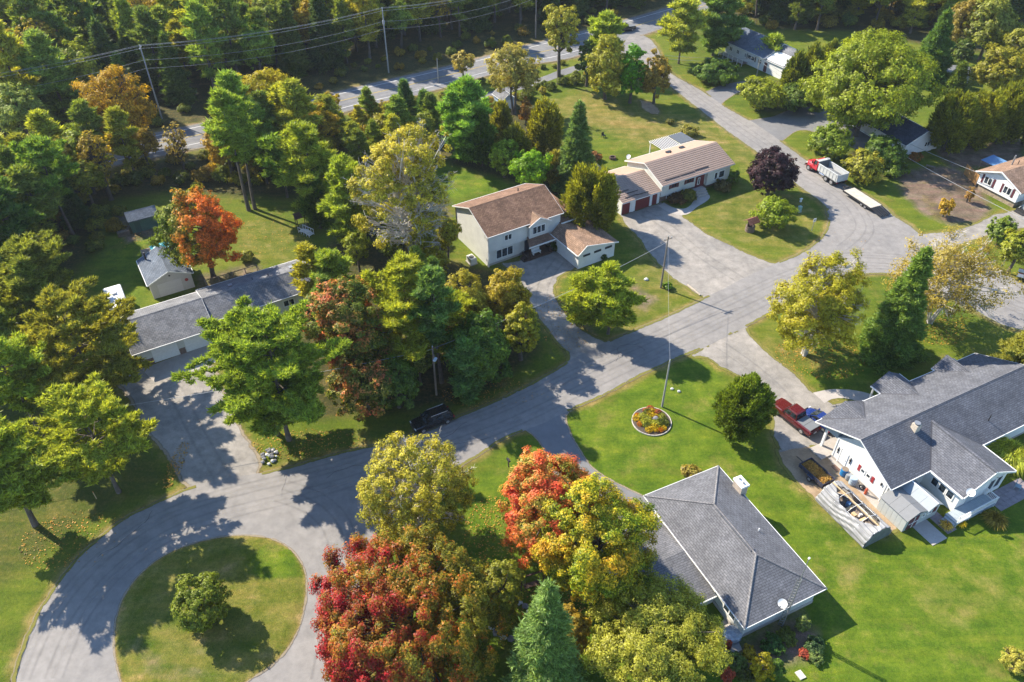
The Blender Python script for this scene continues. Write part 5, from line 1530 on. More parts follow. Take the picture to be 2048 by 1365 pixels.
# ---- white house with the long grey roof (right)
H2 = Matrix.Translation((38.81, 51.33, 0)) @ Matrix.Rotation(R(26.8), 4, 'Z')
h = thing('long_white_house', 'long white house with slate-grey gabled roof and red shutters', 'house', (38.81, 51.33, 0), R(26.8))
gable_roof(h, 0, 26.0, 0, 10.8, 3.0, 5.55, SH_GREY, vr=5.1)
gable_walls(h, .45, 25.6, .5, 7.85, -.05, 3.1, 5.25, SID_WHITE, vr=5.1)
MB().box(.40, 25.65, .45, 7.9, -.05, .3).build('foundation', CONC, h)
MB().loft([[(u, 7.9, 2.75), (u, 10.3, 2.75), (u, 10.3, 2.98), (u, 7.9, 4.0)] for u in (25.5, .5)]).build('porch_gable', SID_GREY, h)
for u in (.55, 4.9, 9.3): MB().box(u - .12, u + .12, 9.35, 9.6, .18, 2.75).build('porch_column', TRIM, h)
MB().box(-.95, 22, 7.9, 9.75, 0, .18).build('porch_slab', CONC, h)
for uc, hw_, vtip, zr_ in ((4.1, 3.1, 10.95, 4.25), (12.3, 2.3, 12.3, 4.3), (20.8, 1.9, 11.3, 4.3)):
    ve = 10.8 - (zr_ - 3.0) / 2.55 * 5.7
    for sg in (-1, 1):
        pts = [(uc, ve - .1, zr_), (uc, vtip, zr_), (uc + sg * hw_, vtip, 3.0), (uc + sg * hw_, 10.75, 3.0)]
        if sg > 0: pts = pts[::-1]
        pts = pts if (Vector(pts[1]) - Vector(pts[0])).cross(Vector(pts[2]) - Vector(pts[0])).z > 0 else pts[::-1]
        MB().slab([(a, b, c + .02) for a, b, c in pts], .14).build('dormer_slope', SH_GREY, h)
        bar((uc + sg * (hw_ + .03), 10.85, 3.03), (uc + sg * (hw_ + .03), vtip, 3.03), .08, .17).build('dormer_gutter', TRIM, h)
    MB().loft([[(uc - hw_ + .15, v, 2.85), (uc + hw_ - .15, v, 2.85), (uc, v, zr_ - .12)] for v in (vtip - .15, vtip - .3)]).build('dormer_gable', SID_GREY, h)
    bar((uc, ve - .1, zr_ + .05), (uc, vtip, zr_ + .05), .24, .05).build('ridge_cap', SH_GREY, h)
    if vtip > 11.2:
        for sg in (-1, 1): MB().box(uc + sg * (hw_ - .3) - .09, uc + sg * (hw_ - .3) + .09, vtip - .35, vtip - .17, 0, 2.85).build('porch_column', TRIM, h)
VALLEY = M('valley_metal', (.05, .05, .058), .6, .1)
def strip3(name, a, b, w, mat, par, lift=.05):
    bar(Vector(a) + Vector((0, 0, lift)), Vector(b) + Vector((0, 0, lift)), w, .03).build(name, mat, par)
for uc, hw_, zr_ in ((4.1, 3.1, 4.25), (12.3, 2.3, 4.3), (20.8, 1.9, 4.3)):
    ve = 10.8 - (zr_ - 3.0) / 2.55 * 5.7
    for sg in (-1, 1): strip3('valley', (uc, ve - .1, zr_), (uc + sg * hw_, 10.75, 3.0), .14, VALLEY, h)
strip3('valley', (9.5, 4.0, 5.0), (5.7, .05, 3.0), .16, VALLEY, h); strip3('valley', (9.5, 4.0, 5.0), (13.6, .05, 3.0), .16, VALLEY, h)
# south wing
wu0, wu1, wv, wr_ = 5.7, 13.6, -4.1, 9.5
rz = 5.0
for sg, ue in ((-1, wu0), (1, wu1)):
    top_v = (rz - 3.0) / 2.55 * 5.1
    pts = [(wr_, top_v, rz), (wr_, wv, rz), (ue, wv, 3.0), (ue, .05, 3.0)]
    pts = pts if (Vector(pts[1]) - Vector(pts[0])).cross(Vector(pts[2]) - Vector(pts[0])).z > 0 else pts[::-1]
    MB().slab([(a, b, c + .015) for a, b, c in pts], .16).build('wing_roof_slope', SH_GREY, h)
    bar((ue + sg * .07, 0, 3.02), (ue + sg * .07, wv, 3.02), .11, .17).build('gutter', TRIM, h)
m = MB()
for ue in (wu0, wu1): bar((ue, wv - .04, 3.03), (wr_, wv - .04, rz + .03), .07, .22, m)
m.build('rake_board', TRIM, h)
bar((wr_, top_v, rz + .06), (wr_, wv, rz + .06), .3, .06).build('ridge_cap', SH_GREY, h)
MB().loft([[(wu0 + .4, v, -.05), (wu1 - .4, v, -.05), (wu1 - .4, v, 2.95), (wr_, v, rz - .2), (wu0 + .4, v, 2.95)] for v in (wv + .45, .6)]).build('wing_wall', SID_WHITE, h)
for k in range(3): window(h, (wu0 + .4, -.75 - .95 * k, 1.75), '-u', .9, 1.15, 1)
for k, u in enumerate((11.0, 12.1)): window(h, (u, wv + .45, 1.7), '-v', 1.05, 1.9, 1)
panel(h, 'door', (8.0, wv + .45, 1.05), '-v', .95, 2.1, SID_GREY, .05)
# gable end openings
d = panel(h, 'door', (.45, 6.35, 1.15), '-u', .95, 2.05, TRIM, .05); MB().box(.36, .42, 6.0, 6.06, 1.05, 1.12).build('door_handle', DARK, d)
panel(h, 'door_frame', (.45, 6.95, 1.2), '-u', .16, 2.2, TRIM, .07)
for vv in (3.75, 3.0): window(h, (.45, vv, 1.75), '-u', .62, .62, 1)
for vv in (4.28, 2.42): panel(h, 'shutter', (.45, vv, 1.75), '-u', .32, .85, SHUTTER_R, .05)
for vv in (.62, 7.72): panel(h, 'corner_board', (.45, vv, 1.5), '-u', .14, 3.0, TRIM, .05)
panel(h, 'downspout', (.45, .85, 1.4), '-u', .09, 2.7, TRIM, .10)
m = MB(); 
for vv in (7.25, 5.5): m.box(.36, .44, vv - .10, vv + .10, 1.55, 1.75).box(.34, .44, vv - .03, vv + .03, 1.2, 2.05)
m.build('wall_ornament', DARK, h)
panel(h, 'wall_lamp', (.45, 1.35, 2.2), '-u', .12, .35, DARK, .14)
c = MB().box(6.55, 7.25, 3.6, 4.3, 4.2, 5.75).build('chimney', M('pale_stone', (.52, .45, .36), .9, .35, 3), h)
MB().cyl((6.9, 3.95, 5.75), .26, .16, 14).build('chimney_cap', GREYM, c); MB().cyl((6.9, 3.95, 5.91), .33, .05, 14).build('rain_hood', GREYM, c)
MB().tube((16.3, 1.77, 3.6), (16.3, 1.77, 4.75), .055).tube((16.3, 1.77, 4.75), (16.34, 1.8, 4.8), .055).build('vent_pipe', DARK, h)
# deck on the wing end
t = thing('deck', 'grey-painted deck with white railing at the end of the white house wing', 'deck', H2 @ Vector((4.75, -5.15, 0)), R(26.8))
BD = M('deck_grey_paint', (.33, .38, .41), .7, .12)
for k in range(24): MB().box(k * .245 + .01, k * .245 + .235, 0, 1.45, .50, .56).build('deck_board', BD, t)
MB().box(.02, 5.85, .02, 1.43, .2, .495).build('deck_frame', BD, t)
for (x, y) in ((.08, .08), (2.0, .08), (3.9, .08), (5.8, .08), (5.8, 1.38)): MB().box(x - .05, x + .05, y - .05, y + .05, 0, 1.52).build('post', TRIM, t)
m = MB().box(.0, 5.9, .04, .14, 1.45, 1.52).box(5.75, 5.85, .0, 1.45, 1.451, 1.521).box(.0, 5.9, .06, .12, .66, .71).box(5.77, 5.83, 0, 1.45, .661, .711); m.build('rail', TRIM, t)
for k in range(38): MB().box(.18 + k * .148, .21 + k * .148, .075, .105, .7, 1.46).build('baluster', TRIM, t)
for k in range(8): MB().box(5.785, 5.815, .22 + k * .15, .25 + k * .15, .7, 1.46).build('baluster', TRIM, t)
for k in range(3): MB().box(-.3 * (k + 1), -.3 * k - .005, .15, 1.3, 0, .42 - .14 * k).build('step', BD, t)
dish('satellite_dish', 'white satellite dish on the eave of the white house wing', H2 @ Vector((6.35, -4.15, 2.98)), R(318), .42)
PAT = M('purple_grey_pavers', (.25, .215, .225), .9, .25, 2)
t = thing('paver_walk', 'purplish paver walk from the resin shed to the deck steps', 'walk', H2 @ Vector((3.4, -5.4, 0)), R(26.8))
for i in range(2):
    for j in range(6): MB().box(i * .66 + .01, i * .66 + .65, j * .66 + .01, j * .66 + .65, -.05, .035).build('paver', PAT, t)
t = thing('paver_patio', 'purplish paver patio right of the deck', 'patio', H2 @ Vector((10.75, -5.9, 0)), R(26.8))
for i in range(8):
    for j in range(3): MB().box(i * .72 + .01, i * .72 + .71, j * .72 + .01, j * .72 + .71, -.05, .035).build('paver', PAT, t)
tag(MB().box(0, 2.0, 0, 2.7, 0, .07, .02).build('concrete_pad', CONC, None, False, H2 @ Vector((.9, -5.7, 0))), 'pale concrete pad in front of the resin shed doors', 'concrete pad').rotation_euler = (0, 0, R(26.8))
t = thing('patio_chair', 'small grey-blue chair on the paver patio', 'chair', H2 @ Vector((14.9, -4.6, .04)), R(50))
CH = M('chair_grey_blue', (.22, .30, .34), .6, .1)
MB().box(-.3, .3, -.3, .3, .40, .45, .02).build('seat', CH, t); MB().box(-.3, .3, .26, .32, .46, .95).build('backrest', CH, t)
for x in (-.26, .26):
    for y in (-.26, .26): MB().box(x - .025, x + .025, y - .025, y + .025, 0, .4).build('leg', CH, t)
# resin shed
t = thing('resin_shed', 'pale grey resin garden shed with two ridges and maroon doors', 'shed', H2 @ Vector((-.62, -3.1, 0)), R(26.8))
RES = M('resin_grey', (.40, .42, .40), .6, .06); RESR = M('resin_roof', (.17, .175, .18), .6, .08)
for k in range(6): MB().box(.0, .07, k * .56 + .01, k * .56 + .55, .05, 1.9).build('wall_panel', RES, t)
for k in range(6): MB().box(k * .78 + .08, k * .78 + .85, 0, .07, .05, 1.9).build('wall_panel', RES, t)
MB().box(.1, 4.75, .1, 3.3, .02, 1.95).build('wall', RES, t)
for a, b, za, zb in ((-.12, 1.35, 1.92, 2.62), (1.35, 2.9, 2.62, 2.02)):
    for k in range(3): MB().slab([(a, -.12 + k * 1.2, za), (b, -.12 + k * 1.2, zb), (b, 1.06 + k * 1.2, zb), (a, 1.06 + k * 1.2, za)], .07).build('roof_panel', RESR, t)
for a, b, za, zb in ((2.6, 3.7, 2.1, 2.75), (3.7, 4.9, 2.75, 1.95)):
    for k in range(3): MB().slab([(a, -.25 + k * 1.2, za), (b, -.25 + k * 1.2, zb), (b, .93 + k * 1.2, zb), (a, .93 + k * 1.2, za)], .07).build('roof_panel', M('resin_roof_light', (.26, .29, .31), .6, .06), t)
bar((3.7, -.27, 2.79), (3.7, 3.4, 2.79), .12, .05).build('ridge_cap', TRIM, t)
for k, u in enumerate((.75, 1.45)): panel(t, 'door', (u, 0, 1.0), '-v', .66, 1.7, SHUTTER, .06)
panel(t, 'door_cross', (1.1, -.07, 1.05), '-v', .06, 1.7, TRIM, .03); panel(t, 'door_cross', (1.1, -.07, 1.05), '-v', 1.3, .06, TRIM, .035)
for u in (2.5, 3.4): window(t, (u, 0, 1.35), '-v', .55, .6, 1)
panel(t, 'shutter', (4.15, 0, 1.35), '-v', .4, .75, SHUTTER, .05)

# ---- two-storey house
H3 = Matrix.Translation((-3.38, 95.44, 0)) @ Matrix.Rotation(R(31.8), 4, 'Z')
h = thing('two_storey_house', 'two-storey pale house with brown shingle roof and attached garage', 'house', (-3.38, 95.44, 0), R(31.8))
gable_roof(h, -.35, 12.9, -.35, 10.25, 5.5, 7.75, SH_BROWN, vr=4.95)
gable_walls(h, 0, 12.55, 0, 9.9, 2.65, 5.6, 7.5, SID_BEIGE, vr=4.95)
MB().box(.0, 12.55, .38, 9.9, -.05, 2.65).build('lower_wall', SID_BEIGE, h)
MB().box(-.01, 12.56, .36, .5, 0, .35).build('foundation', CONC, h)
window(h, (3.3, 0, 4.25), '-v', 1.35, 1.05, 2)
window(h, (2.9, .38, 1.55), '-v', 3.0, 1.6, 3)
# bump-out with its own gable
MB().loft([[(6.75, v, 2.9), (10.1, v, 2.9), (10.1, v, 5.15), (8.42, v, 5.95), (6.75, v, 5.15)] for v in (-.42, .1)]).build('bay_wall', SID_BEIGE, h)
for sg in (-1, 1):
    pts = [(8.42, 2.2, 6.28), (8.42, -.75, 6.28), (8.42 + sg * 2.05, -.75, 5.2), (8.42 + sg * 2.05, .1, 5.2)]
    pts = pts if (Vector(pts[1]) - Vector(pts[0])).cross(Vector(pts[2]) - Vector(pts[0])).z > 0 else pts[::-1]
    MB().slab(pts, .13).build('bay_roof_slope', SH_TAN, h)
    bar((8.42 + sg * 2.05, -.78, 5.22), (8.42, -.78, 6.30), .05, .18).build('rake_board', TRIM, h)
window(h, (8.42, -.42, 4.15), '-v', 2.3, 1.35, 3)
# porch
MB().slab([(5.9, -1.75, 2.45), (10.5, -1.75, 2.45), (10.0, .0, 3.15), (6.6, .0, 3.15)], .12).build('porch_roof', SH_BROWN, h)
bar((5.85, -1.8, 2.46), (10.55, -1.8, 2.46), .1, .2).build('porch_fascia', TRIM, h)
for k in range(11): MB().box(5.95 + k * .385, 5.95 + k * .385 + .37, -1.7, .36, .42, .5).build('porch_board', WOOD_DK, h)
MB().box(6.0, 10.1, -1.66, .36, 0, .41).build('porch_base', WOOD_DK, h)
for u in (6.15, 9.7): MB().box(u - .06, u + .06, -1.68, -1.56, .4, 2.3).build('porch_post', WOOD_DK, h)
for k in range(3): MB().box(5.1 + .28 * k, 5.37 + .28 * k, -1.6, -.4, 0, .14 * (k + 1)).build('step', WOOD_DK, h)
m = MB()
for v in (-1.62, -.38):
    m.tube((5.05, v, .95), (6.0, v, 1.35), .025)
    for k in range(7): m.tube((5.08 + k * .15, v, .05 + .06 * k), (5.08 + k * .15, v, .96 + .063 * k), .014, None, 4)
m.build('stair_railing', DARK, h)
panel(h, 'door', (6.9, .38, 1.5), '-v', .95, 2.05, M('navy_door', (.02, .03, .06), .4, .1), .06)
window(h, (8.6, .38, 1.6), '-v', 1.1, 1.1, 1)
for v_ in (.12,): panel(h, 'downspout', (0.05, v_, 2.7), '-u', .1, 5.3, TRIM, .1)
panel(h, 'downspout', (0.0, 9.75, 2.7), '-u', .1, 5.3, M('brown_downspout', (.16, .12, .09), .5, .1), .1)
pipe(h, 'roof_vent', (8.9, 6.2, 7.0), .09, .75, DARK)
# side addition and garage
MB().slab([(12.4, -.35, 3.75), (16.6, -.35, 3.75), (15.0, 4.9, 5.1), (12.4, 4.9, 5.1)], .14).build('addition_roof', SH_BROWN, h)
MB().slab([(12.4, 4.9, 5.1), (15.0, 4.9, 5.1), (16.3, 9.9, 3.9), (12.4, 9.9, 3.9)], .14).build('addition_roof', SH_BROWN, h)
MB().box(12.5, 15.3, .2, 9.6, 0, 3.7).build('addition_wall', SID_BEIGE, h)
bar((12.5, -.4, 3.80), (16.9, -.4, 3.80), .18, .12).build('flashing', TRIM, h)
for pts in ([(10.6, -7.55, 2.6), (12.1, -7.55, 3.85), (12.1, -.3, 3.85), (10.6, -.3, 2.6)], [(12.1, -7.55, 3.85), (18.0, -7.55, 2.6), (18.0, -.3, 2.6), (12.1, -.3, 3.85)]):
    pts = pts if (Vector(pts[1]) - Vector(pts[0])).cross(Vector(pts[2]) - Vector(pts[0])).z > 0 else pts[::-1]
    MB().slab(pts, .14).build('garage_roof', SH_TAN, h)
MB().loft([[(10.95, v, -.05), (17.6, v, -.05), (17.6, v, 2.55), (12.1, v, 3.7), (10.95, v, 2.7)] for v in (-7.2, .3)]).build('garage_wall', SID_WHITE, h)
m = MB(); bar((10.6, -7.58, 2.62), (12.1, -7.58, 3.88), .06, .18, m); bar((12.1, -7.58, 3.88), (18.0, -7.58, 2.62), .06, .18, m); m.build('rake_board', TRIM, h)
bar((10.54, -7.5, 2.6), (10.54, -.3, 2.6), .1, .14).build('gutter', TRIM, h)
for u in (12.4, 14.4, 16.4): window(h, (u, -7.2, 2.0), '-v', 1.25, .34, 1, DARK)
garage_door(h, (10.95, -3.7, 1.12), '-u', 4.9, 2.2, TRIM)
t = thing('porch_bench', 'light bench with yellow flowers on the front porch', 'bench', H3 @ Vector((7.6, -1.1, .5)), R(31.8))
MB().box(-.7, .7, -.3, .3, .36, .46, .03).build('seat', TRIM, t); MB().box(-.7, .7, .26, .34, .47, .85).build('backrest', TRIM, t)
for x in (-.6, .6): MB().box(x - .04, x + .04, -.26, .3, 0, .36).build('leg', TRIM, t)
t = thing('heat_pump', 'white heat pump unit at the side wall of the two-storey house', 'heat pump', H3 @ Vector((-1.5, 2.6, 0)), R(31.8))
MB().box(-.5, .5, -.75, .75, .08, 1.0, .04).build('cabinet', M('unit_beige', (.5, .5, .46), .5, .08), t); MB().lathe([(.38, 0), (.38, .03), (.30, .035)], 20, (0, 0, 1.0)).build('fan_grille', DARK, t); MB().box(-.6, .6, -.85, .85, 0, .08).build('base', CONC, t)

# ---- split-level house with the tiled metal roof
H4 = Matrix.Translation((24.38, 114.08, 0)) @ Matrix.Rotation(R(30.3), 4, 'Z')
h = thing('split_level_house', 'split-level house with brown ribbed metal roof and red garage doors', 'house', (24.38, 114.08, 0), R(30.3))
METAL = M('brown_metal_tile', (.255, .185, .145), .55, .12, 1.2)
METAL_E = M('tan_metal_tile', (.40, .27, .19), .55, .10, 1.2)
def course_roof(par, u0, u1, v0, vr, z0, z1, n, mat):
    """metal tile courses, each lapping the one below; ribs run up the slope"""
    rib = .42
    k_n = int((u1 - u0) / rib)
    for k in range(n):
        f0, f1 = k / n, (k + 1) / n
        va, vb = v0 + (vr - v0) * f0, v0 + (vr - v0) * f1
        za, zb = z0 + (z1 - z0) * f0 + .055, z0 + (z1 - z0) * f1 + .012
        us = []
        for i in range(k_n): us += [(u0 + (u1 - u0) * (i + .0) / k_n, 0), (u0 + (u1 - u0) * (i + .35) / k_n, 0), (u0 + (u1 - u0) * (i + .5) / k_n, .03), (u0 + (u1 - u0) * (i + .65) / k_n, .03), (u0 + (u1 - u0) * (i + .8) / k_n, 0)]
        us.append((u1, 0))
        vs = [(u, va, za + d) for u, d in us] + [(u, vb, zb + d) for u, d in us] + [(u, va, za - .07) for u, d in us]
        N_ = len(us); sg = 1 if vr > v0 else -1
        fs = []
        for i in range(N_ - 1):
            a = (i, i + 1, N_ + i + 1, N_ + i); b = (2 * N_ + i, 2 * N_ + i + 1, i + 1, i)
            fs += [a, b] if sg > 0 else [a[::-1], b[::-1]]
        MB().add(vs, fs).build('roof_course', mat, par)
rf = gable_roof(h, -.1, 15.5, -.6, 9.8, 3.55, 5.4, METAL_E, vr=4.6, trim=TRIM, cap=METAL)
course_roof(h, -.1, 15.5, -.62, 4.55, 3.56, 5.40, 13, METAL)
gable_walls(h, .25, 15.1, .0, 9.4, 1.15, 3.6, 5.2, SID_CREAM, vr=4.6)
MB().box(.3, 15.05, .35, 9.3, -.05, 1.15).build('lower_wall', BRICKR, h)
gr = gable_roof(h, -8.0, -.05, -.5, 9.6, 2.6, 4.2, METAL_E, vr=4.6, trim=TRIM, cap=METAL)
course_roof(h, -8.0, -.12, -.52, 4.55, 2.61, 4.20, 13, METAL)
gable_walls(h, -7.6, .2, .2, 9.3, -.05, 2.6, 4.0, SID_WHITE, vr=4.6)
for (ua, ub, f) in ((-6.2, -3.9, .30), (-4.6, -2.5, .14), (-7.4, -5.4, .42), (-7.0, -4.6, .16), (-.0, 0, 0)):
    if ub > ua: bar((ua, -.5 + 5.1 * f, 2.6 + 1.6 * f + .16), (ub, -.5 + 5.1 * f, 2.6 + 1.6 * f + .16), .12, .12).build('snow_guard', M('dark_brown_metal', (.055, .038, .030), .5, .1), h)
for (ua, ub, f) in ((.9, 4.0, .17), (4.2, 7.2, .17), (7.4, 10.3, .19)): bar((ua, -.6 + 5.2 * f, 3.55 + 1.85 * f + .16), (ub, -.6 + 5.2 * f, 3.55 + 1.85 * f + .16), .12, .12).build('snow_guard', MATS['dark_brown_metal'], h)
for u, w in ((-6.7, 1.5), (-3.35, 2.9), (-.85, .95)): garage_door(h, (u, .2, 1.12), '-v', w, 2.2, REDPAINT)
for u in (-5.3, -1.65, -.12): panel(h, 'pilaster', (u, .2, 1.25), '-v', .42 if u < -5 else .3, 2.5, TRIM, .06)
for u in (2.85, 6.1):
    window(h, (u, 0, 2.65), '-v', 1.2, .85, 2, REDPAINT)
    for du in (-.85, .85): panel(h, 'shutter', (u + du, 0, 2.65), '-v', .36, 1.0, SHUTTER, .04)
panel(h, 'entry_recess', (8.5, 0, 2.0), '-v', 1.9, 2.9, REDPAINT, .03)
d = panel(h, 'door', (8.2, -.03, 1.9), '-v', .95, 2.1, SHUTTER, .05); window(d, (8.2, -.08, 2.0), '-v', .5, 1.3, 1, TRIM, .03)
MB().box(9.6, 14.6, -.55, .05, 1.0, 3.35).build('bay_wall', SID_CREAM, h)
for u, w in ((11.5, .75), (12.75, 1.35)): window(h, (u, -.55, 2.35), '-v', w, 1.4, 1)
for u in (2.3, 5.6): window(h, (u, .35, .6), '-v', 1.1, .55, 2)
for k, z in enumerate((.85, .57, .29)): MB().box(6.9, 9.2, -1.1 - .35 * k, -.02 - (.0 if k == 0 else 1.08 + .35 * (k - 1)), 0, z).build('step', CONC, h)
for (u, v) in ((6.8, 6.7), (10.1, 7.1)): MB().box(u - .45, u + .45, v - .35, v + .35, 5.4 - (v - 4.6) * .356, 5.62 - (v - 4.6) * .356).build('skylight', DARK, h)
pipe(h, 'vent_pipe', (6.6, 6.0, 4.7), .06, .8, DARK)
dish('satellite_dish', 'small satellite dish at the rear eave of the split-level house', H4 @ Vector((1.1, 10.2, 3.1)), R(318), .4)
# pergola
t = thing('pergola', 'white pergola with dark louvre panels behind the split-level house', 'pergola', H4 @ Vector((9.7, 11.5, 0)), R(30.3))
for x in (.1, 3.7, 7.2):
    for y in (.1, 3.5): MB().box(x - .08, x + .08, y - .08, y + .08, 0, 2.4).build('post', TRIM, t)
for y in (.1, 3.5): MB().box(-.2, 7.5, y - .06, y + .06, 2.25, 2.45).build('beam', TRIM, t)
for k in range(19): MB().box(-.1 + k * .41, -.03 + k * .41, -.3, 3.9, 2.452, 2.53).build('rafter', TRIM, t)
MB().box(4.1, 7.3, .0, 3.6, 2.602, 2.63).build('shade_panel', M('shade_cloth', (.085, .10, .12), .8, .15), t)
for k in range(10): MB().box(-.02 + k * .41, .36 + k * .41, .0, 3.6, 2.43, 2.45).build('shade_slat', M('dark_slat', (.055, .050, .055), .8, .15), t)

# ---- long grey-roofed house (left)
H5 = Matrix.Translation((-46.86, 73.41, 0)) @ Matrix.Rotation(R(31.2), 4, 'Z')
h = thing('long_house', 'long low house with light grey shingle roof and two pale garage doors', 'house', (-46.86, 73.41, 0), R(31.2))
gable_roof(h, -.5, 9.65, -.65, 8.6, 2.7, 4.45, SH_LONG, vr=4.3)
gable_roof(h, 9.7, 26.1, .9, 9.0, 2.75, 4.30, SH_LONG, vr=4.3)
gable_walls(h, 0, 9.7, 0, 8.1, -.05, 2.75, 4.2, SID_CREAM, vr=4.3)
gable_walls(h, 9.7, 25.7, 1.4, 8.6, -.05, 2.7, 4.05, SID_CREAM, vr=4.3)
for u0, u1 in ((.02, 1.65), (4.85, 5.6)): panel(h, 'brick_pier', ((u0 + u1) / 2, 0, .45), '-v', u1 - u0, .9, BRICKR, .06)
garage_door(h, (3.25, 0, 1.1), '-v', 3.1, 2.15, TRIM); garage_door(h, (7.1, 0, 1.1), '-v', 2.8, 2.15, TRIM)
window(h, (12.5, 1.4, 1.5), '-v', 2.2, 1.2, 3); window(h, (20, 1.4, 1.5), '-v', 1.6, 1.1, 2)
for u, v, z in ((13.8, 5.9, 3.6), (22.2, 5.65, 3.7)): c = MB().box(u - .2, u + .2, v - .2, v + .2, z - .1, z + .38).build('roof_vent', GREYM, h); MB().box(u - .27, u + .27, v - .27, v + .27, z + .38, z + .44).build('vent_hood', GREYM, c)
for u, v, z in ((18.9, 5.4, 3.7), (16.8, 5.9, 3.5)): pipe(h, 'vent_pipe', (u, v, z), .05, .6, DARK)
# detached garage
h = thing('detached_garage', 'small detached garage with grey roof behind the long house', 'garage', H5 @ Vector((4.5, 14.0, 0)), R(31.2))
gable_roof(h, -.4, 6.9, -5.95, .3, 2.6, 3.95, SH_BLUE, vr=-2.85, along='v')
gable_walls(h, 0, 6.5, -5.65, 0.0, -.05, 2.65, 3.8, SID_MAUVE, vr=-2.85, along='v')
garage_door(h, (2.55, 0, 1.05), '-v', 3.2, 2.05, M('pale_garage_door', (.50, .48, .47), .5, .06))
MB().cyl((.9, 5.6, 2.6), .12, 1.7, 10).build('stove_pipe', DARK, h)
MB().tube((4.85, -.06, 1.6), (4.85, .01, 1.6), .24, .24, 16).build('round_sign', SHUTTER_R, h)
MB().tube((2.85, -.06, 3.0), (2.85, .01, 3.0), .13, .13, 12).build('gable_vent', DARK, h)
t = MB(); rr = random.Random(9)
pts = [[(i * .45 + rr.uniform(-.06, .06), j * .4 + rr.uniform(-.06, .06), .25 + .22 * math.sin(i * 1.3) * math.cos(j * .9) + rr.uniform(0, .1)) for j in range(6)] for i in range(7)]
t.add([p for q in pts for p in q], [(i * 6 + j, (i + 1) * 6 + j, (i + 1) * 6 + j + 1, i * 6 + j + 1) for i in range(6) for j in range(5)])
t.add([(p[0], p[1], p[2] - .04) for q in pts for p in q], [(i * 6 + j, i * 6 + j + 1, (i + 1) * 6 + j + 1, (i + 1) * 6 + j) for i in range(6) for j in range(5)])
o = t.build('tarpaulin', M('turquoise_tarp', (.045, .36, .42), .4, .3, 2), None, False, H5 @ Vector((6.5, 20.9, 2.9))); o.rotation_euler = (0, 0, R(31)); tag(o, 'crumpled turquoise tarpaulin at the back of the detached garage', 'tarp')
t = thing('wood_shelter', 'low wood shelter under the turquoise tarpaulin', 'shelter', H5 @ Vector((5.2, 20.6, 0)), R(31.2))
for x in (.1, 3.9):
    for y in (.1, 2.3): MB().box(x - .06, x + .06, y - .06, y + .06, 0, 2.6).build('post', WOOD, t)
MB().slab([(0, 0, 2.6), (4.1, 0, 2.6), (4.1, 2.5, 2.85), (0, 2.5, 2.85)], .08).build('roof', WOOD, t)
# camper
t = thing('camper_trailer', 'white camper trailer beside the end of the long house', 'camper', H5 @ Vector((-1.2, 10.9, 0)), R(31.2))
CW = M('camper_white', (.62, .63, .64), .4, .08)
MB().box(0, 2.35, 0, 5.4, .45, 2.55, .12).build('body', CW, t)
MB().box(.9, 1.5, 3.0, 3.7, 2.55, 2.78, .05).build('roof_vent', CW, t)
for y in (1.2, 3.6): window(t, (2.35, y, 1.7), '+u', 1.0, .6, 1, DARK, .03)
for y in (2.2, 3.0):
    w_ = MB().tube((2.1, y, .35), (2.32, y, .35), .34, .34, 16).build('wheel', DARK, t)
    MB().tube((2.32, y, .35), (2.35, y, .35), .18, .18, 12).build('rim', GREYM, w_)
MB().tube((1.1, -1.3, .5), (1.1, 0, .5), .06).build('tow_bar', DARK, t)
# green shed
t = thing('green_shed', 'dark green garden shed with grey roof at the wood edge', 'shed', H5 @ Vector((5.4, 33.4, 0)), R(31.2))
gable_roof(t, -.2, 4.4, -.15, 3.2, 2.2, 3.05, SH_BLUE, vr=1.6, trim=None)
gable_walls(t, 0, 4.2, .1, 2.95, 0, 2.2, 2.95, BOARD_GREEN, vr=1.6)
panel(t, 'door', (1.0, .1, .95), '-v', .85, 1.8, M('green_door', (.045, .10, .09), .6, .15), .04)
t = thing('firewood_rack', 'low firewood stack left of the green shed', 'woodpile', H5 @ Vector((3.2, 33.3, 0)), R(31.2))
for i in range(9):
    for j in range(4): MB().tube((.1 + i * .2, 0, .12 + j * .19), (.1 + i * .2, .8, .12 + j * .19), .095, .09, 7).build('log', WOOD, t)

# ---- grey bungalow at the top right
p0 = G(1448, 82, 3.0)
h = thing('grey_bungalow', 'white bungalow with blue-grey roof below the far wood', 'house', (p0[0], p0[1], 0), R(-60))
gable_roof(h, 0, 13.2, 0, 10.4, 3.0, 5.4, SH_BLUE, vr=5.2)
gable_roof(h, 13.25, 18.8, .3, 10.1, 2.75, 5.1, SH_LONG, vr=5.2)
gable_walls(h, .4, 18.4, .5, 9.8, -.05, 3.0, 5.0, SID_WHITE, vr=5.2)
for u, w in ((2.2, 1.0), (4.5, .9), (7.0, .7), (8.8, 2.2), (11.5, 1.2)): window(h, (u, .5, 1.75), '-v', w, 1.0, 2)
for u in (7.6, 10.1): panel(h, 'shutter', (u, .5, 1.75), '-v', .35, 1.15, DARK, .04)
panel(h, 'door', (13.4, .5, 1.1), '-v', .9, 2.05, SHUTTER, .04)
t = thing('entrance_deck', 'white-railed deck along the front of the grey bungalow', 'deck', h.matrix_basis @ Vector((.5, -1.6, 0)), R(-60))
for k in range(20): MB().box(k * .4, k * .4 + .39, 0, 1.7, .5, .55).build('deck_board', WOOD, t)
for k in range(6): MB().box(k * 1.55, k * 1.55 + .1, 0, .1, 0, 1.45).build('post', TRIM, t)
MB().box(0, 7.95, .0, .1, 1.4, 1.47).build('rail', TRIM, t)
for k in range(40): MB().box(.1 + k * .19, .14 + k * .19, .03, .07, .55, 1.4).build('baluster', TRIM, t)

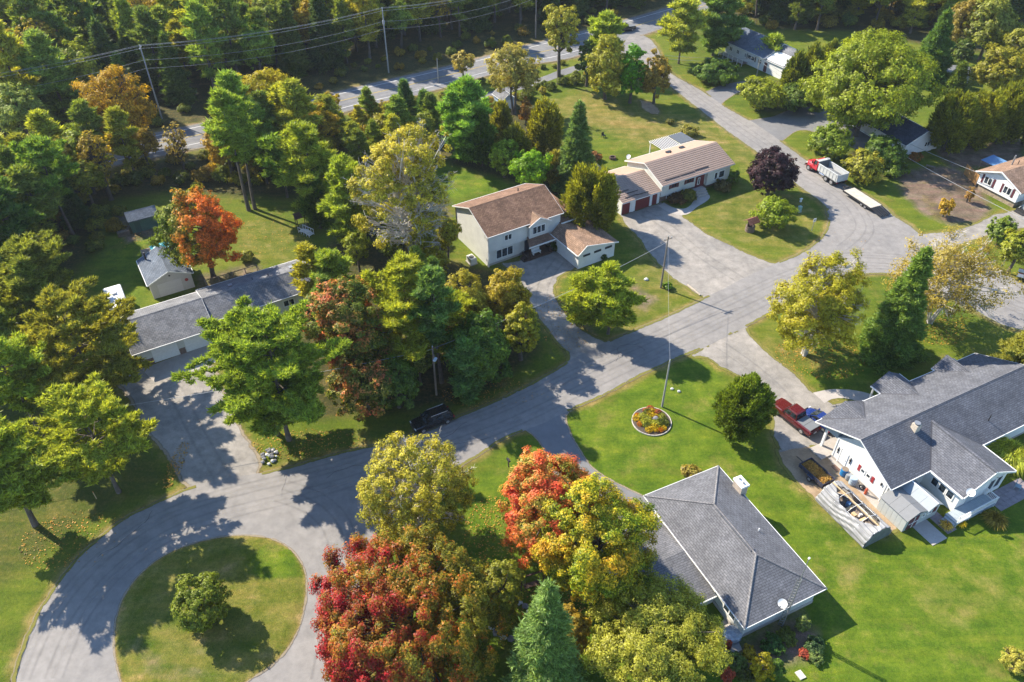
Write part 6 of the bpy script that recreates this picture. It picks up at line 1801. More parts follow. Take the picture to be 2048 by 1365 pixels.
# ---- dark-roofed house under the oak
pl = G(1805, 312)
FA = R(22)
fu, fv = Vector((math.cos(FA), math.sin(FA), 0)), Vector((-math.sin(FA), math.cos(FA), 0))
h = thing('dark_roofed_house', 'white-gabled house with dark blue roof half hidden by oak and hedge', 'house', (pl[0], pl[1], 0), FA)
gable_roof(h, -17.0, .35, -8.5, .4, 2.3, 4.4, M('dark_blue_roof', (.050, .068, .105), .85, .3, 1.5), vr=-4.0, along='v') if False else None
DBR = shingle_mat('shingles_dark_blue', (.045, .060, .095), (.065, .082, .12))
gable_roof(h, -.35, 14.0, -8.4, .4, 2.2, 4.3, DBR, vr=-4.0, along='v')
gable_walls(h, 0, 13.6, -8.0, 0, -.05, 2.2, 4.1, SID_WHITE, vr=-4.0, along='v')
window(h, (5.2, 0, 1.4), '-v', 1.3, 1.0, 2)
panel(h, 'meter_box', (5.9, 0, .5), '-v', 1.0, .9, TRIM, .25)

# ---- garden shed by the little spruce, and the little blue shed
ps = G(1900, 160)
t = thing('white_garden_shed', 'white flat-roofed garden shed behind the little spruce', 'shed', (ps[0] - 2.5, ps[1] - .5, 0), R(-20))
MB().box(0, 5.5, 0, 3.2, 0, 2.1).build('wall', SID_WHITE, t); MB().slab([(-.3, -.3, 2.2), (5.8, -.3, 2.3), (5.8, 3.5, 2.55), (-.3, 3.5, 2.45)], .12).build('roof', GREYM, t); panel(t, 'door', (1.2, 0, 1.0), '-v', .9, 1.9, GREYM, .04); window(t, (3.6, 0, 1.3), '-v', 1.0, .8, 2)
ps = G(1020, 222)
t = thing('little_blue_shed', 'little pale blue shed among the middle cedars', 'shed', (ps[0] - 1.5, ps[1], 0), R(30))
gable_roof(t, -.25, 4.0, -2.9, .25, 2.2, 3.2, SH_LONG, vr=-1.3, along='v'); gable_walls(t, 0, 3.7, -2.65, 0, 0, 2.2, 3.05, siding_mat('pale_blue_siding', (.36, .46, .56), .13), vr=-1.3, along='v'); panel(t, 'door', (1.3, 0, 1.0), '-v', 1.2, 1.9, TRIM, .04)

# ---- white house at the right edge
pc = G(1953, 385)
h = thing('stone_based_house', 'white gabled house on a stone base at the right edge', 'house', (pc[0], pc[1], 0), R(-64))
gable_roof(h, -11.0, .35, -1.8, 7.2, 3.3, 5.1, SH_TAN, vr=2.65, along='v') if False else None
# ridge runs along +v here
for pts in ([(-1.7, .15, 3.2), (2.6, .15, 5.0), (2.6, 13, 5.0), (-1.7, 13, 3.2)], [(2.6, .15, 5.0), (7.0, .15, 3.2), (7.0, 13, 3.2), (2.6, 13, 5.0)]):
    pts = pts if (Vector(pts[1]) - Vector(pts[0])).cross(Vector(pts[2]) - Vector(pts[0])).z > 0 else pts[::-1]
    MB().slab(pts, .15).build('roof_slope', SH_TAN, h)
m = MB(); bar((-1.7, .10, 3.23), (2.6, .10, 5.03), .08, .2, m); bar((2.6, .10, 5.03), (7.0, .10, 3.23), .08, .2, m); m.build('rake_board', TRIM, h)
MB().loft([[(-1.0, v, 1.1), (6.4, v, 1.1), (6.4, v, 3.35), (2.6, v, 4.85), (-1.0, v, 3.35)] for v in (.65, 12.6)]).build('wall', SID_WHITE, h)
MB().box(-.7, 6.2, .95, 12.4, -.05, 1.1).build('foundation', STONE, h)
for u in (.75, 4.4):
    window(h, (u, .65, 2.35), '-v', 1.5, 1.35, 2)
    for du in (-1.05, 1.05): panel(h, 'shutter', (u + du, .65, 2.35), '-v', .36, 1.55, SHUTTER, .04)
MB().cyl((.6, 5.5, 4.0), .13, 1.9, 10).build('stove_pipe', GREYM, h); MB().cyl((1.3, 5.9, 4.4), .06, .8, 8).build('vent_pipe', DARK, h)
t = thing('board_fence', 'orange-stained board screen beside the stone-based house', 'fence', h.matrix_basis @ Vector((-5.1, 2.6, 0)), R(-64) + R(-24))
for k in range(14): MB().box(k * .30 + .01, k * .30 + .29, 0, .05, .55, 2.3).build('board', FENCEW, t)
for x in (0, 2.1, 4.2): MB().box(x - .06, x + .06, .06, .18, 0, 2.4).build('post', WOOD, t)
MB().box(-.1, 4.4, -.03, .12, 2.301, 2.36).build('top_rail', FENCEW, t)
t = thing('blue_canopy', 'blue canopy roof behind the stone-based house', 'canopy', h.matrix_basis @ Vector((-5.2, 6.2, 0)), R(-64))
MB().slab([(0, 0, 2.3), (3.3, 0, 2.3), (3.3, 3.0, 2.6), (0, 3.0, 2.6)], .06).build('canopy_sheet', M('blue_sheet', (.10, .22, .40), .5, .12), t)
for x in (.1, 3.2):
    for y in (.1, 2.9): MB().box(x - .04, x + .04, y - .04, y + .04, 0, 2.3).build('post', WOOD, t)
# ------------------------------------------------------------------ vehicles
def paint(name, col, rough=.22):
    m, nt, ns, lk, b = nodemat(name)
    p = objco(nt)
    n1 = noise_tex(nt, p, 6, 4)
    c = mixrgb(nt, 1.0, col, ramp(nt, n1, [(.3, .88), (.7, 1.08)]), 'MULTIPLY')
    lk.new(c, b.inputs['Base Color'])
    lk.new(ramp(nt, noise_tex(nt, p, 14, 4), [(.3, rough * .7), (.7, rough * 1.6)]), b.inputs['Roughness'])
    b.inputs['Coat Weight'].default_value = .5
    b.inputs['Coat Roughness'].default_value = .08
    MATS[name] = m
    return m
TYRE = M('tyre_rubber', (.022, .022, .022), .85, .2)
RIM = M('alloy_rim', (.42, .42, .43), .35, .1, metallic=.6)
CGLASS = glass_mat('car_glass', (.010, .013, .016))
LAMP = M('lamp_lens', (.62, .62, .60), .15, .05)
TAIL = M('tail_lens', (.30, .012, .012), .2, .05)
CHROME = M('chrome', (.6, .6, .6), .2, .05, metallic=1.0)

def wheel(par, x, y, r, w, side):
    o = MB()
    prof = [(r * .62, -w / 2), (r * .95, -w / 2), (r, -w * .32), (r, w * .32), (r * .95, w / 2), (r * .62, w / 2)]
    n = 20
    o.loft([[(rr * math.cos(6.283 * i / n), yy, rr * math.sin(6.283 * i / n)) for i in range(n)] for rr, yy in prof], cap=True)
    wl = o.build('wheel', TYRE, par, False, (x, y, r))
    m = MB().tube((0, side * w * .40, 0), (0, side * (w * .5 + .012), 0), r * .60, r * .56, 16)
    rm = m.build('rim', RIM, wl)
    return wl

def car(name, label, cat, loc, rz, L, Wd, H, col, kind):
    t = thing(name, label, cat, loc, rz)
    w = Wd / 2
    gc = .24 if kind == 'coupe' else .32
    belt = H * (.60 if kind != 'coupe' else .63)
    hood = belt * (.98 if kind in ('suv', 'pickup') else .90)
    X = lambda f: -L / 2 + L * f
    st = {'suv': [(0, .62, .86), (.02, .95, .93), (.12, 1.0, .98), (.30, 1.0, 1.0), (.62, 1.0, 1.0), (.70, 1.0, .985), (.88, .98, .95), (.97, .90, .86), (1.0, .72, .60)],
          'pickup': [(0, .90, .92), (.015, .98, 1.0), (.34, 1.0, 1.0), (.40, 1.0, 1.0), (.66, 1.0, 1.0), (.74, 1.0, 1.0), (.90, .99, .97), (.98, .92, .90), (1.0, .80, .66)],
          'coupe': [(0, .55, .72), (.03, .85, .88), (.14, .98, .97), (.30, 1.0, 1.0), (.58, .99, .98), (.70, .97, .90), (.86, .92, .78), (.96, .78, .62), (1.0, .50, .46)]}[kind]
    rings = []
    for f, ws, zs in st:
        ww = w * ws; zt = belt * zs
        rings.append([(X(f), -ww * .86, gc), (X(f), ww * .86, gc), (X(f), ww, gc + .16), (X(f), ww, zt * .72), (X(f), ww * .95, zt * .93), (X(f), ww * .82, zt), (X(f), -ww * .82, zt), (X(f), -ww * .95, zt * .93), (X(f), -ww, zt * .72), (X(f), -ww, gc + .16)])
    b = MB().loft(rings).build('body', col, t, False)
    cab = {'suv': (.03, .73, .10, .60), 'pickup': (.365, .72, .39, .62), 'coupe': (.12, .76, .28, .54)}[kind]
    x0, x1, r0, r1 = [X(f) for f in cab]
    wb, wt = w * .90, w * .74
    zb, zt = belt - .03, H
    lo = [(x0, -wb, zb), (x1, -wb, zb), (x1, wb, zb), (x0, wb, zb)]
    hi = [(r0, -wt, zt - .05), (r1, -wt, zt - .05), (r1, wt, zt - .05), (r0, wt, zt - .05)]
    MB().loft([lo, hi, [(r0 + .18, -wt * .9, zt), (r1 - .18, -wt * .9, zt), (r1 - .18, wt * .9, zt), (r0 + .18, wt * .9, zt)]]).build('cabin', col, t)
    def glass(nm, q, push):
        q = [Vector(p) for p in q]; n = (q[1] - q[0]).cross(q[2] - q[0]).normalized() * push
        MB().loft([[p - n * .5 for p in q], [p + n for p in q]]).build(nm, CGLASS, t)
    lerp = lambda a, c, f: tuple(Vector(a).lerp(Vector(c), f))
    def face(i, j, a0, a1, z0, z1): return [lerp(lerp(lo[i], lo[j], a0), lerp(hi[i], hi[j], a0), z0), lerp(lerp(lo[i], lo[j], a1), lerp(hi[i], hi[j], a1), z0), lerp(lerp(lo[i], lo[j], a1), lerp(hi[i], hi[j], a1), z1), lerp(lerp(lo[i], lo[j], a0), lerp(hi[i], hi[j], a0), z1)]
    glass('windscreen', face(1, 2, .04, .96, .10, .97), .012)
    glass('rear_window', face(3, 0, .06, .94, .22, .92), .012)
    cuts = [(.05, .30), (.34, .62), (.66, .94)] if kind == 'suv' else [(.06, .46), (.52, .94)] if kind == 'pickup' else [(.10, .50), (.54, .92)]
    for a, c in cuts: glass('side_window', face(0, 1, a, c, .16, .90), .012)
    for a, c in cuts: glass('side_window', face(2, 3, 1 - c, 1 - a, .16, .90), .012)
    wr_ = .37 if kind != 'coupe' else .32
    for fx in (.185, .80):
        for s in (-1, 1): wheel(t, X(fx), s * (w - .12), wr_, .25, s)
        for s in (-1, 1):
            n = 12; m = MB()
            m.loft([[(X(fx) + rr * math.cos(math.pi * i / n), s * (w + oo), wr_ + rr * math.sin(math.pi * i / n)) for i in range(n + 1)] for rr, oo in ((wr_ * 1.02, .004), (wr_ * 1.2, .012))], cap=False, close=False)
            m.build('wheel_arch', DARK, t)
    for s in (-1, 1):
        MB().box(X(.955), X(.992), min(s * w * .52, s * w * .86), max(s * w * .52, s * w * .86), hood * .70, hood * .82).build('headlight', LAMP, t)
        MB().box(X(-.002), X(.025), min(s * w * .66, s * w * .94), max(s * w * .66, s * w * .94), belt * .62, belt * .88).build('tail_light', TAIL, t)
        MB().box(x1 - .28, x1 - .12, min(s * (wb + .02), s * (wb + .20)), max(s * (wb + .02), s * (wb + .20)), belt, belt + .14).build('mirror', col, t)
        MB().box(X(.27), X(.70), min(s * w * .96, s * (w + .05)), max(s * w * .96, s * (w + .05)), gc - .02, gc + .06).build('running_board', CHROME if kind == 'suv' else DARK, t)
        for f in ((.40, .56) if kind != 'coupe' else (.45,)): MB().box(X(f), X(f) + .16, min(s * w * .99, s * (w + .02)), max(s * w * .99, s * (w + .02)), belt * .78, belt * .81).build('door_handle', CHROME, t)
    MB().box(X(.985), X(1.004), -w * .45, w * .45, hood * .50, hood * .72).build('grille', DARK, t)
    MB().box(X(-.012), X(.0), -w * .85, w * .85, gc + .05, gc + .22).build('rear_bumper', CHROME if kind == 'pickup' else DARK, t)
    MB().box(X(-.014), X(-.004), -.22, .22, belt * .50, belt * .60).build('number_plate', LAMP, t)
    if kind == 'pickup':
        MB().box(X(.02), X(.355), -w * .80, w * .80, belt + .002, belt + .06, .02).build('bed_cover', M('tonneau_grey', (.16, .17, .18), .55, .08), t)
        MB().box(X(.185), X(.19), -w * .80, w * .80, belt + .058, belt + .066).build('cover_seam', DARK, t)
    if kind == 'suv':
        for s in (-1, 1): MB().tube((X(.14), s * wt * .88, H + .05), (X(.56), s * wt * .88, H + .05), .025).build('roof_rail', CHROME, t)
    return t

P_BLACK = paint('paint_black', (.008, .008, .009)); P_RED = paint('paint_dark_red', (.085, .007, .009)); P_BLUE = paint('paint_blue', (.012, .030, .150)); P_TRUCK = paint('paint_truck_red', (.46, .022, .035), .3)

car('suv', 'black sport utility vehicle parked at the shaded roadside', 'car', G(864, 841, .55).xy.to_3d(), R(209), 4.95, 1.95, 1.78, P_BLACK, 'suv')
a, b_ = G(1615, 880), G(1554, 832)
hd = math.atan2(b_.y - a.y, b_.x - a.x)
dv = Vector((math.cos(hd), math.sin(hd), 0)); rv = Vector((dv.y, -dv.x, 0))
pk = a + dv * 2.95 + rv * 1.0
car('pickup', 'dark red pickup truck with grey bed cover on the white house drive', 'pickup', (pk.x, pk.y, .014), hd, 5.9, 2.02, 1.92, P_RED, 'pickup')
bc = G(1639, 838, .6)
car('coupe', 'blue rounded coupe half under the eave of the white house', 'car', (bc.x, bc.y, .014), hd, 4.1, 1.72, 1.35, P_BLUE, 'coupe')
hc = G(1249, 56, .8)
car('pickup', 'black pickup driving on the highway at the junction', 'pickup', (hc.x, hc.y, .03), R(203), 5.6, 1.98, 1.85, P_BLACK, 'pickup')

# ---- dump truck
fw, rw = G(1615, 341), G(1655, 367)
hd2 = math.atan2(fw.y - rw.y, fw.x - rw.x)
d2 = Vector((math.cos(hd2), math.sin(hd2), 0)); r2_ = Vector((d2.y, -d2.x, 0))
tl = rw + r2_ * 1.15
t = thing('dump_truck', 'dump truck with red cab and light grey tipping box on the side road', 'dump truck', (tl.x, tl.y, .03), hd2)
WB = (fw - rw).length
BOXG = M('box_light_grey', (.46, .47, .46), .55, .12, 2); BOXI = M('box_inside_steel', (.11, .12, .135), .6, .25, 2)
MB().box(-1.6, WB + .4, -.42, .42, .62, .86).build('chassis', DARK, t)
for x in (-.68, .68):
    for s in (-1, 1): wheel(t, x, s * .95, .51, .52, s)
for s in (-1, 1): wheel(t, WB, s * 1.0, .51, .32, s)
cx = WB - .1
MB().loft([[(x, -y, .85), (x, y, .85), (x, y, z * .82), (x, y * .8, z), (x, -y * .8, z), (x, -y, z * .82)] for x, y, z in ((cx - .55, .98, 1.62), (cx + .3, .92, 1.60), (cx + .85, .82, 1.52), (cx + 1.12, .62, 1.38), (cx + 1.18, .5, 1.1))]).build('hood', P_TRUCK, t)
for s in (-1, 1):
    n = 10
    m = MB(); m.loft([[(WB + .62 * math.cos(math.pi * i / n), s * yy, .51 + .62 * math.sin(math.pi * i / n)) for i in range(n + 1)] for yy in (.72, 1.2)], cap=False, close=False); m.loft([[(WB + rr * math.cos(math.pi * i / n), s * 1.2, .51 + rr * math.sin(math.pi * i / n)) for i in range(n + 1)] for rr in (.62, .55)], cap=False, close=False)
    m.build('fender', P_TRUCK, t)
    MB().box(cx + .85, cx + 1.02, min(s * .62, s * .92), max(s * .62, s * .92), 1.02, 1.25).build('headlight', LAMP, t)
MB().box(cx + 1.17, cx + 1.24, -.42, .42, .75, 1.38).build('grille', CHROME, t)
MB().box(cx + 1.15, cx + 1.35, -1.15, 1.15, .48, .78, .04).build('bumper', CHROME, t)
c0, c1 = cx - 1.75, cx - .5
cabo = MB().loft([[(c0, -1.03, .8), (c1, -1.03, .8), (c1, 1.03, .8), (c0, 1.03, .8)], [(c0, -1.03, 1.7), (c1, -1.03, 1.7), (c1, 1.03, 1.7), (c0, 1.03, 1.7)], [(c0 + .04, -.92, 2.5), (c1 - .38, -.92, 2.5), (c1 - .38, .92, 2.5), (c0 + .04, .92, 2.5)], [(c0 + .15, -.8, 2.6), (c1 - .5, -.8, 2.6), (c1 - .5, .8, 2.6), (c0 + .15, .8, 2.6)]]).build('cab', P_TRUCK, t)
MB().loft([[(c1 + .0, -.93, 1.74), (c1 + .0, .93, 1.74), (c1 - .36, .82, 2.46), (c1 - .36, -.82, 2.46)], [(c1 + .02, -.93, 1.745), (c1 + .02, .93, 1.745), (c1 - .34, .82, 2.465), (c1 - .34, -.82, 2.465)]]).build('windscreen', CGLASS, t)
for s in (-1, 1):
    MB().loft([[(c0 + .22, s * 1.02, 1.72), (c1 - .1, s * 1.02, 1.72), (c1 - .38, s * .93, 2.4), (c0 + .22, s * .93, 2.4)], [(c0 + .22, s * 1.045, 1.72), (c1 - .1, s * 1.045, 1.72), (c1 - .38, s * .955, 2.4), (c0 + .22, s * .955, 2.4)]]).build('side_window', CGLASS, t)
    MB().box(c1 - .15, c1 - .05, min(s * 1.12, s * 1.32), max(s * 1.12, s * 1.32), 1.7, 2.2).build('mirror', DARK, t)
    MB().tube((1.3, s * .85, .72), (2.5, s * .85, .72), .30, .30, 14).build('fuel_tank', CHROME, t)
MB().tube((c0 - .12, -.8, .9), (c0 - .12, -.8, 3.0), .08).build('exhaust_stack', CHROME, t)
bx0, bx1, bh, bw = -1.75, c0 - .35, 2.25, 1.22
MB().box(bx0, bx1, -bw + .05, bw - .05, .95, 1.1).build('box_floor', BOXI, t)
for s in (-1, 1):
    MB().box(bx0, bx1, min(s * (bw - .09), s * bw), max(s * (bw - .09), s * bw), 1.1, bh).build('box_side', BOXG, t)
    MB().box(bx0 - .02, bx1 + .02, min(s * (bw - .13), s * (bw + .07)), max(s * (bw - .13), s * (bw + .07)), bh, bh + .12).build('top_rail', BOXG, t)
    for k in range(6): MB().box(bx0 + .25 + k * .78, bx0 + .37 + k * .78, min(s * bw, s * (bw + .055)), max(s * bw, s * (bw + .055)), 1.05, bh).build('side_rib', BOXG, t)
MB().box(bx1 - .07, bx1, -bw, bw, 1.0, bh + .35).build('headboard', BOXI, t); MB().slab([(bx1, -bw, bh + .45), (bx1 + .55, -bw, bh + .5), (bx1 + .55, bw, bh + .5), (bx1, bw, bh + .45)], .08).build('cab_shield', BOXG, t)
MB().box(bx0 - .08, bx0 - .01, -bw, bw, 1.0, bh + .05).build('tailgate', BOXG, t)
rr = random.Random(3)
nx2, ny2 = 12, 7
g = [[(bx0 + .1 + (bx1 - bx0 - .3) * i / (nx2 - 1), (-bw + .12) + (2 * bw - .24) * j / (ny2 - 1), 1.35 + .5 * math.sin(math.pi * j / (ny2 - 1)) * (.4 + .6 * math.sin(math.pi * i / (nx2 - 1))) + rr.uniform(-.05, .05)) for j in range(ny2)] for i in range(nx2)]
MB().add([p for q_ in g for p in q_], [(i * ny2 + j, (i + 1) * ny2 + j, (i + 1) * ny2 + j + 1, i * ny2 + j + 1) for i in range(nx2 - 1) for j in range(ny2 - 1)]).build('gravel_load', M('grey_gravel_load', (.17, .18, .19), .95, .3, 6), t)
for s in (-1, 1): MB().box(bx0 - .12, bx0 - .05, min(s * .85, s * 1.1), max(s * .85, s * 1.1), .8, .95).build('tail_light', TAIL, t); MB().box(-1.45, -1.4, min(s * .7, s * 1.2), max(s * .7, s * 1.2), .25, .95).build('mud_flap', DARK, t)

# ---- flatbed trailer with fold-down ramps
na, nb_ = G(1687, 382, .75), G(1741, 417, .75)
hd3 = math.atan2(na.y - nb_.y, na.x - nb_.x)
d3 = Vector((math.cos(hd3), math.sin(hd3), 0)); r3 = Vector((d3.y, -d3.x, 0))
LT = (na - nb_).length
base = nb_ + r3 * 1.2
t = thing('flatbed_trailer', 'flatbed trailer with pale deck and black ramps behind the dump truck', 'trailer', (base.x, base.y, .03), hd3)
DECKW = M('pale_deck_planks', (.46, .42, .35), .85, .18, 1.5)
nP = 9
for k in range(nP): MB().box(0, LT, -1.18 + k * 2.36 / nP + .006, -1.18 + (k + 1) * 2.36 / nP - .006, .72, .78).build('deck_plank', DECKW, t)
for s in (-1, 1): MB().box(-.05, LT + .05, min(s * 1.185, s * 1.27), max(s * 1.185, s * 1.27), .52, .80).build('side_rail', DARK, t)
MB().box(0, LT, -.6, .6, .5, .70).build('frame', DARK, t)
for x in (1.2, 2.05):
    for s in (-1, 1): wheel(t, x, s * 1.02, .38, .26, s)
for s in (-1, 1): MB().tube((LT, s * .7, .62), (LT + 1.6, 0, .68), .07).build('drawbar', DARK, t)
MB().box(LT + .35, LT + .75, -.35, .35, .75, .98).build('tool_box', DARK, t)
MB().tube((LT + .9, .3, .1), (LT + .9, .3, .9), .05).build('jack', DARK, t)
for s in (-1, 1):
    m = MB()
    for y in (.12, .58, 1.05): bar((0, s * y, .80), (-2.2, s * y, .42), .10, .14, m)
    o = m.build('ramp', DARK, t)
    for k in range(9):
        f = (k + .5) / 9
        bar((-2.2 * f, s * .1, .81 - .38 * f), (-2.2 * f, s * 1.08, .81 - .38 * f), .14, .05).build('ramp_rung', DARK, o)

# ---- box trailer full of brush
t = thing('utility_trailer', 'dark blue utility trailer heaped with dry brush', 'trailer', H2 @ Vector((-3.22, 6.42, 0)), R(26.8 + 92))
NAVY = M('navy_trailer', (.035, .042, .075), .5, .15)
MB().box(-1.7, 1.7, -.86, .86, .42, .50).build('floor', NAVY, t)
for s in (-1, 1): MB().box(-1.72, 1.72, min(s * .84, s * .90), max(s * .84, s * .90), .42, .95).build('side_board', NAVY, t)
for x in (-1.72, 1.66): MB().box(x, x + .06, -.84, .84, .42, .95).build('end_board', NAVY, t)
for s in (-1, 1): wheel(t, -.1, s * 1.05, .32, .20, s); MB().box(-.5, .3, min(s * .92, s * 1.18), max(s * .92, s * 1.18), .66, .70).build('fender', NAVY, t)
MB().tube((1.72, 0, .45), (2.9, 0, .42), .05).build('drawbar', DARK, t)
rng = np.random.default_rng(5)
n = 2600
P_ = np.stack([rng.uniform(-1.6, 1.6, n), rng.uniform(-.8, .8, n), np.zeros(n)], 1)
P_[:, 2] = .55 + (.55 * np.cos(P_[:, 1] * 1.7) * (.75 + .25 * np.sin(P_[:, 0] * 3.1))) * rng.uniform(.3, 1, n)
me = np_mesh('brush_load', np.concatenate([blades(P_, unit(rng.normal(size=(n, 3)) + np.array([0, 0, .3])), .34, .05, rng), leaves(P_, unit(rng.normal(size=(n, 3))), .14, rng)])); me.materials.append(foliage_mat('dry_brush', [(.3, (.22, .13, .05)), (.5, (.38, .24, .09)), (.7, (.20, .17, .07))], 1.2, .15))
tag(link('brush_load', me, None, t.location, (0, 0, R(118.8))), 'tan dry brush heaped in the dark blue utility trailer', 'brush', kind='stuff')

# ---- hoop shelter with torn tarpaulin over a boat
t = thing('hoop_shelter', 'grey torn tarpaulin shelter on hoops beside the white house', 'shelter', H2 @ Vector((-3.75, .6, 0)), R(26.8 + 90))
TW, TL, TH = 1.8, 6.7, 1.95
TARP = M('silver_tarp', (.27, .27, .27), .5, .3, 1.2)
hoop = lambda a, k=1.0: (TW * k * math.cos(a), TH * k * math.sin(a) ** .85 if math.sin(a) > 0 else 0)
rr = random.Random(8)
nu, na_ = 80, 90
def tarp_pt(i, j):
    x = -TL / 2 + TL * i / nu; a = math.pi * j / na_
    y, z = hoop(a)
    fold = .030 * math.sin(a * (22 + 3 * math.sin(x * .7)) + x * 1.6 + 1.4 * math.sin(x * 1.3)) + .014 * math.sin(a * 41 - x * 1.9)
    sag = 1 - .03 * math.sin(a) * math.sin(math.pi * (x + TL / 2) / TL * 4) ** 2
    return (x + .05 * math.sin(a * 8), y * (1 + fold * .8), max(.02, z * sag * (1 + fold)))
m = MB(); vid_ = {}
vs_ = [tarp_pt(i, j) for i in range(nu + 1) for j in range(na_ + 1)]
fs_ = []
for i in range(nu):
    for j in range(na_):
        x = (i + .5) / nu; a = (j + .5) / na_
        lens = max(0, math.sin(math.pi * (x - .07) / .84)) ** .7 if .07 < x < .91 else 0
        hole = lens > 0 and .52 - .24 * lens - .014 * math.sin(x * 31) < a < .52 + .30 * lens
        if not hole: fs_.append((i * (na_ + 1) + j, (i + 1) * (na_ + 1) + j, (i + 1) * (na_ + 1) + j + 1, i * (na_ + 1) + j + 1))
m.add(vs_, fs_)
o = m.build('tarpaulin', TARP, t, True)
sm = o.modifiers.new('thickness', 'SOLIDIFY'); sm.thickness = .03
for k in range(5):
    x = -TL / 2 + .1 + (TL - .2) * k / 4
    MB().path([(x, hoop(math.pi * q_ / 16, .985)[0], hoop(math.pi * q_ / 16, .985)[1] + .02) for q_ in range(17)], .028, 5).build('hoop', TRIM, t)
for aa in (.28, .72): MB().tube((-TL / 2, hoop(math.pi * aa, .97)[0], hoop(math.pi * aa, .97)[1]), (TL / 2, hoop(math.pi * aa, .97)[0], hoop(math.pi * aa, .97)[1]), .025).build('purlin', TRIM, t)
MB().box(-TL / 2, TL / 2, -.06, .05, TH - .02, TH + .07).build('ridge_pole', WOOD_LT, t)
MB().loft([[(-TL / 2 - .01, hoop(math.pi * q_ / 16, .97)[0], hoop(math.pi * q_ / 16, .97)[1]) for q_ in range(17)], [(-TL / 2 + .02, hoop(math.pi * q_ / 16, .97)[0], hoop(math.pi * q_ / 16, .97)[1]) for q_ in range(17)]]).build('end_sheet', M('green_grey_sheet', (.14, .16, .15), .6, .35, 2), t)
bt = thing('boat', 'dark blue open boat stored under the hoop shelter', 'boat', H2 @ Vector((-3.75, .75, 0)), R(26.8 + 90))
BOATB = paint('boat_blue', (.018, .035, .13), .3)
st_ = [(-2.6, .80), (-1.5, .95), (0, 1.0), (1.2, .85), (2.1, .45), (2.6, .06)]
outer = [[(x, -w_, .95), (x, -w_ * .8, .35), (x, 0, .15 + max(0, x - 1.2) * .2), (x, w_ * .8, .35), (x, w_, .95)] for x, w_ in st_]
inner = [[(x * .96, -w_ * .92, .93), (x * .96, -w_ * .7, .5), (x * .96, 0, .42 + max(0, x - 1.2) * .2), (x * .96, w_ * .7, .5), (x * .96, w_ * .92, .93)] for x, w_ in st_]
MB().loft(outer, cap=True, close=False).build('hull', BOATB, bt); MB().loft(inner[::-1], cap=False, close=False).build('liner', M('boat_liner', (.20, .16, .13), .7, .3, 3), bt)
MB().path([(x, -w_, .97) for x, w_ in st_] + [(x, w_, .97) for x, w_ in st_[::-1]], .045, 5).build('gunwale', LAMP, bt)
for x in (-1.2, .5): MB().box(x - .15, x + .15, -.75, .75, .70, .76).build('thwart', WOOD_LT, bt)
MB().loft([[(1.3, -.6, .95), (1.3, .6, .95), (1.1, .5, 1.35), (1.1, -.5, 1.35)], [(1.33, -.6, .95), (1.33, .6, .95), (1.13, .5, 1.35), (1.13, -.5, 1.35)]]).build('windscreen', CGLASS, bt)
for k, (x, y, sx, sy, hz, cm) in enumerate(((-.4, .2, .5, .4, 1.0, WOOD_LT), (.9, -.3, .45, .4, 1.05, M('blue_sheet', (.10, .22, .40), .5, .12)), (-1.9, -.1, .4, .5, .95, WOOD), (-.7, -.45, .3, .25, .9, TRIM))):
    p = (bt.matrix_basis @ Vector((x, y, .5)))
    o = MB().box(-sx / 2, sx / 2, -sy / 2, sy / 2, 0, hz - .5, .03).build(('lumber_stack', 'folded_sheet', 'wooden_crate', 'white_tub')[k], cm, None, False, p)
    o.rotation_euler = (0, 0, R(117 + k * 23)); tag(o, ('pale cut lumber piled in the middle of the boat', 'folded blue sheet near the bow of the boat', 'brown wooden crate at the stern of the boat', 'small white tub lying in the boat')[k], ('lumber', 'sheet', 'crate', 'tub')[k])

# ---- things along the white gable wall
BLUEB = M('blue_plastic', (.015, .17, .40), .4, .12); LBL = M('pale_blue_plastic', (.33, .42, .50), .45, .12); GRB = M('grey_plastic', (.24, .26, .28), .5, .12)
def barrel(name, label, u, v, r, hh, mat, lidm, cat):
    t = thing(name, label, cat, H2 @ Vector((u, v, .03)), 0)
    MB().lathe([(r * .9, 0), (r, .08), (r * 1.02, hh * .33), (r * .98, hh * .36), (r * 1.02, hh * .66), (r * .98, hh * .69), (r, hh - .06), (r * .92, hh)], 18).build('drum', mat, t)
    MB().lathe([(r * .9, 0), (r * .9, .03), (r * .3, .035)], 18, (0, 0, hh)).build('lid', lidm, t)
barrel('rain_barrel', 'bright blue barrel with wooden lid against the white wall', -.36, 5.2, .40, .95, BLUEB, WOOD, 'barrel')
barrel('grey_bin', 'grey bin between the blue barrel and the pale one', -.34, 4.55, .33, .75, GRB, GRB, 'bin')
barrel('pale_barrel', 'pale blue barrel against the white wall', -.42, 3.85, .40, .98, LBL, LBL, 'barrel')
t = thing('spare_wheel', 'spare wheel leaning against the white wall', 'wheel', H2 @ Vector((-.12, 2.85, .02)), R(26.8 + 90)); w_ = wheel(t, 0, 0, .33, .2, 1); w_.rotation_euler = (R(-14), 0, 0)
t = thing('gas_cylinder', 'orange-red gas cylinder beside the spare wheel', 'gas cylinder', H2 @ Vector((-.2, 2.2, .02)), 0)
MB().lathe([(.13, 0), (.15, .05), (.15, .75), (.10, .88), (.05, .93)], 14).build('tank', M('red_orange_paint', (.48, .085, .035), .45, .15), t); MB().tube((0, 0, .93), (0, 0, 1.02), .03).box(-.07, .07, -.015, .015, 1.0, 1.03).build('valve', GREYM, t)
o = MB().box(-.45, .45, -.3, .3, 0, .02).build('doormat', M('brown_mat', (.17, .10, .07), .95, .2), None, False, H2 @ Vector((-.35, 6.3, .025))); o.rotation_euler = (0, 0, R(26.8 + 90)); tag(o, 'brown doormat at the gable door of the white house', 'doormat')
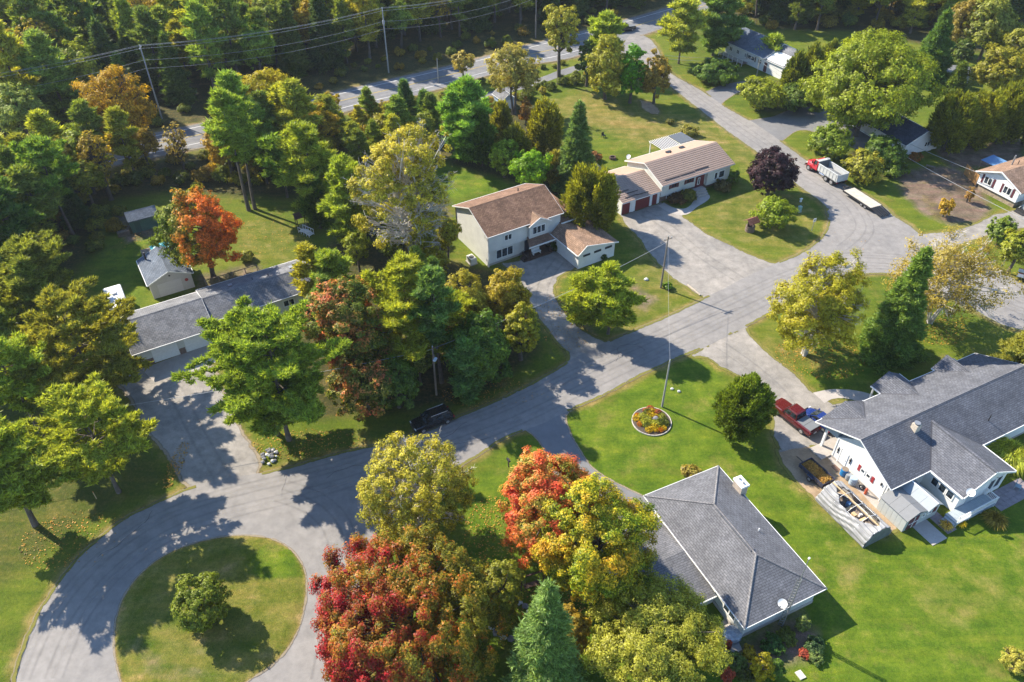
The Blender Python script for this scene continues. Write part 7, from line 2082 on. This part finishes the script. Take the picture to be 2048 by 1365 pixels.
# ---- right edge: loader and small trailer
p = G(2046, 424)
t = thing('skid_loader', 'grey skid loader parked beside the stone-based house', 'loader', (p.x + .6, p.y + .2, .02), R(205))
LG = M('loader_grey', (.36, .37, .36), .5, .15)
MB().box(-1.2, .7, -.6, .6, .35, 1.1, .06).build('body', LG, t); MB().box(-.7, .35, -.5, .5, 1.1, 2.0, .06).build('cab', DARK, t)
for x in (-.8, .35):
    for s in (-1, 1): wheel(t, x, s * .75, .38, .3, s)
for s in (-1, 1): MB().tube((-1.1, s * .68, 1.3), (1.15, s * .62, .7), .08).tube((1.15, s * .62, .7), (1.4, s * .62, .35), .07).build('lift_arm', LG, t)
MB().loft([[(1.4, y, .1), (2.0, y, .06), (2.0, y, .1), (1.5, y, .2), (1.45, y, .65), (1.38, y, .65)] for y in (-.85, .85)]).build('bucket', DARK, t)
p = G(2044, 560)
t = thing('panel_trailer', 'small trailer with white side panels and red rail at the right edge', 'trailer', (p.x + .5, p.y, .02), R(-33))
MB().box(-1.3, 1.6, -.7, .7, .45, .52).build('floor', DARK, t)
for k in range(3): MB().box(-1.28 + k * .96, -1.28 + k * .96 + .9, -.74, -.70, .55, 1.1).build('side_panel', TRIM, t); MB().box(-1.28 + k * .96, -1.28 + k * .96 + .9, .70, .74, .55, 1.1).build('side_panel', TRIM, t)
for s in (-1, 1): MB().box(-1.35, 1.65, min(s * .68, s * .76), max(s * .68, s * .76), 1.1, 1.16).build('top_rail', SHUTTER_R, t); wheel(t, .1, s * .86, .3, .18, s)
MB().tube((1.6, 0, .48), (2.5, 0, .45), .04).build('drawbar', DARK, t)
# ------------------------------------------------------------------ poles and wires
POLEW = M('pole_wood', (.24, .20, .165), .9, .25, 2)
POLEG = M('pole_grey_wood', (.33, .33, .31), .9, .2, 2)
INS = M('insulator', (.45, .46, .46), .3, .1)
def pole(label, base, H, mat=POLEW, arm=None, lamp=False, can=False, r=.15, rot=0):
    b = G(*base)
    t = thing('utility_pole', label, 'pole', (b.x, b.y, 0), rot)
    MB().tube((0, 0, -.2), (0, 0, H), r, r * .68, 10).build('shaft', mat, t)
    if arm:
        MB().box(-arm, arm, -.06, .06, H - .45, H - .32).build('crossarm', mat, t)
        for x in (-arm + .1, arm - .1): MB().lathe([(.05, 0), (.07, .08), (.04, .2)], 8, (x, 0, H - .32)).build('insulator', INS, t)
    MB().lathe([(.05, 0), (.07, .08), (.04, .22)], 8, (0, 0, H)).build('insulator', INS, t)
    if can: MB().lathe([(.22, 0), (.25, .05), (.25, .75), (.18, .85)], 14, (.32, 0, H - 3.4)).build('transformer', INS, t)
    if lamp:
        MB().tube((0, 0, H - .9), (.9, -1.1, H - .5), .035).build('lamp_arm', GREYM, t)
        MB().box(.72, 1.08, -1.65, -1.0, H - .58, H - .42, .05).build('lamp_head', M('lamp_housing', (.42, .47, .50), .4, .1), t)
    return Vector((b.x, b.y, H))
def wire(label, a, b, sag, r=.028, name='overhead_wire', group=None):
    pts = []
    for k in range(17):
        f = k / 16
        p = Vector(a).lerp(Vector(b), f); p.z -= sag * 4 * f * (1 - f); pts.append(p)
    tag(MB().path(pts, r, 4).build(name, M('wire_grey', (.30, .31, .32), .5, .05)), label, 'wire', group)
pA = pole('wooden utility pole between the two gravel drives', (1321.5, 575.7), height_at((1321.5, 575.7), 474), arm=.7, rot=R(30))
pB = pole('wooden utility pole at the edge of the round flower bed', (1324, 814), height_at((1324, 814), 722), POLEG, r=.13)
pC = pole('street lamp pole standing in front of the dark grove', (873, 790), 7.6, lamp=True, rot=R(-20))
wire('thin wire from the gravel-drive pole to the flower-bed pole', pA - Vector((0, 0, .3)), pB, .5, .013)
wire('service wire from the gravel-drive pole to the street lamp pole', pA - Vector((0, 0, .8)), pC - Vector((0, 0, .2)), .8, .022)
pL = G(-120, 960); wire('wire from the street lamp pole across the gravel drive to the left', pC - Vector((0, 0, .3)), Vector((pL.x, pL.y, 7.0)), .9, .022)
hp = []
for (b, yt, lb, cn) in (((324, 238), 92, 'tall grey highway pole behind the amber tree', False), ((777.5, 146), 17, 'tall grey highway pole with transformer beyond the highway', True), ((1071, 77), -42, 'tall brown highway pole cut by the top edge', False)):
    hp.append(pole(lb, b, height_at(b, yt), POLEG if b[0] < 1000 else POLEW, .9, False, cn, .17, R(100)))
pole('short bare wooden post at the near edge of the highway', (877, 166), height_at((877, 166), 119), POLEG, r=.13)
e0 = hp[0] + (hp[0] - hp[1]) * 1.0; e1 = hp[2] + (hp[2] - hp[1]) * 1.0
hp = [e0] + hp + [e1]
for k in range(4):
    w_ = ['left of', 'between the first and second of', 'between the second and third of', 'right of'][k]
    for q_, (dx, dz) in enumerate(((-.8, -.25), (0, .15), (.8, -.25), (.2, -2.6), (.2, -4.2))):
        nm = ['near conductor', 'top conductor', 'far conductor', 'neutral wire', 'communication cable'][q_]
        a = hp[k] + Vector((dx * .17, -dx, dz)); b = hp[k + 1] + Vector((dx * .17, -dx, dz))
        wire(nm + ' ' + w_ + ' the highway poles', a, b, 1.1 if q_ < 3 else 1.5, .024)
pG = pole('pale utility pole in front of the grey bungalow', (1513, 152), height_at((1513, 152), 116), POLEG, r=.13)
e8 = Vector((pc[0], pc[1], 0)) + Vector((-.45, -.3, 3.5))
wire('overhead wire from the pale pole to the stone-based house', pG, e8, 1.6, .032)
e9 = G(2075, 452, 4.0)
wire('lower overhead wire from the pale pole past the loader', pG - Vector((0, 0, .7)), e9, 1.5, .032)
e7 = G(1190, 92, 7.5); wire('overhead wire from the pale pole toward the junction', pG, e7, 1.0, .028)
wire('lower wire from the pale pole toward the junction', pG - Vector((0, 0, .7)), e7 - Vector((0, 0, .7)), 1.0, .028)

# ------------------------------------------------------------------ round flower bed
fb = G(1303, 844)
t = thing('flower_bed', 'round flower bed with pale edging beside the pole', 'flower bed', (fb.x, fb.y, 0), 0)
RB = 2.32
m = MB()
for k in range(36):
    a0, a1 = 6.283 * k / 36, 6.283 * (k + 1) / 36 - .01
    m = MB().prism([(RB * math.cos(a0), RB * math.sin(a0)), (RB * math.cos(a1), RB * math.sin(a1)), ((RB - .08) * math.cos(a1), (RB - .08) * math.sin(a1)), ((RB - .08) * math.cos(a0), (RB - .08) * math.sin(a0))][::1], 0, .15)
    m.build('edging_block', M('pale_edging', (.50, .46, .40), .9, .2), t)
MB().lathe([(RB - .12, .0), (RB - .12, .10), (RB * .5, .2), (.02, .24)], 30).build('soil', M('garden_soil', (.075, .058, .045), .95, .35, 3), t)
FL = {'yellow': (.22, .18, .016), 'orange': (.20, .085, .012), 'pale lime': (.15, .17, .04), 'pink': (.17, .06, .055), 'olive green': (.055, .075, .02)}
FLG = {k: M('flower_' + k.replace(' ', '_'), v, .8, .5, 6) for k, v in FL.items()}
fr = random.Random(6)
spots = [(-.3, 1.3, 'olive green', .5), (.2, 1.5, 'yellow', .45), (-.1, .9, 'yellow', .5), (.5, .6, 'yellow', .4), (-1.0, .5, 'pale lime', .55), (-.6, .1, 'pale lime', .6), (-.9, -.4, 'pale lime', .55), (-.2, -.5, 'pale lime', .5), (.4, -.7, 'pale lime', .6), (.9, -.4, 'olive green', .6), (.2, -1.2, 'yellow', .55), (-.5, -1.4, 'yellow', .45), (.7, -1.5, 'orange', .38), (1.2, -1.2, 'yellow', .35), (-1.7, .35, 'yellow', .45), (-1.55, .9, 'orange', .3), (-1.4, -.55, 'orange', .35), (.1, 1.95, 'pink', .42), (.9, 1.3, 'pink', .45), (1.3, .7, 'pale lime', .4), (1.5, .1, 'olive green', .4), (1.6, -.5, 'olive green', .4), (-.6, -.9, 'olive green', .5), (1.1, 1.0, 'olive green', .35), (-.5, 1.7, 'pink', .32)]
fm = {}
for x, y, cn, r in spots:
    if cn not in fm:
        rng = np.random.default_rng(len(fm) + 50)
        n = 300
        d = unit(rng.normal(size=(n, 3))); d[:, 2] = np.abs(d[:, 2])
        Pp = d * np.array([1, 1, .85]) * rng.uniform(.75, 1, (n, 1))
        me = np_mesh('flowering_plant', leaves(Pp, unit(d + rng.normal(size=(n, 3)) * .6), .26, rng, .6)); me.materials.append(FOL); fm[cn] = me
    o = link('flowering_plant', fm[cn], None, (fb.x + x, fb.y + y, .12), (0, 0, fr.uniform(0, 6)))
    r *= 1.2; o.scale = (r, r, r * 1.1); o.color = (*FL[cn], 1)
    tag(o, cn + ' flowering plant in the round flower bed', 'flower', 'flowers in the round bed, ' + cn)
o = bpy.data.objects.new('garden_rock', None); bpy.data.objects.remove(o)
def rock(name, label, loc, r, seed, mat, cat='rock', parent=None, group=None):
    bm = bmesh.new(); bmesh.ops.create_icosphere(bm, subdivisions=2, radius=r)
    for v in bm.verts:
        f = 1 + .35 * noise.noise(v.co * (1.6 / r) + Vector((seed, seed * 2, 0))); v.co = Vector((v.co.x * f, v.co.y * f * .85, v.co.z * f * .65))
    me = bpy.data.meshes.new(name); bm.to_mesh(me); bm.free(); me.materials.append(mat)
    o = link(name, me, parent, loc)
    if parent is None: tag(o, label, cat, group)
    return o
ROCK = M('grey_rock', (.20, .20, .21), .95, .35, 4, bmp=.5); ROCKW = M('white_rock', (.52, .52, .50), .9, .2, 4)
rock('garden_rock', 'grey boulder in the middle of the round flower bed', (fb.x + .45, fb.y + .1, .45), .38, 3, ROCK)
for k, (px, py) in enumerate(((1344, 779), (1358, 784))):
    p = G(px, py); rock('lawn_stone', ('left', 'right')[k] + ' of two white stones on the lawn by the pole', (p.x, p.y, .08), .22, k + 5, ROCKW)
rp_ = G(538, 916)
t = thing('rock_pile', 'pile of grey field stones at the mouth of the gravel drive', 'rock pile', (rp_.x, rp_.y, 0), 0)
for k in range(26):
    a = fr.uniform(0, 6.28); q_ = fr.uniform(0, 1) ** .6 * .95
    rock('stone', None, (q_ * math.cos(a), q_ * math.sin(a) * 1.3, .10 + .35 * (1 - q_)), fr.uniform(.14, .26), k + 20, ROCK if k % 3 else ROCKW, parent=t)

# ------------------------------------------------------------------ garden things
w = G(1499, 462)
t = thing('wishing_well', 'wishing well with red-brown roof on the corner lawn', 'wishing well', (w.x, w.y, 0), R(30))
for row in range(5):
    for k in range(12):
        a0 = 6.283 * (k + .5 * (row % 2)) / 12 + .02; a1 = a0 + 6.283 / 12 - .04
        MB().prism([(.72 * math.cos(a0), .72 * math.sin(a0)), (.74 * math.cos((a0 + a1) / 2), .74 * math.sin((a0 + a1) / 2)), (.72 * math.cos(a1), .72 * math.sin(a1)), (.5 * math.cos(a1), .5 * math.sin(a1)), (.5 * math.cos(a0), .5 * math.sin(a0))], row * .19, row * .19 + .18).build('stone', M('well_stone', (.20, .15, .115), .95, .4, 5), t)
for s in (-1, 1): MB().box(s * .66 - .05, s * .66 + .05, -.06, .06, .9, 2.1).build('post', WOOD_DK, t)
MB().tube((-.75, 0, 1.45), (.85, 0, 1.45), .06).build('windlass', WOOD, t)
for s in (-1, 1): MB().slab([(-1.05, 0, 2.35), (-1.05, s * .85, 1.75), (1.05, s * .85, 1.75), (1.05, 0, 2.35)][::(1 if s > 0 else -1)][::-1] if False else ([(-1.05, -.85, 1.75), (1.05, -.85, 1.75), (1.05, 0, 2.35), (-1.05, 0, 2.35)] if s < 0 else [(1.05, .85, 1.75), (-1.05, .85, 1.75), (-1.05, 0, 2.35), (1.05, 0, 2.35)]), .06).build('roof_slope', shingle_mat('red_brown_shingles_%d' % (s + 1), (.20, .085, .060), (.27, .12, .085)), t)
p = G(1623, 462)
t = thing('street_sign', 'small white sign on a post at the street corner', 'sign', (p.x, p.y, 0), R(20))
MB().box(-.035, .035, -.035, .035, 0, 2.2).build('post', GREYM, t); MB().box(-.25, .25, -.06, -.04, 1.65, 2.3).build('sign_plate', TRIM, t); MB().box(-.15, .15, -.066, -.061, 1.8, 2.1).build('sign_mark', GREYM, t)
p = G(1598, 424)
t = thing('utility_box', 'pale green utility cabinet beside the bright shrub', 'utility box', (p.x, p.y, 0), R(25))
MB().box(-.28, .28, -.25, .25, .06, 1.05, .04).build('cabinet', M('pale_green_metal', (.22, .36, .34), .5, .1), t); MB().box(-.34, .34, -.3, .3, 0, .06).build('base', CONC, t)
p = G(1601, 404)
t = thing('utility_box', 'smaller white marker box behind the green cabinet', 'utility box', (p.x, p.y, 0), R(25))
MB().box(-.18, .18, -.12, .12, .0, .55, .03).build('cabinet', TRIM, t); MB().box(-.24, .24, -.16, .16, .55, .62).build('lid', TRIM, t)
a, b = G(1375, 572), G(1400, 592)
t = thing('log', 'pale fallen log at the edge of the gravel drive', 'log', a, math.atan2(b.y - a.y, b.x - a.x))
MB().tube((0, 0, .14), ((b - a).length, 0, .13), .16, .12, 9).build('stem', M('pale_log', (.42, .36, .28), .9, .3, 3), t); MB().tube((1.2, 0, .2), (1.6, .25, .35), .04, .03).build('branch_stub', MATS['pale_log'], t)
p = G(1017, 934)
t = thing('mailbox', 'black mailbox on a post at the roadside lawn', 'mailbox', (p.x, p.y, 0), R(-60))
MB().box(-.05, .05, -.05, .05, 0, 1.0).build('post', WOOD_DK, t); MB().loft([[(x, -.12, 1.0), (x, .12, 1.0), (x, .12, 1.15), (x, .07, 1.25), (x, -.07, 1.25), (x, -.12, 1.15)] for x in (-.28, .28)]).build('box', DARK, t); MB().box(.0, .12, .121, .135, 1.1, 1.3).build('flag', SHUTTER_R, t)
p = G(193, 998)
t = thing('marker_stake', 'thin wooden stake on the roadside grass at the left', 'stake', (p.x, p.y, 0)); MB().box(-.04, .04, -.02, .02, 0, 1.2).build('stake_board', WOOD_LT, t); MB().box(-.045, .045, -.025, .025, 1.05, 1.2).build('painted_top', M('orange_paint', (.5, .17, .03), .6, .1), t)
p = G(1225, 318)
t = thing('fire_pit', 'small dark fire pit on the lawn left of the pergola', 'fire pit', (p.x, p.y, 0))
for k in range(14):
    a0 = 6.283 * k / 14; a1 = a0 + .40
    MB().prism([(.62 * math.cos(a0), .62 * math.sin(a0)), (.62 * math.cos(a1), .62 * math.sin(a1)), (.42 * math.cos(a1), .42 * math.sin(a1)), (.42 * math.cos(a0), .42 * math.sin(a0))], 0, .42).build('block', M('burnt_brick', (.10, .065, .05), .9, .3), t)
MB().cyl((0, 0, 0), .40, .15, 14).build('ash', DARK, t)
p = G(1207, 275)
t = thing('garden_chair', 'small dark chair alone on the lawn of the split-level house', 'chair', (p.x, p.y, 0), R(40))
MB().box(-.3, .3, -.3, .3, .38, .44).build('seat', DARK, t); MB().box(-.3, .3, .26, .32, .44, .95).build('backrest', DARK, t)
for x in (-.27, .27):
    for y in (-.27, .27): MB().box(x - .03, x + .03, y - .03, y + .03, 0, .38).build('leg', DARK, t)
p = G(598, 462)
t = thing('garden_arbour', 'dark lattice arbour at the edge of the back lawn', 'arbour', (p.x, p.y, 0), R(31))
for x in (0, 1.5):
    for y in (0, 1.2): MB().box(x - .06, x + .06, y - .06, y + .06, 0, 2.3).build('post', WOOD_DK, t)
for s in (0, 1): MB().slab([(-.3, -.3, 2.3), (1.8, -.3, 2.3), (1.8, .6, 2.9), (-.3, .6, 2.9)] if s == 0 else [(-.3, .6, 2.9), (1.8, .6, 2.9), (1.8, 1.5, 2.3), (-.3, 1.5, 2.3)], .07).build('roof_slope', WOOD_DK, t)
for k in range(8): MB().tube((.05 + k * .2, 0, .2), (.05 + k * .2, 0, 1.0), .02, None, 4).build('baluster', TRIM, t)
a, b = G(602, 463), G(622, 472)
t = thing('white_footbridge', 'short white footbridge beside the lattice arbour', 'footbridge', a, math.atan2(b.y - a.y, b.x - a.x))
for k in range(9): MB().box(k * .28, k * .28 + .26, -.5, .5, .25 + .18 * math.sin(math.pi * k / 8), .30 + .18 * math.sin(math.pi * k / 8)).build('plank', TRIM, t)
for s in (-1, 1):
    for k in range(5): MB().box(k * .6, k * .6 + .06, min(s * .47, s * .53), max(s * .47, s * .53), .0, 1.0).build('post', TRIM, t)
    MB().box(0, 2.5, min(s * .46, s * .54), max(s * .46, s * .54), .95, 1.02).build('handrail', TRIM, t)
a, b = H5 @ Vector((11.5, 10.3, 0)), None
t = thing('garden_enclosure', 'timber-framed vegetable enclosure behind the long house', 'enclosure', a, R(31.2))
for x in (0, 1.9, 3.8, 5.7, 7.4):
    for y in (0, 2.2): MB().box(x - .05, x + .05, y - .05, y + .05, 0, 1.5).build('post', WOOD, t)
for y in (0, 2.2): MB().box(-.05, 7.45, y - .04, y + .04, 1.5, 1.58).build('top_rail', WOOD, t)
for x in (0, 7.4): MB().box(x - .04, x + .04, -.05, 2.25, 1.582, 1.66).build('end_rail', WOOD, t)
MB().box(.1, 7.3, .1, 2.1, 0, .12).build('soil', M('garden_soil', (.075, .058, .045), .95, .35, 3), t)
p = G(1042, 1182)
t = thing('swing_frame', 'dark timber swing frame between maple and blue spruce', 'swing frame', (p.x, p.y, 0), R(20))
for x in (0, 2.3): MB().box(x - .07, x + .07, -.07, .07, 0, 2.1).build('post', WOOD_DK, t)
MB().box(-.25, 2.55, -.08, .08, 2.1, 2.26).build('beam', WOOD_DK, t)
for k in range(4): MB().box(.3, 2.0, -.25 + k * .13, -.14 + k * .13, .5, .54).build('seat_slat', WOOD_DK, t)
for x in (.4, 1.9): MB().tube((x, 0, .54), (x, 0, 2.1), .015).build('chain', GREYM, t)
p = G(1022, 1240)
t = thing('stone_ring', 'ring of flat pale stones beside the blue spruce', 'stone ring', (p.x, p.y, 0))
for k in range(16): 
    a = 6.283 * k / 16; rock('stone', None, (1.9 * math.cos(a), 1.9 * math.sin(a), .06), .36, k + 60, ROCKW if k % 2 else ROCK, parent=t)
p = G(1088, 1195)
t = thing('garden_bench', 'brown slatted bench under the yellow maple', 'bench', (p.x, p.y, 0), R(-62))
for k in range(5): MB().box(-.75, .75, -.28 + k * .115, -.18 + k * .115, .42, .46).build('seat_slat', WOOD_DK, t)
for k in range(3): MB().box(-.75, .75, .32, .36, .55 + k * .15, .66 + k * .15).build('back_slat', WOOD_DK, t)
for x in (-.65, .65): MB().box(x - .04, x + .04, -.28, .36, 0, .42).build('leg', WOOD_DK, t)
a = [G(x, y) for x, y in ((1589, 1346), (1600, 1341), (1612, 1356), (1601, 1361))]
tag(MB().prism([(q_.x, q_.y) for q_ in a][::-1], 0, .12).build('stepping_slab', M('pale_slab', (.52, .48, .44), .9, .15)), 'pale rectangular slab on the lawn below the garden bed', 'slab')
p = G(1925, 122)
t = thing('garden_flag', 'small red flag on a pole in front of the dark shrub', 'flag', (p.x, p.y, 0)); MB().tube((0, 0, 0), (0, 0, 4.2), .04).build('pole', TRIM, t); MB().add([(0, 0, 3.3), (.9, .15, 3.1), (1.0, .1, 3.9), (0, 0, 4.1), (0, .02, 3.3), (.9, .17, 3.1), (1.0, .12, 3.9), (0, .02, 4.1)], [(0, 1, 2, 3), (7, 6, 5, 4)]).build('cloth', M('flag_red', (.5, .05, .05), .7, .15), t)
p = G(1800, 332)
t = thing('park_bench', 'weathered bench on the bare ground near the white gable', 'bench', (p.x + 5, p.y - 1, 0), R(-35))
for k in range(4): MB().box(-.8, .8, -.25 + k * .13, -.14 + k * .13, .42, .46).build('seat_slat', WOOD, t)
for x in (-.7, .7): MB().box(x - .05, x + .05, -.25, .25, 0, .42).build('leg', WOOD, t)
p = G(300, 850)
p = G(1292, 560)
rock('lawn_stone', 'flat pale stone on the lawn left of the gravel-drive pole', (p.x, p.y, .08), .35, 44, ROCKW)
p = G(1254, 745)

# ------------------------------------------------------------------ thin autumn haze over the whole place
m = bpy.data.materials.new('thin_haze'); m.use_nodes = True
nt = m.node_tree; nt.nodes.clear()
out = nt.nodes.new('ShaderNodeOutputMaterial'); vol = nt.nodes.new('ShaderNodeVolumePrincipled')
vol.inputs['Color'].default_value = (.80, .88, 1.0, 1); vol.inputs['Density'].default_value = .00010; vol.inputs['Anisotropy'].default_value = .2
nt.links.new(vol.outputs[0], out.inputs['Volume'])
tag(MB().box(-4500, 4500, -3000, 4500, -1.0, 70.0).build('haze', m), 'thin pale haze in the air', 'haze', kind='stuff')
